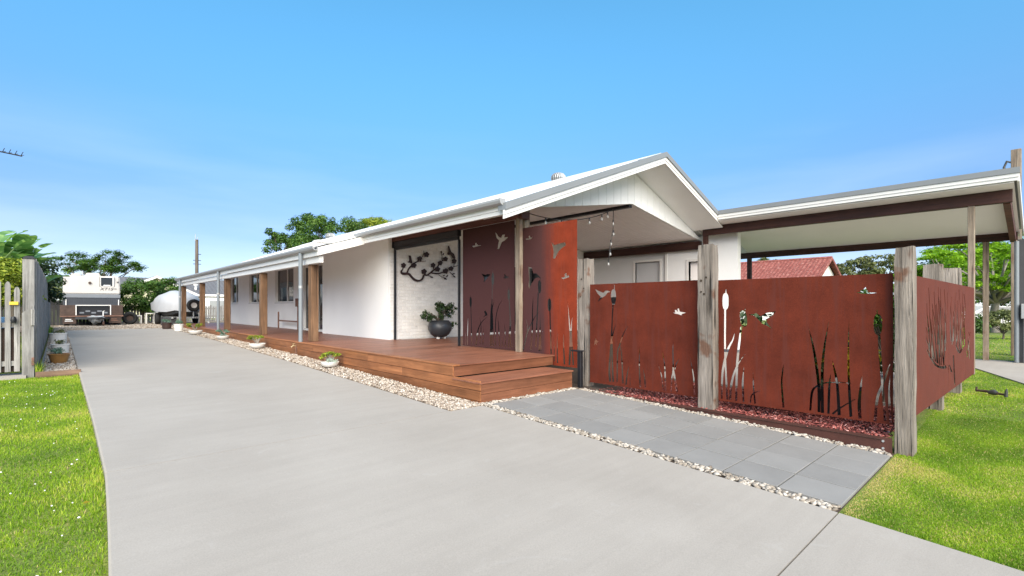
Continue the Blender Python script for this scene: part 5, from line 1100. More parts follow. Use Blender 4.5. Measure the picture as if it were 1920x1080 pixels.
# porch ceiling: lining boards across the slope, and dark beams
cl = MB()
y = 7.065
while y < 11.4:
    for x0, x1 in ((6.6, RX), (RX, 14.42)):
        cl.hexa([(x0, y, zc(x0)), (x1, y, zc(x1)), (x1, y + .126, zc(x1)), (x0, y + .126, zc(x0)), (x0, y, zc(x0) + .012), (x1, y, zc(x1) + .012), (x1, y + .126, zc(x1) + .012), (x0, y + .126, zc(x0) + .012)])
    y += .136
tag(cl.build('ceiling_lining', 'lining_white', house), kind='stuff')
slope_box(6.6, RX, 7.07, 11.42, .0135, .03, zc).build('ceiling_backing', 'mortar_white', house)
slope_box(RX, 14.42, 7.07, 11.42, .0135, .03, zc).build('ceiling_backing', 'mortar_white', house)
MB().box(RX - .06, RX + .06, 7.07, 11.42, CA - .085, CA - .012).build('ridge_beam', 'black_metal', house)
MB().box(14.22, 14.36, 6.95, 11.42, 3.30, 3.545, .006).build('beam', 'beam_dark', house)
MB().box(6.34, 6.48, 6.68, 11.42, 3.235, 3.42, .006).build('beam', 'beam_red', house)
MB().box(6.40, 6.62, 6.62, 6.76, 3.22, 3.36, .006).build('beam_end', 'beam_red', house)
MB().box(6.60, 6.74, 6.74, 6.90, .69, 3.62, .006).build('post', 'post_pale', house)
# eaves: soffit, fascia, gutters
MB().box(5.55, 5.60, 6.116, 12.25, 3.125, 3.28).box(5.535, 5.549, 6.116, 12.25, 3.20, 3.28).build('fascia', 'trim_white', house)
def gutter(x, y0, y1, zt_, w=.125, h=.105):
    pr = [(x + w, zt_ - .006), (x + w, zt_ - h), (x + w * .45, zt_ - h), (x + w * .15, zt_ - h * .75), (x, zt_ - h * .35), (x, zt_), (x + .018, zt_), (x + .018, zt_ - .02), (x + w * .5, zt_ - h * .82), (x + w - .01, zt_ - h * .8), (x + w - .01, zt_ - .006)]
    return MB().prism(pr, lambda a, b, d: (a, d, b), y0, y1)
gt = gutter(5.405, 6.13, 11.62, 3.372, .128, .105).build('gutter', 'gutter_white', house)
MB().prism([(5.40, 3.374), (5.40, 3.33), (5.425, 3.285), (5.465, 3.262), (5.536, 3.262), (5.536, 3.374)], lambda a, b, d: (a, d, b), 6.118, 6.129).build('end_cap', 'gutter_white', gt)
MB().prism([(5.40, 3.374), (5.40, 3.33), (5.425, 3.285), (5.465, 3.262), (5.536, 3.262), (5.536, 3.374)], lambda a, b, d: (a, d, b), 11.621, 11.63).build('end_cap', 'gutter_white', gt)
gv = gutter(4.27, 11.36, 29.75, 2.965, .13, .11).build('gutter', 'gutter_white', house)
MB().box(4.40, 4.44, 11.40, 29.7, 2.74, 2.93).build('fascia', 'trim_white', house)
MB().box(4.47, 4.57, 11.45, 29.65, 2.585, 2.738, .005).build('verandah_beam', 'trim_white', house)
# sloping end of the verandah roof
MB().hexa([(4.402, 11.36, 2.74), (5.55, 11.36, 3.10), (5.55, 11.398, 3.10), (4.402, 11.398, 2.74), (4.402, 11.36, 2.93), (5.55, 11.36, 3.30), (5.55, 11.398, 3.30), (4.402, 11.398, 2.93)]).build('fascia', 'trim_white', house)
MB().hexa([(4.44, 11.4, 2.85), (6.6, 11.4, 3.53), (6.6, 29.6, 3.53), (4.44, 29.6, 2.85), (4.44, 11.4, 2.865), (6.6, 11.4, 3.545), (6.6, 29.6, 3.545), (4.44, 29.6, 2.865)]).build('verandah_ceiling', 'soffit_white', house)
# verandah posts and downpipes
for yy in (12.1, 16.15, 20.55, 24.9, 29.25):
    piece('post', (.19, .19, 1.895), 'sleeper_brown', house, (4.52, yy, .69), .010)
for yy in (12.28, 20.72, 28.6):
    dp = MB().tube([(4.335, yy, DZ - .0), (4.335, yy, 2.86)], .048, 14).build('downpipe', 'pipe_grey', house, True)
    MB().lathe([(.054, 0), (.054, .06)], (4.335, yy, 2.0), 14).build('bracket', 'galv', dp)
MB().tube([(5.46, 11.52, 3.27), (5.46, 11.52, 3.19), (5.45, 11.52, 3.155), (5.41, 11.52, 3.135), (4.42, 11.42, 3.065), (4.36, 11.42, 3.055), (4.33, 11.43, 3.02), (4.33, 11.44, 2.93)], .047, 14).build('rain_pipe', 'pipe_white', house, True)

# roof ventilators
def whirly(loc, lab, s=1.0):
    t = thing('roof_ventilator', lab, 'roof vent', loc)
    MB().lathe([(.13 * s, -.25 * s), (.13 * s, .02 * s)], loc, 20).build('throat', 'galv', t, True)
    prof = [(.14, .02), (.19, .07), (.215, .14), (.205, .21), (.16, .27), (.08, .305), (.01, .315)]
    MB().lathe([(r * s * .93, z * s) for r, z in prof], loc, 24).build('dome', 'dark_metal', t, True)
    fin = MB()
    for k in range(20):
        a0 = 2 * math.pi * k / 20
        vs = []
        for i, (r, z) in enumerate(prof):
            tw = a0 + i * .07
            for rr, da in ((r * s * .94, 0), (r * s * 1.03, .10), (r * s * 1.0, .22)):
                vs.append((loc[0] + rr * math.cos(tw + da), loc[1] + rr * math.sin(tw + da), loc[2] + z * s))
        fs = []
        for i in range(len(prof) - 1):
            for j in range(2):
                q = i * 3 + j
                fs.append((q, q + 1, q + 4, q + 3))
        fin.add(vs, fs)
    fin.build('blade_fins', 'galv', t)
    return t
whirly((10.95, 9.75, RZ + .0), 'spinning metal roof ventilator on the white roof near the gable', 1.02)
whirly((10.95, 26.5, RZ + .0), 'pale roof ventilator peeking over the far verandah roof', 1.2)

# ------------------------------------------------------------------ carport
cp = thing('carport', 'open carport with cream ceiling and dark timber beams joined to the porch', 'carport', (16, 3.5, .13))
zk = lambda x: 4.17 - (x - 13.5) * .113
kb = lambda x0, x1, y0, y1, h0, h1: slope_box(x0, x1, y0, y1, h0, h1, zk)
kb(13.5, 18.6, .26, 7.6, .0, .03).build('roof', 'roof_white', cp)
kb(13.56, 18.5, .30, 7.6, -.205, -.18).build('ceiling', 'ceiling_cream', cp)
MB().box(13.47, 13.56, .22, 6.04, 4.125, 4.235).build('edge_flashing', 'flashing_grey', cp)
MB().box(13.49, 13.53, .235, 6.07, 4.05, 4.122).box(13.505, 13.53, .235, 6.07, 3.985, 4.048).build('fascia', 'trim_white', cp)
kb(13.56, 18.6, .225, .262, -.19, .02).build('fascia', 'trim_white', cp)
MB().box(13.98, 14.12, .33, 6.75, 3.655, 3.925, .006).build('beam', 'beam_dark', cp)
MB().box(17.95, 18.09, .33, 7.6, 3.265, 3.475, .006).build('beam', 'beam_dark', cp)
slope_box(14.125, 17.945, .36, .47, -.46, -.21, zk).build('beam', 'beam_red', cp)
MB().box(13.98, 14.10, 6.62, 6.74, 3.30, 3.654, .004).build('post_stub', 'beam_dark', cp)
MB().box(13.99, 14.10, .88, .99, .13, 3.655, .008).build('post', 'post_pale', cp)
MB().box(17.96, 18.08, .86, .98, .13, 3.265, .008).build('post', 'post_pale', cp)
MB().box(17.95, 18.08, 6.9, 7.03, .13, 3.265, .008).build('post', 'beam_dark', cp)

# ------------------------------------------------------------------ laser-cut steel
def ccw(p):
    a = sum(p[i][0] * p[(i + 1) % len(p)][1] - p[(i + 1) % len(p)][0] * p[i][1] for i in range(len(p)))
    return p if a > 0 else p[::-1]
def cdt_tris(outer, polys, keep_inside):
    vs, fs = [], []
    for p in ([outer] if outer else []) + polys:
        p = ccw([tuple(q) for q in p])
        fs.append(list(range(len(vs), len(vs) + len(p))))
        vs += [Vector(q) for q in p]
    ov, oe, of, a, b, oid = delaunay_2d_cdt(vs, [], fs, 1, 1e-5)
    tris = []
    for t, ids in zip(of, oid):
        cut = any(i > 0 for i in ids) if outer else len(ids) > 0
        inside = (0 in ids) if outer else True
        if keep_inside:
            if cut: tris.append(t)
        elif inside and not cut:
            tris.append(t)
    return [tuple(v) for v in ov], tris
def plate(v2, tris, fn, d0, d1):
    n = len(v2)
    mb = MB()
    mb.v = [fn(a, b, d0) for a, b in v2] + [fn(a, b, d1) for a, b in v2]
    cnt = {}
    for t in tris:
        for i in range(len(t)):
            e = (t[i], t[(i + 1) % len(t)])
            cnt[tuple(sorted(e))] = cnt.get(tuple(sorted(e)), 0) + 1
    mb.f = [tuple(t) for t in tris] + [tuple(i + n for i in reversed(t)) for t in tris]
    for t in tris:
        for i in range(len(t)):
            a, b = t[i], t[(i + 1) % len(t)]
            if cnt[tuple(sorted((a, b)))] == 1:
                mb.f.append((b, a, a + n, b + n))
    return mb
def screen(name, key, W, H, fn, mat, label, loc, clip=None, rot=None):
    polys = CUT[key]
    if clip:
        polys = [[(q[0] - clip[0], q[1]) for q in p] for p in polys if min(q[0] for q in p) > clip[0] + .01 and max(q[0] for q in p) < clip[1] - .01]
    m = .012
    polys = [[(min(max(q[0], m), W - m), min(max(q[1], m), H - m)) for q in p] for p in polys]
    v2, tr = cdt_tris([(0, 0), (W, 0), (W, H), (0, H)], polys, False)
    ob = plate(v2, tr, fn, 0, .006).build(name, mat, None, origin=Vector(loc))
    return ob
grp = 'laser cut rusted steel screens'
fnX = lambda y0, z0: (lambda a, b, d: (6.497 + d, y0 - a, z0 + b))
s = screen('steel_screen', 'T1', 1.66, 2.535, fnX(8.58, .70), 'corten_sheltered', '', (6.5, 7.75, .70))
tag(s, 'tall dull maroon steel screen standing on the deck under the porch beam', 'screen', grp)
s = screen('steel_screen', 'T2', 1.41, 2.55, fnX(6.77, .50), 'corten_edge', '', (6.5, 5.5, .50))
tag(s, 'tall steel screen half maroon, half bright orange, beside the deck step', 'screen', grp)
s = screen('steel_screen', 'A', 1.89, 1.63, fnX(5.08, .29), 'corten', '', (6.5, 4.13, .29))
tag(s, 'low rust red screen with white dragonfly cutout, between bollard light post and holed post', 'screen', grp)
s = screen('steel_screen', 'B', 1.88, 1.615, fnX(2.92, .29), 'corten', '', (6.5, 2.0, .29))
tag(s, 'low rust red screen with hummingbird and bulrush cutouts nearest the lawn', 'screen', grp)
P0 = np.array([6.6, .93]); P1 = np.array([12.2, .78]); sd_ = (P1 - P0) / np.linalg.norm(P1 - P0)
def fnS(s0):
    return lambda a, b, d: (P0[0] + sd_[0] * (a + s0) - sd_[1] * d, P0[1] + sd_[1] * (a + s0) + sd_[0] * d, .33 + b)
CUT['S'] = [[(q[0], q[1] - .33) for q in p] for p in CUT['S']]
def side_piece(a0, a1, lab):
    loc = fnS(0)((a0 + a1) / 2, 0, 0)
    W, H = a1 - a0, 1.565
    m = .012
    polys = []
    for p in CUT['S']:
        xs = [q[0] for q in p]
        if max(xs) < a0 + .02 or min(xs) > a1 - .02: continue
        polys.append([(min(max(q[0] - a0, m), W - m), min(max(q[1], m), H - m)) for q in p])
    v2, tr = cdt_tris([(0, 0), (W, 0), (W, H), (0, H)], polys, False)
    ob = plate(v2, tr, fnS(a0), 0, .006).build('steel_screen', 'corten_side', None, origin=Vector(loc))
    tag(ob, lab, 'screen', grp)
side_piece(.12, 2.72, 'rust brown side screen with bare tree cutout, panel nearest the corner post')
side_piece(2.726, 4.51, 'rust brown side screen panel in the middle of the lawn side')
side_piece(4.516, 5.64, 'narrow rust brown side screen panel furthest from the corner post')

# blossom branch hung on the brick wall
v2, tr = cdt_tris(None, CUT['ART'], True)
art = plate(v2, tr, lambda a, b, d: (6.5 + a, 11.372 + d, 2.0 + b), 0, .006).build('wall_art', 'art_steel', None, origin=Vector((7.5, 11.37, 2.5)))
tag(art, 'dark metal blossom branch with bird hung on the white brick wall', 'wall art')

# ------------------------------------------------------------------ old sleeper posts
def sleeper(x0, x1, y0, y1, z0, z1, label, seed, mat='sleeper_grey', group='weathered timber sleeper posts', topcut=0.0):
    rnd = random.Random(seed)
    n = 14
    mb = MB(); cx, cy = (x0 + x1) / 2, (y0 + y1) / 2
    base = [(x0, y0), (cx, y0), (x1, y0), (x1, cy), (x1, y1), (cx, y1), (x0, y1), (x0, cy)]
    for k in range(n + 1):
        z = z0 + (z1 - z0) * k / n
        sh = .985 if k < n else .94
        for i, (x, y) in enumerate(base):
            j = .012 if i % 2 == 0 else .004
            dx = (x - cx) * (sh - (j * 3 if i % 2 == 0 else 0)) + rnd.uniform(-.004, .004)
            dy = (y - cy) * (sh - (j * 3 if i % 2 == 0 else 0)) + rnd.uniform(-.004, .004)
            zz = z + (rnd.uniform(-.012, .012) if k == n else 0) - (topcut * (x - x0) / (x1 - x0) if k == n else 0)
            mb.v.append((cx + dx, cy + dy, zz))
    for k in range(n):
        for i in range(8):
            mb.f.append((k * 8 + i, k * 8 + (i + 1) % 8, (k + 1) * 8 + (i + 1) % 8, (k + 1) * 8 + i))
    mb.f.append(tuple(range(n * 8, n * 8 + 8)))
    t = thing('sleeper_post', label, 'post', (cx, cy, z0), group)
    mb.build('timber', mat, t, True)
    return t, rnd
def bolt_holes(t, x, ys_zs):
    for (y, z, r) in ys_zs:
        MB().tube([(x - .003, y, z), (x + .05, y, z)], r, 8).build('bolt_hole', 'soil_dark', t)
t, _ = sleeper(6.505, 6.70, 5.14, 5.36, .10, 2.36, 'weathered sleeper post beside the black bollard light', 1)
bolt_holes(t, 6.505, [(5.27, 2.02, .013), (5.22, 1.86, .012), (5.29, 1.72, .010)])
t, _ = sleeper(6.32, 6.49, 2.905, 3.125, .08, 2.375, 'weathered sleeper post with bolt holes between the two low rusted screens', 2)
bolt_holes(t, 6.318, [(3.07, 1.90, .016), (3.0, 1.94, .014), (3.03, 1.72, .015), (3.07, 1.75, .012)])
t, _ = sleeper(6.35, 6.60, .855, 1.01, -.05, 2.17, 'weathered corner sleeper post standing at the lawn edge', 3)
t, _ = sleeper(9.10, 9.335, .90, 1.12, .0, 2.15, 'grey sleeper post behind the side screen nearer the corner post', 4)
t, _ = sleeper(10.88, 11.11, .85, 1.07, .0, 2.19, 'grey sleeper post behind the side screen nearer the carport', 5)
# slim round-edged post between the tall screens
t, _ = sleeper(6.40, 6.485, 6.675, 6.80, .69, 3.235, 'slim bleached timber post between the two tall screens', 6, 'post_pale', None)

# steel bed edging with bolts
e = thing('bed_edging', 'dark brown steel edging holding the red mulch bed', 'edging', (6.3, 3, .1))
MB().box(6.292, 6.300, 1.015, 5.12, -.05, .192).build('steel_strip', 'edging_steel', e)
for z in (.075, .150):
    MB().tube([(6.283, 1.09, z), (6.293, 1.09, z)], .012, 10).build('bolt_head', 'galv', e)

# bollard light
b = thing('bollard_light', 'slim black bollard light with flat hooded top by the step', 'light', (6.34, 5.17, .19))
MB().box(6.31, 6.375, 5.13, 5.195, .19, .80, .004).build('column', 'black_metal', b)
MB().box(6.30, 6.385, 5.12, 5.33, .80, .825, .004).build('hood', 'black_metal', b)

# rolled-up outdoor blind between the wall corner and the tall screen
b = thing('outdoor_blind', 'black rolled outdoor blind under the porch beam', 'blind', (6.42, 10, 3.0))
MB().box(6.36, 6.47, 8.60, 11.40, 3.095, 3.232, .008).build('cassette', 'black_metal', b)
MB().box(6.385, 6.445, 8.62, 11.36, 3.02, 3.094, .004).build('bottom_rail', 'black_metal', b)
MB().box(6.34, 6.49, 11.355, 11.42, 3.07, 3.234, .004).build('end_bracket', 'black_metal', b)
MB().box(6.39, 6.44, 11.36, 11.415, .69, 3.07, .003).build('side_channel', 'black_metal', b)
MB().box(6.39, 6.44, 8.585, 8.625, .69, 3.02, .003).build('side_channel', 'black_metal', b)

# festoon lights under the porch
f = thing('string_lights', 'black festoon light string hanging under the porch ceiling', 'lights', (9.5, 7.4, 4.0))
def sag(p, q, s, n=12):
    return [tuple(np.array(p) * (1 - k / n) + np.array(q) * k / n - np.array([0, 0, s * 4 * (k / n) * (1 - k / n)])) for k in range(n + 1)]
pA, pB, pC = (6.8, 6.85, 3.40), (RX - .35, 7.35, 4.03), (RX - .25, 11.2, 3.35)
c1 = sag(pA, pB, .20); c2 = sag(pB, (RX - .3, 7.5, 3.0), 0.0, 10)
c2 = [(RX - .35 + .05 * math.sin(k * .5), 7.35 + .1 * k / 10, 4.03 - .128 * k) for k in range(11)]
MB().tube(c1, .010, 5).build('cable', 'black_metal', f)
MB().tube(c2, .010, 5).build('cable', 'black_metal', f)
def bulb(p):
    s_ = MB().lathe([(.016, -.075), (.018, -.03), (.012, 0)], p, 10).build('socket', 'black_metal', f, True)
    MB().lathe([(.004, -.155), (.022, -.14), (.028, -.115), (.018, -.08), (.014, -.074)], p, 10).build('bulb', 'bulb_glass', s_, True)
for k in (2, 4, 6, 8, 10, 11): bulb(c1[k])
for k in (2, 4, 6, 8, 10): bulb((c2[k][0] + .02 * (-1) ** (k // 2), c2[k][1], c2[k][2]))

# ------------------------------------------------------------------ foliage helpers
def leaf_cloud(name, pts, nrm, size, mat, rng, parent=None, aspect=.5, tint=None, fold=.25, label=None):
    """one folded leaf (two triangles) at every point"""
    n = len(pts)
    nrm = nrm / (np.linalg.norm(nrm, axis=1, keepdims=True) + 1e-9)
    r = rng.normal(0, 1, (n, 3))
    ax = np.cross(nrm, r); ax /= (np.linalg.norm(ax, axis=1, keepdims=True) + 1e-9)
    bx = np.cross(nrm, ax)
    s = (size * rng.uniform(.6, 1.3, n))[:, None]
    p0 = pts - ax * s * .5; p2 = pts + ax * s * .5
    p1 = pts + bx * s * aspect * .5 + nrm * s * fold * .5; p3 = pts - bx * s * aspect * .5 + nrm * s * fold * .5
    v = np.stack([p0, p1, p2, p3], 1).reshape(-1, 3)
    i = np.arange(n) * 4
    f = np.concatenate([np.stack([i, i + 1, i + 2], 1), np.stack([i, i + 2, i + 3], 1)])
    t = tint if tint is not None else rng.uniform(0, 1, n)
    return big_mesh(name, v, f, 3, mat, parent, np.concatenate([t, t]))
def clump_pts(centers, radii, n, rng, squash=.8, shell=.55):
    """points in many small clumps, mostly near each clump's surface"""
    centers = np.asarray(centers, float); radii = np.asarray(radii, float)
    w = radii ** 2 / (radii ** 2).sum()
    k = rng.choice(len(centers), n, p=w)
    d = rng.normal(0, 1, (n, 3)); d /= np.linalg.norm(d, axis=1, keepdims=True)
    rr = (shell + (1 - shell) * rng.uniform(0, 1, n)) * rng.uniform(.75, 1.15, n)
    p = centers[k] + d * (radii[k] * rr)[:, None] * np.array([1, 1, squash])
    nr = d + np.array([0, 0, .7]) + rng.normal(0, .45, (n, 3))
    return p, nr, k
def crown_clumps(c, rx, rz, n, r0, r1, rng, low=-.5):
    out, rad = [], []
    while len(out) < n:
        d = rng.normal(0, 1, 3); d /= np.linalg.norm(d)
        if d[2] < low: continue
        q = rng.uniform(.45, 1.0) ** .6
        out.append((c[0] + d[0] * rx * q, c[1] + d[1] * rx * q, c[2] + d[2] * rz * q)); rad.append(rng.uniform(r0, r1))
    return np.array(out), np.array(rad)
def tree(name, label, cat, base, height, rx, rz, nclump, nleaf, leaf, mat, rng, bark='bark', trunk_r=.14, group=None, low=-.4, r0=.35, r1=.75, squash=.8, lean=(0, 0)):
    t = thing(name, label, cat, base, group)
    cz = base[2] + height - rz
    c = (base[0] + lean[0], base[1] + lean[1], cz)
    cen, rad = crown_clumps(c, rx, rz, nclump, r0, r1, rng, low)
    mb = MB()
    top = np.array([c[0], c[1], cz - rz * .25])
    b0 = np.array(base)
    stem = [tuple(b0 + (top - b0) * k / 5 + np.array([.06 * math.sin(k * 2.1), .05 * math.cos(k * 1.7), 0]) * height * .12) for k in range(6)]
    mb.tube(stem, [trunk_r * (1 - .1 * k) for k in range(6)], 8)
    for q in cen[:: max(1, len(cen) // 26)]:
        k = random.randint(2, 5); s_ = np.array(stem[k])
        m = (s_ + q) / 2 + np.array([0, 0, .12 * height * .2])
        mb.tube([tuple(s_), tuple(m), tuple(q)], [trunk_r * .42, trunk_r * .22, trunk_r * .07], 5, False)
    mb.build('trunk', bark, t, True)
    p, nr, k = clump_pts(cen, rad, nleaf, rng, squash)
    shade = rng.uniform(0, 1, len(cen))[k] * .45 + rng.uniform(0, 1, nleaf) * .55
    leaf_cloud('crown', p, nr, leaf, mat, rng, t, .5, shade)
    return t

# ------------------------------------------------------------------ potted plants
def bowl_plant(x, y, label, rpot, plant, seed, group='succulents in pots along the deck', pale=False):
    rng = np.random.default_rng(seed)
    z = float(g(y)) + .012
    t = thing('potted_plant', label, 'potted plant', (x, y, z), group)
    h = rpot * .62
    prof = [(rpot * .55, 0), (rpot * .80, h * .25), (rpot * .96, h * .7), (rpot, h), (rpot * .94, h + .004), (rpot * .90, h * .82), (rpot * .2, h * .80)]
    MB().lathe(prof, (x, y, z), 28).build('bowl', 'pot_white', t, True)
    MB().lathe([(rpot * .89, h * .80), (rpot * .5, h * .86), (.01, h * .88)], (x, y, z), 20).build('soil', 'soil_dark', t)
    st = MB(); cen = []; rad = []
    zt_ = z + h * .85
    for k in range(11):
        a = rng.uniform(0, 2 * np.pi); L = rpot * rng.uniform(.6, 1.25)
        q = (x + math.cos(a) * L * .85, y + math.sin(a) * L * .85, zt_ + rpot * rng.uniform(.55, 1.15))
        st.tube([(x + rng.uniform(-.03, .03), y + rng.uniform(-.03, .03), zt_ - .01), ((x + q[0]) / 2, (y + q[1]) / 2, zt_ + (q[2] - zt_) * .65), q], [.013, .010, .006], 6, False)
        cen.append(q); rad.append(rpot * rng.uniform(.25, .42))
    st.build('stems', 'bark_pale', t, True)
    p, nr, _ = clump_pts(cen, rad, 900, rng, .55, .3)
    leaf_cloud('foliage', p, nr, .034, plant, rng, t, .6)
    if pale:
        q, nr, _ = clump_pts([(x - .05, y - .10, zt_ + .05), (x + .04, y - .12, zt_ + .03)], [.085, .07], 140, rng, .6, .3)
        leaf_cloud('rosette', q, nr, .055, 'leaf_pale', rng, t, .6)
    return t
bowl_plant(3.98, 9.65, 'white bowl with green succulent and pale rosette, nearest the step', .175, 'leaf_lime', 1, pale=True)
bowl_plant(3.93, 14.35, 'white bowl with jade shrub in front of the second verandah post', .205, 'leaf_lime', 2)
bowl_plant(3.92, 18.1, 'white bowl with grey-green plant in front of the middle verandah post', .185, 'leaf_teal', 3, pale=True)
bowl_plant(3.72, 21.3, 'white bowl with leafy jade shrub near the fourth verandah post', .23, 'leaf_lime', 4)
def cyl_pot(x, y, r, h, mat, leaf, label, seed, group=None, n=260, tall=.16, taper=.85, zoff=.012):
    rng = np.random.default_rng(seed)
    z = float(g(y)) + zoff
    t = thing('potted_plant', label, 'potted plant', (x, y, z), group)
    MB().lathe([(r * taper, 0), (r, h * .9), (r * 1.06, h * .92), (r * 1.06, h), (r * .92, h), (r * .9, h * .88), (.02, h * .87)], (x, y, z), 24).build('pot', mat, t, True)
    MB().lathe([(r * .89, h * .875), (.01, h * .89)], (x, y, z), 16).build('soil', 'soil_dark', t)
    cen = [(x + rng.uniform(-r, r) * .6, y + rng.uniform(-r, r) * .6, z + h + tall * rng.uniform(.3, .8)) for k in range(6)]
    p, nr, _ = clump_pts(cen, [r * .5] * 6, n, rng, .7, .2)
    leaf_cloud('foliage', p, nr, .06, leaf, rng, t, .35)
    return t
cyl_pot(3.58, 23.9, .17, .29, 'pot_white', 'leaf_teal', 'white cylinder pot near the far end of the deck', 5)
cyl_pot(3.50, 26.3, .19, .26, 'pot_brown', 'leaf_teal', 'dark brown pot at the far end of the driveway', 6)
cyl_pot(.0, 13.7, .17, .19, 'pot_gold', 'leaf_teal', 'glazed golden brown pot in the pebbles by the paling fence', 7, None, 160, .10, .72, -.01)
cyl_pot(.02, 15.7, .16, .24, 'pot_white', 'leaf_olive', 'white pot behind the golden brown pot by the fence', 8, None, 120, .1, .9, -.01)
cyl_pot(-.02, 19.5, .19, .30, 'pot_white', 'leaf_olive', 'whitewashed pot furthest along the paling fence', 9, None, 120, .08, .95, -.01)

# big round pot on the deck
def big_pot():
    x, y, z = 7.52, 10.95, .70
    rng = np.random.default_rng(21)
    t = thing('potted_plant', 'round charcoal pot with dark leafy shrub against the brick wall', 'potted plant', (x, y, z))
    MB().lathe([(.14, .035), (.24, .10), (.315, .22), (.325, .32), (.285, .43), (.245, .475), (.235, .48), (.225, .46), (.03, .44)], (x, y, z), 36).build('pot', 'pot_grey', t, 'full')
    for dx, dy in ((-.1, -.06), (.1, -.06), (0, .1)):
        MB().box(x + dx - .03, x + dx + .03, y + dy - .03, y + dy + .03, z - .008, z + .06).build('foot', 'pot_white', t)
    MB().lathe([(.225, .44), (.01, .455)], (x, y, z), 20).build('soil', 'soil_dark', t)
    cen, rad, st = [], [], MB()
    for k in range(30):
        u = rng.uniform(0, 1)
        if k < 20: q = np.array([x + .20 + rng.uniform(-.25, .38), y + rng.uniform(-.25, .15), z + .58 + rng.uniform(0, .34)])
        else: q = np.array([x - .22 + rng.uniform(-.26, .16), y + rng.uniform(-.25, .1), z + .50 + rng.uniform(0, .22)])
        cen.append(q); rad.append(rng.uniform(.07, .13))
        st.tube([(x + rng.uniform(-.08, .08), y, z + .44), tuple((np.array([x, y, z + .45]) + q) / 2 + np.array([0, 0, .08])), tuple(q)], [.014, .010, .005], 5, False)
    for k in range(5):
        q = np.array([x + .30 + rng.uniform(0, .1), y - .1 + rng.uniform(-.1, .1), z + .30 + rng.uniform(0, .15)]); cen.append(q); rad.append(.06)
    st.build('stems', 'bark', t, True)
    p, nr, _ = clump_pts(cen, rad, 1500, rng, .85, .2)
    leaf_cloud('foliage', p, nr, .062, 'leaf_dark', rng, t, .62)
big_pot()

# invented barbecue, sofa and planter, added so the screen cut-outs read dark
t = thing('barbecue', 'black hooded barbecue on the porch behind the orange screen', 'barbecue', (12.4, 8.6, .69))
MB().box(11.75, 12.35, 7.9, 9.3, .72, 1.52, .015).build('cabinet', 'black_metal', t)
MB().prism([(11.78, 1.522), (12.33, 1.522), (12.33, 1.70), (12.2, 1.84), (11.9, 1.80), (11.78, 1.66)], lambda a, b, d: (a, d, b), 8.1, 9.1).build('hood', 'black_metal', t)
MB().tube([(11.74, 8.2, 1.62), (11.70, 8.25, 1.62), (11.70, 8.95, 1.62), (11.74, 9.0, 1.62)], .012, 6).build('handle', 'galv', t)
t = thing('outdoor_sofa', 'dark wicker sofa on the patio behind the low screens', 'sofa', (10.4, 5.75, .21))
MB().box(9.9, 10.8, 5.1, 6.4, .26, .66, .03).build('seat', 'charcoal', t)
MB().box(10.62, 10.86, 5.1, 6.4, .665, 1.18, .03).build('backrest', 'charcoal', t)
for ya in (4.9, 6.405):
    MB().box(9.9, 10.86, ya, ya + .19, .26, .92, .02).build('armrest', 'charcoal', t)
for xa in (9.95, 10.7):
    for ya in (4.95, 6.45):
        MB().box(xa, xa + .08, ya, ya + .08, .212, .262).build('leg', 'black_metal', t)
t = thing('planter_pot', 'black planter in the mulch behind the corner of the low screen', 'pot', (7.25, 1.75, .17))
MB().lathe([(.20, 0), (.27, .12), (.30, .34), (.31, .36), (.27, .36), (.25, .30), (.02, .29)], (7.25, 1.75, .17), 24).build('pot', 'pot_grey', t, True)
MB().lathe([(.25, .285), (.01, .30)], (7.25, 1.75, .17), 16).build('soil', 'soil_dark', t)

# garden tap on the deck skirting
t = thing('garden_tap', 'brass garden tap on a short pipe against the deck skirting', 'tap', (4.22, 12.25, .42))
MB().tube([(4.215, 12.25, .36), (4.215, 12.25, .60)], .011, 8).build('pipe', 'rust_brown', t, True)
MB().tube([(4.215, 12.25, .60), (4.14, 12.24, .605), (4.10, 12.24, .57)], .014, 8).build('spout', 'brass', t, True)
MB().tube([(4.155, 12.24, .61), (4.155, 12.24, .65)], .006, 6).tube([(4.12, 12.24, .65), (4.19, 12.24, .65)], .007, 6).build('handle', 'brass', t, True)
# fitting lying in the right lawn
t = thing('tap_fitting', 'old metal tap fitting lying on the right lawn', 'tap', (11.0, .45, .13))
zb = .165
MB().tube([(11.13, .68, zb), (11.06, .56, zb + .008), (10.98, .45, zb), (10.88, .33, zb)], [.018, .022, .020, .016], 8).build('pipe', 'rust_dark', t, True)
MB().tube([(11.03, .53, zb), (11.0, .47, zb + .01), (10.97, .43, zb)], [.03, .045, .03], 10).build('coupling', 'dark_metal', t, True)
MB().tube([(11.13, .68, zb - .02), (11.13, .68, zb + .06)], .014, 8).build('elbow', 'rust_dark', t, True)
MB().tube([(10.88, .33, zb - .03), (10.87, .325, zb + .05), (10.865, .32, zb + .10)], [.024, .020, .008], 8).build('nozzle', 'dark_metal', t, True)

# small metal stand behind a verandah post
t = thing('metal_stand', 'slim brown metal stand against the verandah wall', 'stand', (6.2, 19.2, .69))
for yy in (18.25, 20.4):
    MB().tube([(6.35, yy, .69), (6.35, yy, 1.62 if yy < 19 else 1.35)], .03, 8).build('leg', 'rust_brown', t, True)
MB().box(6.33, 6.37, 18.25, 20.4, .98, 1.03).build('rail', 'rust_brown', t)
MB().box(6.30, 6.40, 18.15, 18.4, 1.55, 1.85, .01).build('top_box', 'rust_brown', t)

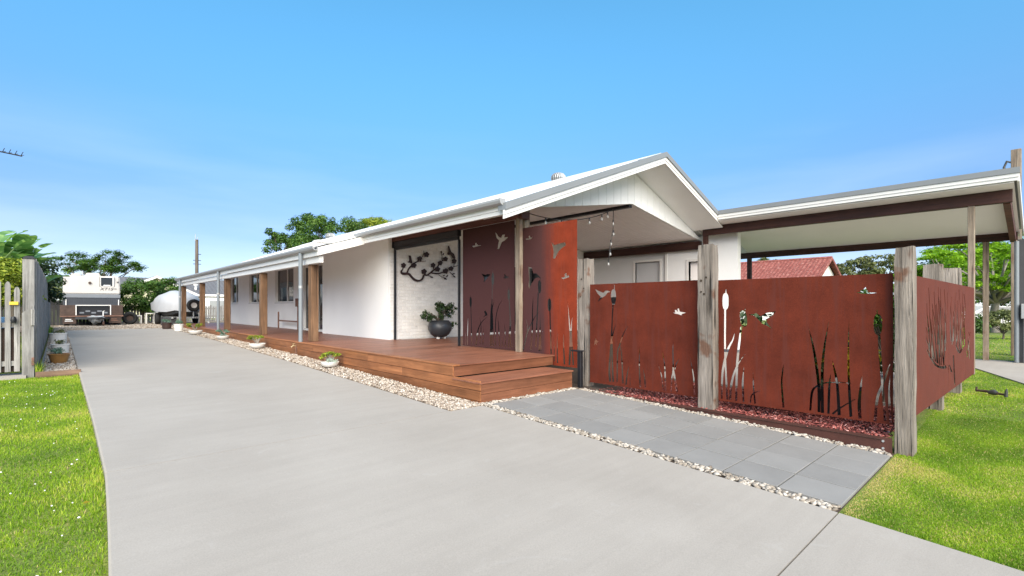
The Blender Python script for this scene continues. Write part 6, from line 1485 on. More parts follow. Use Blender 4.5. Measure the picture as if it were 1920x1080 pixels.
# ------------------------------------------------------------------ left boundary: paling fence, picket gate
pf = thing('paling_fence', 'tall weathered grey paling fence running back along the driveway', 'fence', (-.32, 12, .3))
y = 12.33
while y < 31:
    hgt = 2.02 - .012 * (y - 12.3) + random.uniform(-.015, .015)
    w_ = random.choice([.095, .1, .105])
    ob = piece('paling', (.018, w_, 2.05), 'fence_grey', pf, (-.318 + random.uniform(-.004, .004), y, float(g(y)) + hgt - 2.05), .002)
    y += w_ + random.uniform(.002, .007)
for zz in (.35, 1.0, 1.7):
    MB().box(-.40, -.322, 12.3, 31, .36 + zz * .9, .36 + zz * .9 + .075).build('rail', 'fence_grey', pf)
MB().box(-.25, -.225, 12.35, 27, .3, .47).build('base_board', 'fence_grey', pf)
gp = thing('gate_post', 'tall grey timber gate post with black cap at the fence corner', 'post', (-.36, 12.2, .3))
MB().box(-.475, -.315, 12.15, 12.30, .25, 2.40, .010).build('timber', 'fence_grey', gp)
MB().hexa([(-.485, 12.14, 2.40), (-.305, 12.14, 2.40), (-.305, 12.31, 2.40), (-.485, 12.31, 2.40), (-.44, 12.18, 2.45), (-.35, 12.18, 2.45), (-.35, 12.27, 2.45), (-.44, 12.27, 2.45)]).build('cap', 'black_metal', gp)
st_ = thing('stub_post', 'short greenish timber post with angled top in front of the gate post', 'post', (-.40, 12.0, .3))
MB().prism([(-.475, .25), (-.325, .25), (-.325, 1.58), (-.475, 1.44)], lambda a, b, d: (a, d, b), 12.0, 12.14).build('timber', 'fence_grey', st_)
MB().box(-.36, -.315, 11.96, 11.998, 1.22, 1.50, .004).build('latch_plate', 'fence_grey', st_)
MB().box(-.355, -.32, 11.95, 11.998, .52, .66, .004).build('block', 'rust_brown', st_)
pk = thing('picket_fence', 'weathered grey picket gate at the left edge', 'fence', (-1.2, 12.1, .3))
x = -.575
while x > -4.6:
    tp = 2.02 + random.uniform(-.06, .05) if x < -.62 else 1.90
    MB().prism([(x, .42), (x + .070, .42), (x + .070, tp - .06), (x + .056, tp - .02), (x + .035, tp), (x + .014, tp - .02), (x, tp - .06)], lambda a, b, d: (a, d, b), 12.10, 12.122).build('picket', 'fence_grey', pk)
    x -= .116 + random.uniform(-.004, .004)
for zz in (.52, 1.19):
    MB().box(-4.6, -.50, 12.124, 12.165, zz, zz + .085).build('rail', 'fence_grey', pk)
MB().box(-4.6, -.50, 12.17, 12.18, .42, 1.18).build('backing_mesh', 'rust_dark', pk)
MB().box(-.63, -.52, 12.06, 12.098, 1.58, 1.635, .004).build('yellow_tag', 'yellow', pk)
MB().lathe([(.03, -.02), (.04, .02), (.036, .06), (.02, .09)], (-.58, 12.06, 1.29), 12).build('latch_knob', 'black_metal', pk, True)
et = MB().box(-.30, .29, 11.72, 11.80, .22, .42, .006).build('timber_edge', 'edge_timber', None, origin=Vector((0, 11.76, .3)))
tag(et, 'low brown timber board ending the pebble bed by the lawn', 'edging')
pth = MB().prism([(-6, 11.72), (-.42, 11.86), (-.42, 12.5), (-6, 12.5)], lambda a, b, d: (a, b, d), .2, .355).build('path', 'concrete')
tag(pth, kind='structure')
bk = thing('blue_barrel', 'blue plastic barrel behind the picket gate', 'barrel', (-.85, 13.2, .4))
MB().lathe([(.20, 0), (.23, .1), (.235, .45), (.23, .85), (.20, .95), (.02, .96)], (-.85, 13.2, .4), 20).build('drum', 'blue_plastic', bk, True)
MB().lathe([(.242, .30), (.242, .33)], (-.85, 13.2, .4), 20).build('hoop', 'blue_plastic', bk, True)
fl = MB()
rng5 = np.random.default_rng(5)
xx, yy_ = rng5.uniform(-.30, -.22, 60), rng5.uniform(11.82, 12.3, 60)
tag(blades('grass_tuft', xx, yy_, g(yy_) - .03, rng5.uniform(.12, .30, 60), rng5.uniform(.008, .014, 60), 'grass_blade', rng5, .5), 'tuft of long grass at the foot of the gate post', 'grass', kind='stuff')
rng6 = np.random.default_rng(6)
xx, yy_ = rng6.uniform(-.30, -.2, 80), rng6.uniform(25, 27, 80)
tag(blades('grass_tuft', xx, yy_, g(yy_) - .03, rng6.uniform(.15, .40, 80), rng6.uniform(.012, .02, 80), 'grass_blade', rng6, .5), 'long grass at the far end of the paling fence', 'grass', kind='stuff')

# TV antenna reaching in from the left
an = thing('tv_antenna', 'dark TV antenna boom against the sky at the left edge', 'antenna', (-1.6, 13.6, 1.0))
MB().tube([(-1.55, 13.6, .3), (-1.55, 13.6, 4.75)], .02, 8).build('mast', 'dark_metal', an, True)
MB().tube([(-1.6, 13.65, 4.62), (-.55, 14.0, 4.60)], .013, 6).build('boom', 'dark_metal', an, True)
for k in range(12):
    xx = -1.5 + k * .085
    yy_ = 13.65 + (xx + 1.6) / 1.05 * .35
    MB().tube([(xx + .035, yy_ - .14, 4.655), (xx, yy_, 4.615), (xx + .035, yy_ + .14, 4.655)], .006, 5).build('element', 'dark_metal', an, True)

# ------------------------------------------------------------------ caravan at the end of the drive
GZ_ = .58
cv = thing('caravan', 'dirty white and grey caravan parked at the end of the driveway', 'caravan', (1.25, 34, GZ_))
def curved_front(y0, y1, x0, x1, z0, z1, lean):
    return MB().hexa([(x0, y0 + lean[0], z0), (x1, y0 + lean[0], z0), (x1, y1, z0), (x0, y1, z0), (x0 + .02, y0 + lean[1], z1), (x1 - .02, y0 + lean[1], z1), (x1 - .02, y1, z1), (x0 + .02, y1, z1)])
def bev(mb, w=.03):
    bm = bmesh.new()
    vs = [bm.verts.new(p) for p in mb.v]
    for q in mb.f: bm.faces.new([vs[i] for i in q])
    bmesh.ops.recalc_face_normals(bm, faces=bm.faces)
    bmesh.ops.bevel(bm, geom=list(bm.edges), offset=w, segments=2, affect='EDGES')
    bm.verts.index_update()
    o = MB(); o.v = [w_.co[:] for w_ in bm.verts]; o.f = [[w_.index for w_ in q.verts] for q in bm.faces]; bm.free()
    return o
bev(curved_front(33.5, 40, .14, 2.40, 2.205, 3.16, (0, .14)), .05).build('body', 'van_white', cv, True)
MB().box(.135, 2.405, 33.49, 40, 2.02, 2.20).build('grey_band', 'van_grey', cv)
lc = MB().box(.14, 2.40, 33.52, 40, 1.40, 2.018).build('lower_wall', 'van_dark', cv)
for k in range(24):
    MB().box(.17 + k * .093, .17 + k * .093 + .05, 33.508, 33.519, 1.76, 2.015).build('rib', 'van_dark', lc)
MB().box(.3, 2.2, 33.6, 39.5, .95, 1.40).build('chassis', 'dark_metal', cv)
w = bev(MB().box(1.56, 2.17, 33.55, 33.62, 2.60, 3.12), .02).build('window', 'trim_white', cv)
MB().box(1.61, 2.08, 33.545, 33.5495, 2.64, 3.09).build('pane', 'glass_dark', w)
for xx in (1.555, 2.135):
    MB().box(xx, xx + .02, 33.538, 33.548, 2.60, 3.12).build('stay', 'black_metal', w)
MB().prism([(1.70, 2.655), (1.98, 2.655), (2.01, 2.70), (1.72, 2.70)], lambda a, b, d: (a, d, b), 33.540, 33.5445).build('sticker', 'decal_white', w)
def lettering(txt, size, x, y, z, mat, parent, name, shear=.3):
    cu = bpy.data.curves.new(name, 'FONT'); cu.body = txt; cu.size = size; cu.shear = shear; cu.extrude = .002
    tmp = bpy.data.objects.new(name, cu); COL.objects.link(tmp)
    dg = bpy.context.evaluated_depsgraph_get()
    me = bpy.data.meshes.new_from_object(tmp.evaluated_get(dg))
    bpy.data.objects.remove(tmp, do_unlink=True)
    me.materials.clear(); me.materials.append(MATS[mat])
    me.transform(Matrix.Rotation(R(90), 4, 'X')); 
    ob = bpy.data.objects.new(name, me); COL.objects.link(ob); ob.parent = parent
    ob.location = Vector((x, y, z)) - root_loc(parent)
    return ob
lettering('XT15', .20, 1.56, 33.512, 2.42, 'emblem_black', cv, 'lettering').scale = (1.15, 1, 1)
lettering('HR', .085, 2.10, 33.512, 2.47, 'emblem_black', cv, 'lettering').scale = (1.3, 1, 1)
for xx in (.24, 2.30):
    MB().lathe([(.05, 0), (.045, .02), (.02, .035)], (xx, 33.55, 2.86), 10).build('marker_light', 'dark_metal', cv, True)
MB().tube([(1.17, 33.58, 2.79), (1.17, 33.51, 2.79)], [.06, .065], 14).build('spare_mount', 'rust_dark', cv, True)
bev(MB().box(.45, .82, 34.0, 34.7, 3.15, 3.28), .03).build('roof_hatch', 'van_white', cv, True)
bev(MB().hexa([(.98, 33.9, 3.15), (1.64, 33.9, 3.15), (1.64, 34.9, 3.15), (.98, 34.9, 3.15), (1.05, 33.98, 3.33), (1.56, 33.98, 3.33), (1.56, 34.8, 3.33), (1.05, 34.8, 3.33)]), .02).build('roof_hatch', 'van_white', cv, True)
bev(MB().box(1.8, 2.3, 34.2, 34.9, 3.15, 3.21), .02).build('roof_hatch', 'van_white', cv, True)
MB().tube([(.90, 34.2, 3.15), (.90, 34.2, 3.42)], .035, 8).build('flue', 'galv', cv, True)
MB().tube([(1.58, 33.9, 3.15), (1.58, 33.9, 3.75)], .008, 5).build('aerial', 'dark_metal', cv, True)
for xx in (.25, 2.33):
    MB().box(xx - .018, xx + .018, 33.46, 33.50, 1.62, 1.92).build('grab_handle', 'trim_white', cv)
# front storage and flat trailer deck
bx = MB().box(.02, .64, 32.9, 33.4, 1.10, 1.63, .01).build('storage_box', 'rust_dark', cv)
bx2 = MB().box(1.96, 2.47, 32.9, 33.4, 1.10, 1.63, .01).build('storage_box', 'rust_dark', cv)
MB().box(.66, 1.94, 33.0, 33.4, 1.10, 1.60).build('storage_box', 'black_metal', cv)
for k in range(5):
    MB().box(.75 + k * .23, .93 + k * .23, 32.985, 32.999, 1.2 + .08 * (k % 2), 1.28 + .08 * (k % 2)).build('stored_part', 'van_grey', cv)
fr = MB().box(.60, .64, 32.84, 32.88, 1.12, 1.64).box(1.94, 1.98, 32.84, 32.88, 1.12, 1.64).box(.64, 1.94, 32.84, 32.88, 1.60, 1.64).build('stone_guard_frame', 'trim_white', cv)
MB().box(.02, 2.47, 32.6, 33.4, 1.04, 1.095, .005).build('front_deck', 'rust_brown', cv)
for x0 in (.12, 1.88):
    mf = MB().box(x0, x0 + .50, 32.64, 32.66, .70, 1.03, .003).build('mud_flap', 'rust_dark', cv)
    for k, (dx, ww) in enumerate([(.10, .22), (.08, .30)]):
        MB().box(x0 + dx, x0 + dx + ww, 32.634, 32.639, .90 - .08 * k, .935 - .08 * k).build('print', 'rust_brown' if x0 > 1 else 'decal_white', mf)
for x0 in (.18, 2.10):
    wh = MB().tube([(x0, 33.9, .90), (x0 + .2, 33.9, .90)], [.33, .33], 24).build('wheel', 'rubber', cv, True)
    MB().tube([(x0 - .005, 33.9, .90), (x0 + .205, 33.9, .90)], [.19, .19], 18).build('rim', 'galv', wh, True)
MB().hexa([(.35, 33.0, .92), (.5, 33.0, .92), (1.30, 31.6, .92), (1.22, 31.6, .92), (.35, 33.0, 1.03), (.5, 33.0, 1.03), (1.30, 31.6, 1.03), (1.22, 31.6, 1.03)]).hexa([(2.0, 33.0, .92), (2.15, 33.0, .92), (1.38, 31.6, .92), (1.30, 31.6, .92), (2.0, 33.0, 1.03), (2.15, 33.0, 1.03), (1.38, 31.6, 1.03), (1.30, 31.6, 1.03)]).build('drawbar', 'dark_metal', cv)
jw = MB().tube([(1.64, 32.3, .80), (1.64, 32.3, 1.32)], .028, 8).tube([(1.64, 32.3, 1.32), (1.70, 32.3, 1.34)], .012, 6).build('jockey_stand', 'trim_white', cv, True)
MB().tube([(1.60, 32.3, .70), (1.68, 32.3, .70)], .12, 16).build('jockey_wheel', 'rust_brown', jw, True)
bm = bmesh.new(); bmesh.ops.create_icosphere(bm, subdivisions=3, radius=1)
for w_ in bm.verts:
    n_ = w_.co.copy()
    k = 1 + .14 * math.sin(n_.x * 7 + n_.z * 4) + .10 * math.sin(n_.z * 11 + n_.y * 6)
    zz = n_.z * (1 if n_.z < 0 else .55)
    w_.co = Vector((1.33 + n_.x * .31 * k * (1 + .15 * n_.z), 32.2 + n_.y * .35 * k, .96 + zz * .27 * k))
bm.verts.index_update()
mb = MB(); mb.v = [w_.co[:] for w_ in bm.verts]; mb.f = [[w_.index for w_ in q.verts] for q in bm.faces]; bm.free()
mb.build('coupling_tarp', 'tarp_grey', cv, True)

# round dark gas-bottle-like drums beside the caravan
dr = thing('old_tyre', 'dark tyre leaning beside the caravan', 'tyre', (2.85, 34.0, GZ_))
def torus(mb, c, R0, r0, axis, n=22, m=9):
    vs = []
    for i in range(n):
        t = 2 * math.pi * i / n
        for j in range(m):
            s_ = 2 * math.pi * j / m
            q = (R0 + r0 * math.cos(s_)); u, v_, w_ = q * math.cos(t), q * math.sin(t), r0 * 1.25 * math.sin(s_)
            vs.append((c[0] + (u if axis != 0 else w_), c[1] + (w_ if axis == 1 else (v_ if axis == 2 else u)), c[2] + (v_ if axis != 2 else w_)))
    fs = [(i * m + j, ((i + 1) % n) * m + j, ((i + 1) % n) * m + (j + 1) % m, i * m + (j + 1) % m) for i in range(n) for j in range(m)]
    return mb.add(vs, fs)
torus(MB(), (2.85, 34.0, GZ_ + .34), .25, .10, 1).build('tyre', 'rubber', dr, True)
MB().tube([(2.85, 33.98, GZ_ + .34), (2.85, 34.02, GZ_ + .34)], .17, 16).build('rim', 'rust_dark', dr, True)

# white trestle frames by the fence
def trestle(x, y, w_, h, lab):
    t = thing('trestle', lab, 'trestle', (x, y, GZ_), 'white trestles by the yard fence')
    for dx in (0, w_):
        for dy in (0, .45):
            MB().box(x + dx - .025, x + dx + .025, y + dy - .025, y + dy + .025, GZ_, GZ_ + h).build('leg', 'trim_white', t)
    MB().box(x - .03, x + w_ + .03, y - .03, y + .48, GZ_ + h + .001, GZ_ + h + .05).build('top_frame', 'trim_white', t)
trestle(3.05, 35.2, .42, .42, 'low white trestle nearest the caravan')
trestle(3.65, 34.6, .36, .55, 'taller white trestle between the other two by the fence')
trestle(4.15, 34.9, .42, .52, 'white trestle nearest the covered boat')

# ------------------------------------------------------------------ covered boat on its trailer
bt = thing('covered_boat', 'boat under a silver cover on a trailer behind the verandah', 'boat', (5.0, 32, GZ_))
secs = []
Ls = [(30.2, .12, 1.55, 1.75), (30.6, .50, 1.35, 1.98), (31.2, .80, 1.25, 2.20), (32.0, .98, 1.2, 2.38), (33.0, 1.04, 1.2, 2.46), (34.2, 1.04, 1.2, 2.42), (35.2, 1.02, 1.25, 2.25), (35.6, .90, 1.35, 1.95)]
mb = MB(); m = 14
for (yy, hw, zk_, zt_) in Ls:
    for j in range(m):
        a_ = math.pi * j / (m - 1)
        xx = -math.cos(a_) * hw * (1.0 + .03 * math.sin(j * 3.1 + yy * 3))
        zz = 1.45 + (zt_ - 1.45) * math.sin(a_) ** .75 + .035 * math.sin(j * 2.3 + yy * 5)
        if j in (0, m - 1): zz = 1.33 + .06 * math.sin(yy * 7)
        mb.v.append((4.92 + xx, yy, zz))
n = len(Ls)
for i in range(n - 1):
    for j in range(m - 1):
        mb.f.append((i * m + j, i * m + j + 1, (i + 1) * m + j + 1, (i + 1) * m + j))
mb.f.append(tuple(range(m))); mb.f.append(tuple(range((n - 1) * m, n * m)))
mb.build('cover', 'cover_silver', bt, True)
hb = MB()
for (yy, hw, zk_, zt_) in Ls:
    hb.v += [(4.92 - hw * .95, yy, 1.5), (4.92 - hw * .75, yy, zk_ - .12), (4.92, yy, zk_ - .3 + (.3 if yy < 30.5 else 0)), (4.92 + hw * .75, yy, zk_ - .12), (4.92 + hw * .95, yy, 1.5)]
for i in range(n - 1):
    for j in range(4):
        hb.f.append((i * 5 + j, i * 5 + j + 1, (i + 1) * 5 + j + 1, (i + 1) * 5 + j))
hb.build('hull', 'dark_metal', bt, True)
tr_ = MB().box(4.25, 4.33, 30.4, 35.2, .93, 1.02).box(5.5, 5.58, 30.4, 35.2, .93, 1.02).box(4.33, 5.5, 30.6, 30.68, .93, 1.02).box(4.33, 5.5, 34.8, 34.88, .93, 1.02).build('trailer_frame', 'galv', bt)
for xx in (3.98, 5.75):
    wh = torus(MB(), (xx, 33.0, GZ_ + .32), .23, .10, 0).build('wheel', 'rubber', bt, True)
    MB().tube([(xx - .06, 33.0, GZ_ + .32), (xx + .06, 33.0, GZ_ + .32)], .16, 14).build('rim', 'galv', wh, True)
MB().box(3.86, 4.10, 32.5, 33.5, 1.22, 1.26).box(5.64, 5.88, 32.5, 33.5, 1.22, 1.26).build('mudguard', 'galv', bt)
sp = torus(MB(), (5.16, 30.0, 1.62), .23, .095, 1).build('spare_wheel', 'rubber', bt, True)
MB().tube([(5.16, 29.97, 1.62), (5.16, 30.05, 1.62)], .15, 14).build('rim', 'trim_white', sp, True)
MB().tube([(5.16, 30.1, .95), (5.16, 30.08, 1.62)], .03, 6).build('spare_bracket', 'galv', bt)
MB().tube([(5.55, 30.3, .97), (5.75, 29.4, .93)], .04, 6).tube([(5.72, 29.5, .62), (5.72, 29.5, 1.15)], .03, 8).build('drawbar', 'galv', bt, True)
MB().tube([(5.69, 29.5, .68), (5.75, 29.5, .68)], .09, 14).build('jockey_wheel', 'trim_white', bt, True)
MB().box(3.9, 4.5, 30.6, 31.3, GZ_, 1.0).build('chock_crate', 'dark_metal', bt)

# ------------------------------------------------------------------ yard fences
yf = thing('yard_fence', 'weathered paling fence across the back of the gravel yard', 'fence', (6, 38, GZ_))
x = 2.55
while x < 14:
    hh = random.uniform(.98, 1.08)
    piece('paling', (.105, .016, 1.05), 'fence_grey', yf, (x, 38.0 + random.uniform(-.01, .01), GZ_ + hh - 1.05), .002)
    x += .105 + random.uniform(.012, .05)
for zz in (.3, .8):
    MB().box(2.5, 14, 38.03, 38.09, GZ_ + zz, GZ_ + zz + .07).build('rail', 'fence_grey', yf)
df = thing('dark_fence', 'black stained board fence left of the caravan', 'fence', (0, 34.5, GZ_))
x = -6.0
while x < 2.5:
    piece('board', (.14, .02, 1.28), 'fence_dark', df, (x, 35.0 + random.uniform(-.006, .006), GZ_ - .05), .003)
    x += .147
MB().box(-6, 2.5, 34.97, 34.999, GZ_ + 1.12, GZ_ + 1.26).build('top_rail', 'fence_dark', df)

# ------------------------------------------------------------------ neighbouring houses
def tile_field(x0, x1, y0, y1, zf, name, mat, parent, rows, amp=.035):
    """stepped roof tiles: every course a tilted strip with its own front edge"""
    mb = MB()
    for r in range(rows):
        ya, yb = y0 + (y1 - y0) * r / rows, y0 + (y1 - y0) * (r + 1) / rows
        za, zb = zf(ya) + amp, zf(yb) + .006
        n_ = max(2, int((x1 - x0) / .3))
        off = .15 * (r % 2)
        for k in range(n_):
            xa, xb = x0 + (x1 - x0) * k / n_, x0 + (x1 - x0) * (k + 1) / n_
            xm = (xa + xb) / 2
            mb.add([(xa, ya, za - .015), (xm, ya, za + .018), (xb, ya, za - .015), (xb, yb, zb - .015), (xm, yb, zb + .018), (xa, yb, zb - .015), (xa, ya, za - .05), (xm, ya, za - .03), (xb, ya, za - .05)],
                   [(0, 1, 4, 5), (1, 2, 3, 4), (6, 7, 1, 0), (7, 8, 2, 1)])
    ob = mb.build(name, mat, parent)
    return tag(ob, kind='stuff')
nb = thing('neighbour_house', 'cream house with grey tiled roof beyond the yard fence', 'house', (9, 52, .6))
MB().box(2.6, 17, 50.5, 58, .6, 2.75).build('wall', 'wall_cream', nb)
zfm = lambda y_: 2.62 + (y_ - 50.0) * .36
tile_field(2.2, 17.5, 50.0, 54.2, zfm, 'roof_tiles', 'tile_grey', nb, 15)
MB().hexa([(2.2, 54.2, zfm(54.2) - .05), (17.5, 54.2, zfm(54.2) - .05), (17.5, 58.4, 2.6), (2.2, 58.4, 2.6), (2.2, 54.2, zfm(54.2)), (17.5, 54.2, zfm(54.2)), (17.5, 58.4, 2.66), (2.2, 58.4, 2.66)]).build('roof_back', 'tile_grey', nb)
MB().box(2.2, 17.5, 49.93, 50.03, 2.47, 2.63).build('gutter', 'trim_white', nb)
MB().prism([(3.3, .6), (8.1, .6), (8.1, 2.75), (5.7, 3.92), (3.3, 2.75)], lambda a, b, d: (a, d, b), 48.0, 50.6).build('gable_wall', 'wall_cream', nb)
for xa, xb in ((2.95, 5.7), (8.45, 5.7)):
    za, zb = 2.58, 4.0
    MB().hexa([(xa, 47.7, za), (xb, 47.7, zb), (xb, 52, zb), (xa, 52, za), (xa, 47.7, za + .06), (xb, 47.7, zb + .06), (xb, 52, zb + .06), (xa, 52, za + .06)]).build('roof', 'tile_grey', nb)
    MB().hexa([(xa, 47.64, za - .16), (xb, 47.64, zb - .16), (xb, 47.69, zb - .16), (xa, 47.69, za - .16), (xa, 47.64, za + .04), (xb, 47.64, zb + .04), (xb, 47.69, zb + .04), (xa, 47.69, za + .04)]).build('barge_board', 'trim_white', nb)
vt = MB().tube([(8.95, 51.2, 2.95), (8.95, 51.2, 3.45)], .10, 10).build('roof_flue', 'trim_white', nb, True)
MB().lathe([(.2, 0), (.16, .10), (.03, .16)], (8.95, 51.2, 3.45), 12).build('cowl', 'trim_white', vt, True)
MB().box(8.9, 14, 47.0, 50.3, .6, 2.3).build('garage_wall', 'wall_white', nb)
MB().box(9.2, 12.5, 46.96, 46.995, .7, 2.05).build('roller_door', 'gutter_white', nb)

rh = thing('neighbour_house', 'white gabled house with red tiled roof beyond the carport', 'house', (47, 14, .2))
MB().box(43.2, 52, 12.2, 26, .1, 3.9).build('wall', 'wall_white', rh)
# ridge along Y at X = 45.8
RHX, RHZ = 47.0, 5.60
mbr = MB()
rows = 17
for side in (-1, 1):
    for r in range(rows):
        d0, d1 = 3.3 * r / rows, 3.3 * (r + 1) / rows       # distance from the ridge, across
        z0, z1 = RHZ - d0 * .52, RHZ - d1 * .52
        k = 0
        yy = 11.6
        while yy < 26:
            ym, yb = yy + .15, yy + .30
            xa, xb = RHX + side * d0, RHX + side * d1
            mbr.add([(xa, yy, z0 - .01), (xa, ym, z0 + .03), (xa, yb, z0 - .01), (xb, yb, z1 + .03), (xb, ym, z1 + .075), (xb, yy, z1 + .03), (xb, yy, z1 - .02), (xb, ym, z1 + .0), (xb, yb, z1 - .02)],
                    [(0, 1, 4, 5), (1, 2, 3, 4), (5, 4, 7, 6), (4, 3, 8, 7)])
            yy += .30
tag(mbr.build('roof_tiles', 'tile_red', rh), kind='stuff')
MB().tube([(RHX, 11.55, RHZ + .04), (RHX, 26, RHZ + .04)], .11, 8).build('ridge_tiles', 'tile_red', rh, True)
MB().prism([(RHX - 3.0, 3.9), (RHX + 3.0, 3.9), (RHX, RHZ - .12)], lambda a, b, d: (a, d, b), 12.0, 12.2).build('gable', 'wall_white', rh)
for s_ in (-1, 1):
    MB().hexa([(RHX + s_ * 3.4, 11.52, RHZ - 3.4 * .52 - .14), (RHX, 11.52, RHZ - .14), (RHX, 11.58, RHZ - .14), (RHX + s_ * 3.4, 11.58, RHZ - 3.4 * .52 - .14),
               (RHX + s_ * 3.4, 11.52, RHZ - 3.4 * .52 + .08), (RHX, 11.52, RHZ + .08), (RHX, 11.58, RHZ + .08), (RHX + s_ * 3.4, 11.58, RHZ - 3.4 * .52 + .08)]).build('barge_board', 'tile_red', rh)
rl = thing('neighbour_roof', 'low orange-red awning roof beside the red tiled house', 'roof', (40, 17, .2))
MB().hexa([(37, 15.2, 3.15), (41.5, 15.2, 3.75), (41.5, 22, 3.75), (37, 22, 3.15), (37, 15.2, 3.22), (41.5, 15.2, 3.82), (41.5, 22, 3.82), (37, 22, 3.22)]).build('sheet', 'tile_red', rl)
for a_, b_ in ((37.2, 15.5), (37.2, 21.5), (41.2, 15.5), (41.2, 21.5)):
    MB().box(a_, a_ + .1, b_, b_ + .1, .1, 3.14 + (a_ - 37) * .133).build('post', 'trim_white', rl)

# ------------------------------------------------------------------ utility poles
def power_pole(name, lab, base, h, r, arm=None, extra=False):
    t = thing(name, lab, 'pole', base)
    MB().tube([base, (base[0], base[1], base[2] + h)], [r, r * .8], 10).build('pole', 'bark', t, True)
    z = base[2] + h
    MB().tube([(base[0] - .12, base[1], z - .15), (base[0] - .12, base[1], z + .55)], .025, 6).tube([(base[0] + .05, base[1], z - .1), (base[0] + .05, base[1], z + .3)], .02, 6).build('insulator_pin', 'galv', t)
    for dz in (1.4, 2.0, 2.35):
        MB().tube([(base[0] - .3 * (dz > 1.5), base[1], z - dz), (base[0] + .35, base[1], z - dz)], .035, 6).build('bracket', 'dark_metal', t)
    return t
power_pole('power_pole', 'tall timber power pole rising beyond the far end of the verandah', (9.7, 55, .6), 7.4, .17)
pp = thing('power_pole', 'square timber pole rising behind the right end of the carport roof', 'pole', (20.6, .28, .1))
MB().box(20.45, 20.72, .30, .52, .1, 6.15, .01).build('pole', 'post_pale', pp)
MB().tube([(20.43, .58, 5.3), (20.40, .66, 5.65), (20.42, .60, 5.82), (20.5, .50, 5.78)], .03, 8).build('conduit_loop', 'dark_metal', pp, True)
pc = thing('meter_column', 'charcoal rendered column with meter box and conduit at the right edge', 'column', (18.0, .15, .13))
MB().box(17.75, 18.4, -.55, .33, .13, 3.25, .01).build('column', 'charcoal', pc)
MB().tube([(17.70, .345, .14), (17.70, .345, 3.2)], .045, 10).build('conduit', 'pipe_grey', pc, True)
MB().box(17.56, 17.745, .02, .27, 1.25, 1.62, .01).build('meter_box', 'galv', pc)
MB().tube([(17.66, .19, .14), (17.66, .19, 1.25)], .030, 8).build('pipe', 'pipe_white', pc, True)

# ------------------------------------------------------------------ parked car in the street
def car(x, y, lab):
    t = thing('parked_car', lab, 'car', (x, y, .15))
    prof = [(-2.15, .35), (-2.15, .75), (-1.95, .92), (-1.1, 1.0), (-.45, 1.45), (.9, 1.48), (1.6, 1.05), (2.1, .95), (2.15, .4)]
    mb = MB()
    for w_, ins in ((-.86, 0), (.86, 0)):
        pass
    m_ = len(prof)
    for k, (q, s_) in enumerate([(-.86, 0), (-.80, 1), (.80, 1), (.86, 0)]):
        for (a_, b_) in prof:
            tum = .16 * max(0, b_ - .95) / .5
            mb.v.append((x + (q - math.copysign(tum, q)), y + a_, .15 + b_))
    for k in range(3):
        for i in range(m_):
            j = (i + 1) % m_
            mb.f.append((k * m_ + i, k * m_ + j, (k + 1) * m_ + j, (k + 1) * m_ + i))
    mb.f.append(tuple(range(m_))); mb.f.append(tuple(range(3 * m_, 4 * m_)))
    mb.build('body', 'car_white', t, True)
    for sx in (-1, 1):
        wn_ = MB().add([(x + sx * .855, y - .95, 1.17), (x + sx * .855, y + 1.35, 1.17), (x + sx * .72, y + .85, 1.58), (x + sx * .72, y - .42, 1.58),
                       (x + sx * .862, y - .95, 1.17), (x + sx * .862, y + 1.35, 1.17), (x + sx * .727, y + .85, 1.58), (x + sx * .727, y - .42, 1.58)], [(0, 1, 2, 3), (4, 7, 6, 5), (0, 4, 5, 1), (1, 5, 6, 2), (2, 6, 7, 3), (3, 7, 4, 0)])
        wn_.build('side_window', 'glass_dark', t)
        for dy in (-1.35, 1.35):
            wh = MB().tube([(x + sx * .70, y + dy, .47), (x + sx * .885, y + dy, .47)], .32, 18).build('wheel', 'rubber', t, True)
            MB().tube([(x + sx * .70, y + dy, .47), (x + sx * .895, y + dy, .47)], .2, 14).build('rim', 'galv', wh, True)
    return t
c = car(0, 0, 'white car parked beneath the bright green tree')
c.location = (45.5, 1.75, .1); c.rotation_euler = (0, 0, R(25))

# ------------------------------------------------------------------ trees and plants
rt = np.random.default_rng(101)
tree('street_tree', 'large leafy tree rising behind the verandah roof', 'tree', (19.8, 48.5, .5), 10.5, 4.4, 3.2, 85, 20000, .22, 'leaf_mid', rt, group=None, r0=.40, r1=.85)
tree('street_tree', 'lime green tree crown behind the roof beside the large tree', 'tree', (25.0, 47.5, .5), 10.4, 4.0, 3.0, 75, 20000, .22, 'leaf_lime', rt, r0=.40, r1=.85)
tree('street_tree', 'slender tree at the left end of the roofline foliage', 'tree', (15.3, 49.5, .5), 8.6, 1.5, 2.6, 26, 3600, .24, 'leaf_mid', rt, r0=.35, r1=.6)
tree('garden_shrub', 'rounded glossy shrub beside the caravan, left lobe', 'shrub', (3.75, 37.4, .6), 2.75, 1.2, 1.15, 60, 10000, .12, 'leaf_mid', rt, trunk_r=.06, r0=.22, r1=.40, low=-.95)
tree('garden_shrub', 'rounded glossy shrub nearer the covered boat', 'shrub', (5.2, 38.8, .6), 2.8, 1.05, 1.15, 55, 9000, .12, 'leaf_mid', rt, trunk_r=.06, r0=.22, r1=.40, low=-.95)
tree('garden_shrub', 'yellow-green shrub behind the picket gate', 'shrub', (-1.25, 16.6, .4), 2.35, .85, .8, 34, 7000, .09, 'leaf_lime', rt, trunk_r=.05, r0=.18, r1=.34)
tree('garden_shrub', 'dark shrub beside the paling fence behind the gate', 'shrub', (-.95, 24.5, .5), 2.9, 1.0, 1.1, 34, 6000, .13, 'leaf_dark', rt, trunk_r=.05, r0=.25, r1=.4)
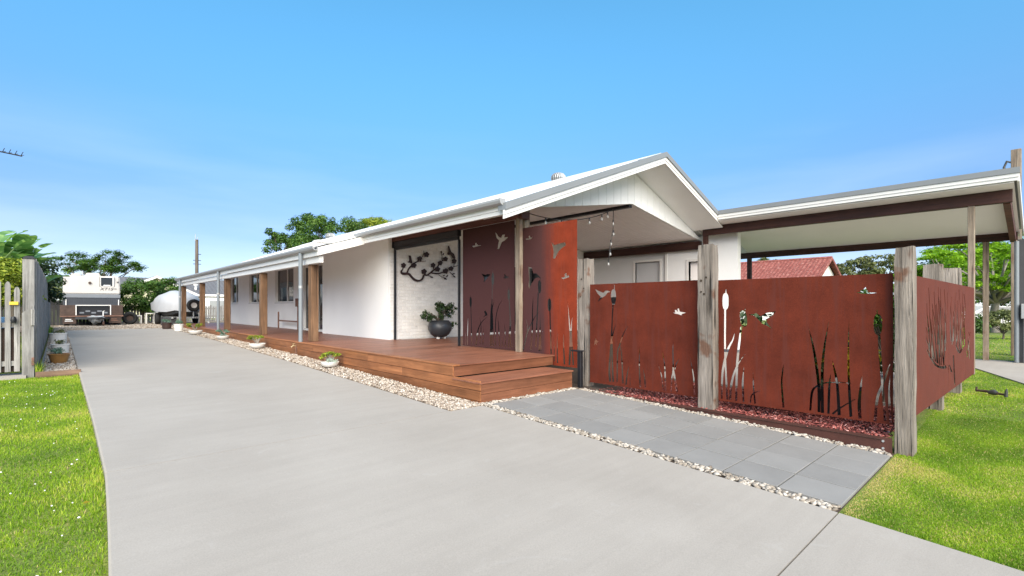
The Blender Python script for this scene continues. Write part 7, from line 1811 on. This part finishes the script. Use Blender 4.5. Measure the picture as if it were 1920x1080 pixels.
tree('garden_shrub', 'olive bush beyond the fence left of the caravan', 'shrub', (-.55, 42, .6), 2.4, 1.8, 1.1, 30, 6000, .14, 'leaf_olive', rt, trunk_r=.05, r0=.3, r1=.5)

# giant bird-of-paradise: paddle leaves on long stalks
def paddle_plant(base, h, n, lab, seed):
    rnd = random.Random(seed)
    t = thing('paddle_leaf_plant', lab, 'plant', base)
    MB().tube([base, (base[0], base[1], base[2] + h * .64)], [.14, .08], 8).build('trunk', 'bark', t, True)
    for k in range(n):
        az = 2 * math.pi * k / n + rnd.uniform(-.3, .3)
        up = rnd.uniform(.75, 1.45)
        b0 = Vector((base[0], base[1], base[2] + h * rnd.uniform(.25, .62)))
        dirh = Vector((math.cos(az), math.sin(az), 0))
        L1 = h * rnd.uniform(.12, .36); L2 = h * rnd.uniform(.18, .28)
        p1 = b0 + (dirh * math.cos(up) + Vector((0, 0, 1)) * math.sin(up)) * L1
        MB().tube([b0, (b0 + p1) / 2 + Vector((0, 0, .05)), p1], [.028, .022, .015], 5).build('stalk', 'leafstalk', t, True)
        side = dirh.cross(Vector((0, 0, 1)))
        W = L2 * rnd.uniform(.24, .32)
        V, F, T = [], [], []
        m_ = 11
        for i in range(m_ + 1):
            s_ = i / m_
            ang = up - s_ * rnd.uniform(.75, 1.0)
            if i == 0: cur = p1.copy()
            else: cur = cur + (dirh * math.cos(ang) + Vector((0, 0, 1)) * math.sin(ang)) * (L2 / m_)
            wd = W * (math.sin(math.pi * min(1, s_ * .92 + .06)) ** .6)
            V += [cur + side * wd + Vector((0, 0, wd * .25)), cur, cur - side * wd + Vector((0, 0, wd * .25))]
        for i in range(m_):
            for j in (0, 1):
                if rnd.random() < .12 and i > 1: continue        # wind-torn slits
                q = i * 3 + j
                F.append((q, q + 1, q + 4, q + 3)); T.append(rnd.uniform(.1, 1))
        big_mesh('leaf', np.array([v_[:] for v_ in V]), np.array(F), 4, 'leaf_banana', t, T, True)
    return t
plain('leafstalk', (.10, .16, .05), .6, .1, 5, 40, .05, bmp=.05)
paddle_plant((-1.05, 21.8, .45), 3.5, 44, 'giant bird of paradise with torn paddle leaves behind the paling fence', 3)
paddle_plant((-1.55, 20.5, .45), 3.2, 26, 'shorter paddle leaved plant at the left edge', 5)

# right-hand side: poinciana with layered fronds, casuarinas, shrubs
def layered_tree(name, lab, base, h, rx, nl, nleaf, leaf, mat, rng, bark='bark_pale', tr=.22, sq=.28):
    t = thing(name, lab, 'tree', base)
    cen, rad = [], []
    mb = MB()
    fork = np.array([base[0], base[1], base[2] + h * .28])
    mb.tube([base, tuple((np.array(base) + fork) / 2 + np.array([.08, .1, 0])), tuple(fork)], [tr, tr * .85, tr * .75], 10)
    for k in range(nl):
        a_ = 2 * math.pi * k / nl + rng.uniform(-.3, .3)
        rr = rx * rng.uniform(.35, 1.0)
        tip = np.array([base[0] + math.cos(a_) * rr, base[1] + math.sin(a_) * rr, base[2] + h * rng.uniform(.40, .98) - .10 * rr])
        m1 = fork * .6 + tip * .4 + np.array([rng.uniform(-.3, .3), rng.uniform(-.3, .3), h * .05])
        m2 = fork * .25 + tip * .75 + np.array([rng.uniform(-.3, .3), rng.uniform(-.3, .3), h * .05])
        mb.tube([tuple(fork), tuple(m1), tuple(m2), tuple(tip)], [tr * .45, tr * .28, tr * .16, tr * .05], 6, False)
        for q in range(4):
            cc = m2 * (1 - q / 3) + tip * (q / 3) + np.array([rng.uniform(-.6, .6), rng.uniform(-.6, .6), rng.uniform(0, .3)])
            cen.append(cc); rad.append(rng.uniform(.55, 1.0) * rx * .2)
    mb.build('trunk', bark, t, True)
    p, nr, k = clump_pts(cen, rad, nleaf, rng, sq, .1)
    nr = nr * np.array([.5, .5, 1.6])
    leaf_cloud('crown', p, nr, leaf, mat, rng, t, .42, rng.uniform(0, 1, len(cen))[k] * .5 + rng.uniform(0, 1, nleaf) * .5)
    return t
layered_tree('spreading_tree', 'dark green spreading tree behind the caravan', (2.5, 60, .6), 6.3, 3.6, 34, 22000, .20, 'leaf_mid', rt, 'bark', .2, .55)
layered_tree('poinciana_tree', 'bright green spreading tree with layered fronds beyond the carport', (38.0, 1.55, .1), 5.9, 3.7, 34, 32000, .18, 'leaf_bright', rt)
layered_tree('poinciana_tree', 'lime coloured spreading tree further behind the corner posts', (47, 3.9, .1), 6.2, 3.9, 32, 24000, .20, 'leaf_bright', rt)
tree('backdrop_tree', 'dense dark tree mass behind the white car', 'tree', (66, 2.6, .1), 7.5, 7.0, 3.6, 80, 26000, .36, 'leaf_mid', rt, r0=.9, r1=1.6)
tree('backdrop_tree', 'tall dense tree behind the bright green trees', 'tree', (72, 5.6, .1), 7.0, 4.0, 3.2, 50, 14000, .36, 'leaf_mid', rt, r0=.9, r1=1.5)
tree('wispy_tree', 'wispy olive tree seen above the low screen right of the red roof', 'tree', (62, 13.0, .2), 6.6, 2.2, 1.9, 28, 3000, .30, 'leaf_olive', rt, r0=.5, r1=.8, squash=.5)
tree('wispy_tree', 'wispy olive tree beside the weathered corner post', 'tree', (63, 10.9, .2), 7.0, 2.3, 2.2, 32, 3800, .30, 'leaf_olive', rt, r0=.5, r1=.9, squash=.5)
tree('wispy_tree', 'thin treetop peeking over the red tiled roof', 'tree', (62, 21.5, .2), 7.2, 1.7, 1.0, 16, 1500, .3, 'leaf_olive', rt, r0=.4, r1=.7, squash=.5)
tree('garden_shrub', 'dark reddish shrub on the lawn in front of the white car', 'shrub', (30.5, 1.0, .1), 1.35, .75, .6, 26, 4200, .10, 'leaf_olive', rt, trunk_r=.04, r0=.15, r1=.3)
tree('garden_shrub', 'green bush beside the far carport post', 'shrub', (22.0, 1.75, .1), 1.25, .6, .6, 24, 4000, .09, 'leaf_mid', rt, trunk_r=.04, r0=.15, r1=.28)
# plants in the bed behind the screens
tree('garden_shrub', 'large-leaved green plant behind the low screen', 'shrub', (8.6, 2.35, .17), 1.45, .40, .45, 18, 900, .20, 'leaf_banana', rt, trunk_r=.04, r0=.15, r1=.3)
tree('garden_shrub', 'yellow croton behind the corner of the low screen', 'shrub', (7.7, 1.75, .17), .95, .38, .28, 16, 1500, .08, 'leaf_yellow', rt, trunk_r=.03, r0=.1, r1=.2)
tree('garden_shrub', 'lime leaved croton behind the left low screen', 'shrub', (7.5, 4.55, .17), .95, .30, .3, 14, 1200, .08, 'leaf_lime', rt, trunk_r=.03, r0=.1, r1=.18)
tree('garden_shrub', 'dark green shrub behind the bulrush cutout by the corner post', 'shrub', (8.5, 1.45, .17), 1.7, .42, .5, 20, 2200, .08, 'leaf_mid', rt, trunk_r=.03, r0=.12, r1=.22)
for k, xx in enumerate((7.6, 9.4, 11.3)):  # invented shrubs, added to make the side screen slits look dark
    tree('hedge_shrub', ['dark shrub behind the side screen nearest the corner post', 'dark shrub behind the middle of the side screen', 'dark shrub behind the side screen nearest the carport'][k], 'shrub', (xx, 2.35, .15), 1.6, .72, .72, 30, 2600, .12, 'leaf_dark', rt, trunk_r=.03, r0=.2, r1=.34, low=-.95)
# bright flower by the far post
fp = thing('garden_shrub', 'small bush with red flowers beside the far carport post', 'shrub', (19.6, 1.9, .1))
MB().tube([(19.6, 1.9, .05), (19.6, 1.9, .6)], .03, 6).build('stem', 'bark', fp, True)
cen, rad = crown_clumps((19.6, 1.9, .75), .45, .4, 16, .12, .22, rt)
p, nr, _ = clump_pts(cen, rad, 2200, rt)
leaf_cloud('foliage', p, nr, .08, 'leaf_lime', rt, fp)
for k in range(7):
    q = cen[k]
    MB().lathe([(.01, -.03), (.055, .0), (.03, .04)], tuple(q + np.array([-.1, 0, .1])), 8).build('flower', 'red_paint', fp, True)

# leaf litter on the drive and lawn
rl_ = np.random.default_rng(77)
for k, (x, y, s_) in enumerate([(.14, 4.55, .045), (-.35, 8.3, .06)]):
    z = float(terrain(x, y)) + .045
    pts = np.array([[x, y, z]])
    ob = leaf_cloud('fallen_leaf', pts, np.array([[.2, -.3, 1.0]]), s_ * 1.3, 'leaf_yellow', rl_, None, .6, np.array([.2]))
    tag(ob, ['dry brown leaf caught at the driveway edge', 'dry brown leaf lying in the left lawn'][k], 'leaf')
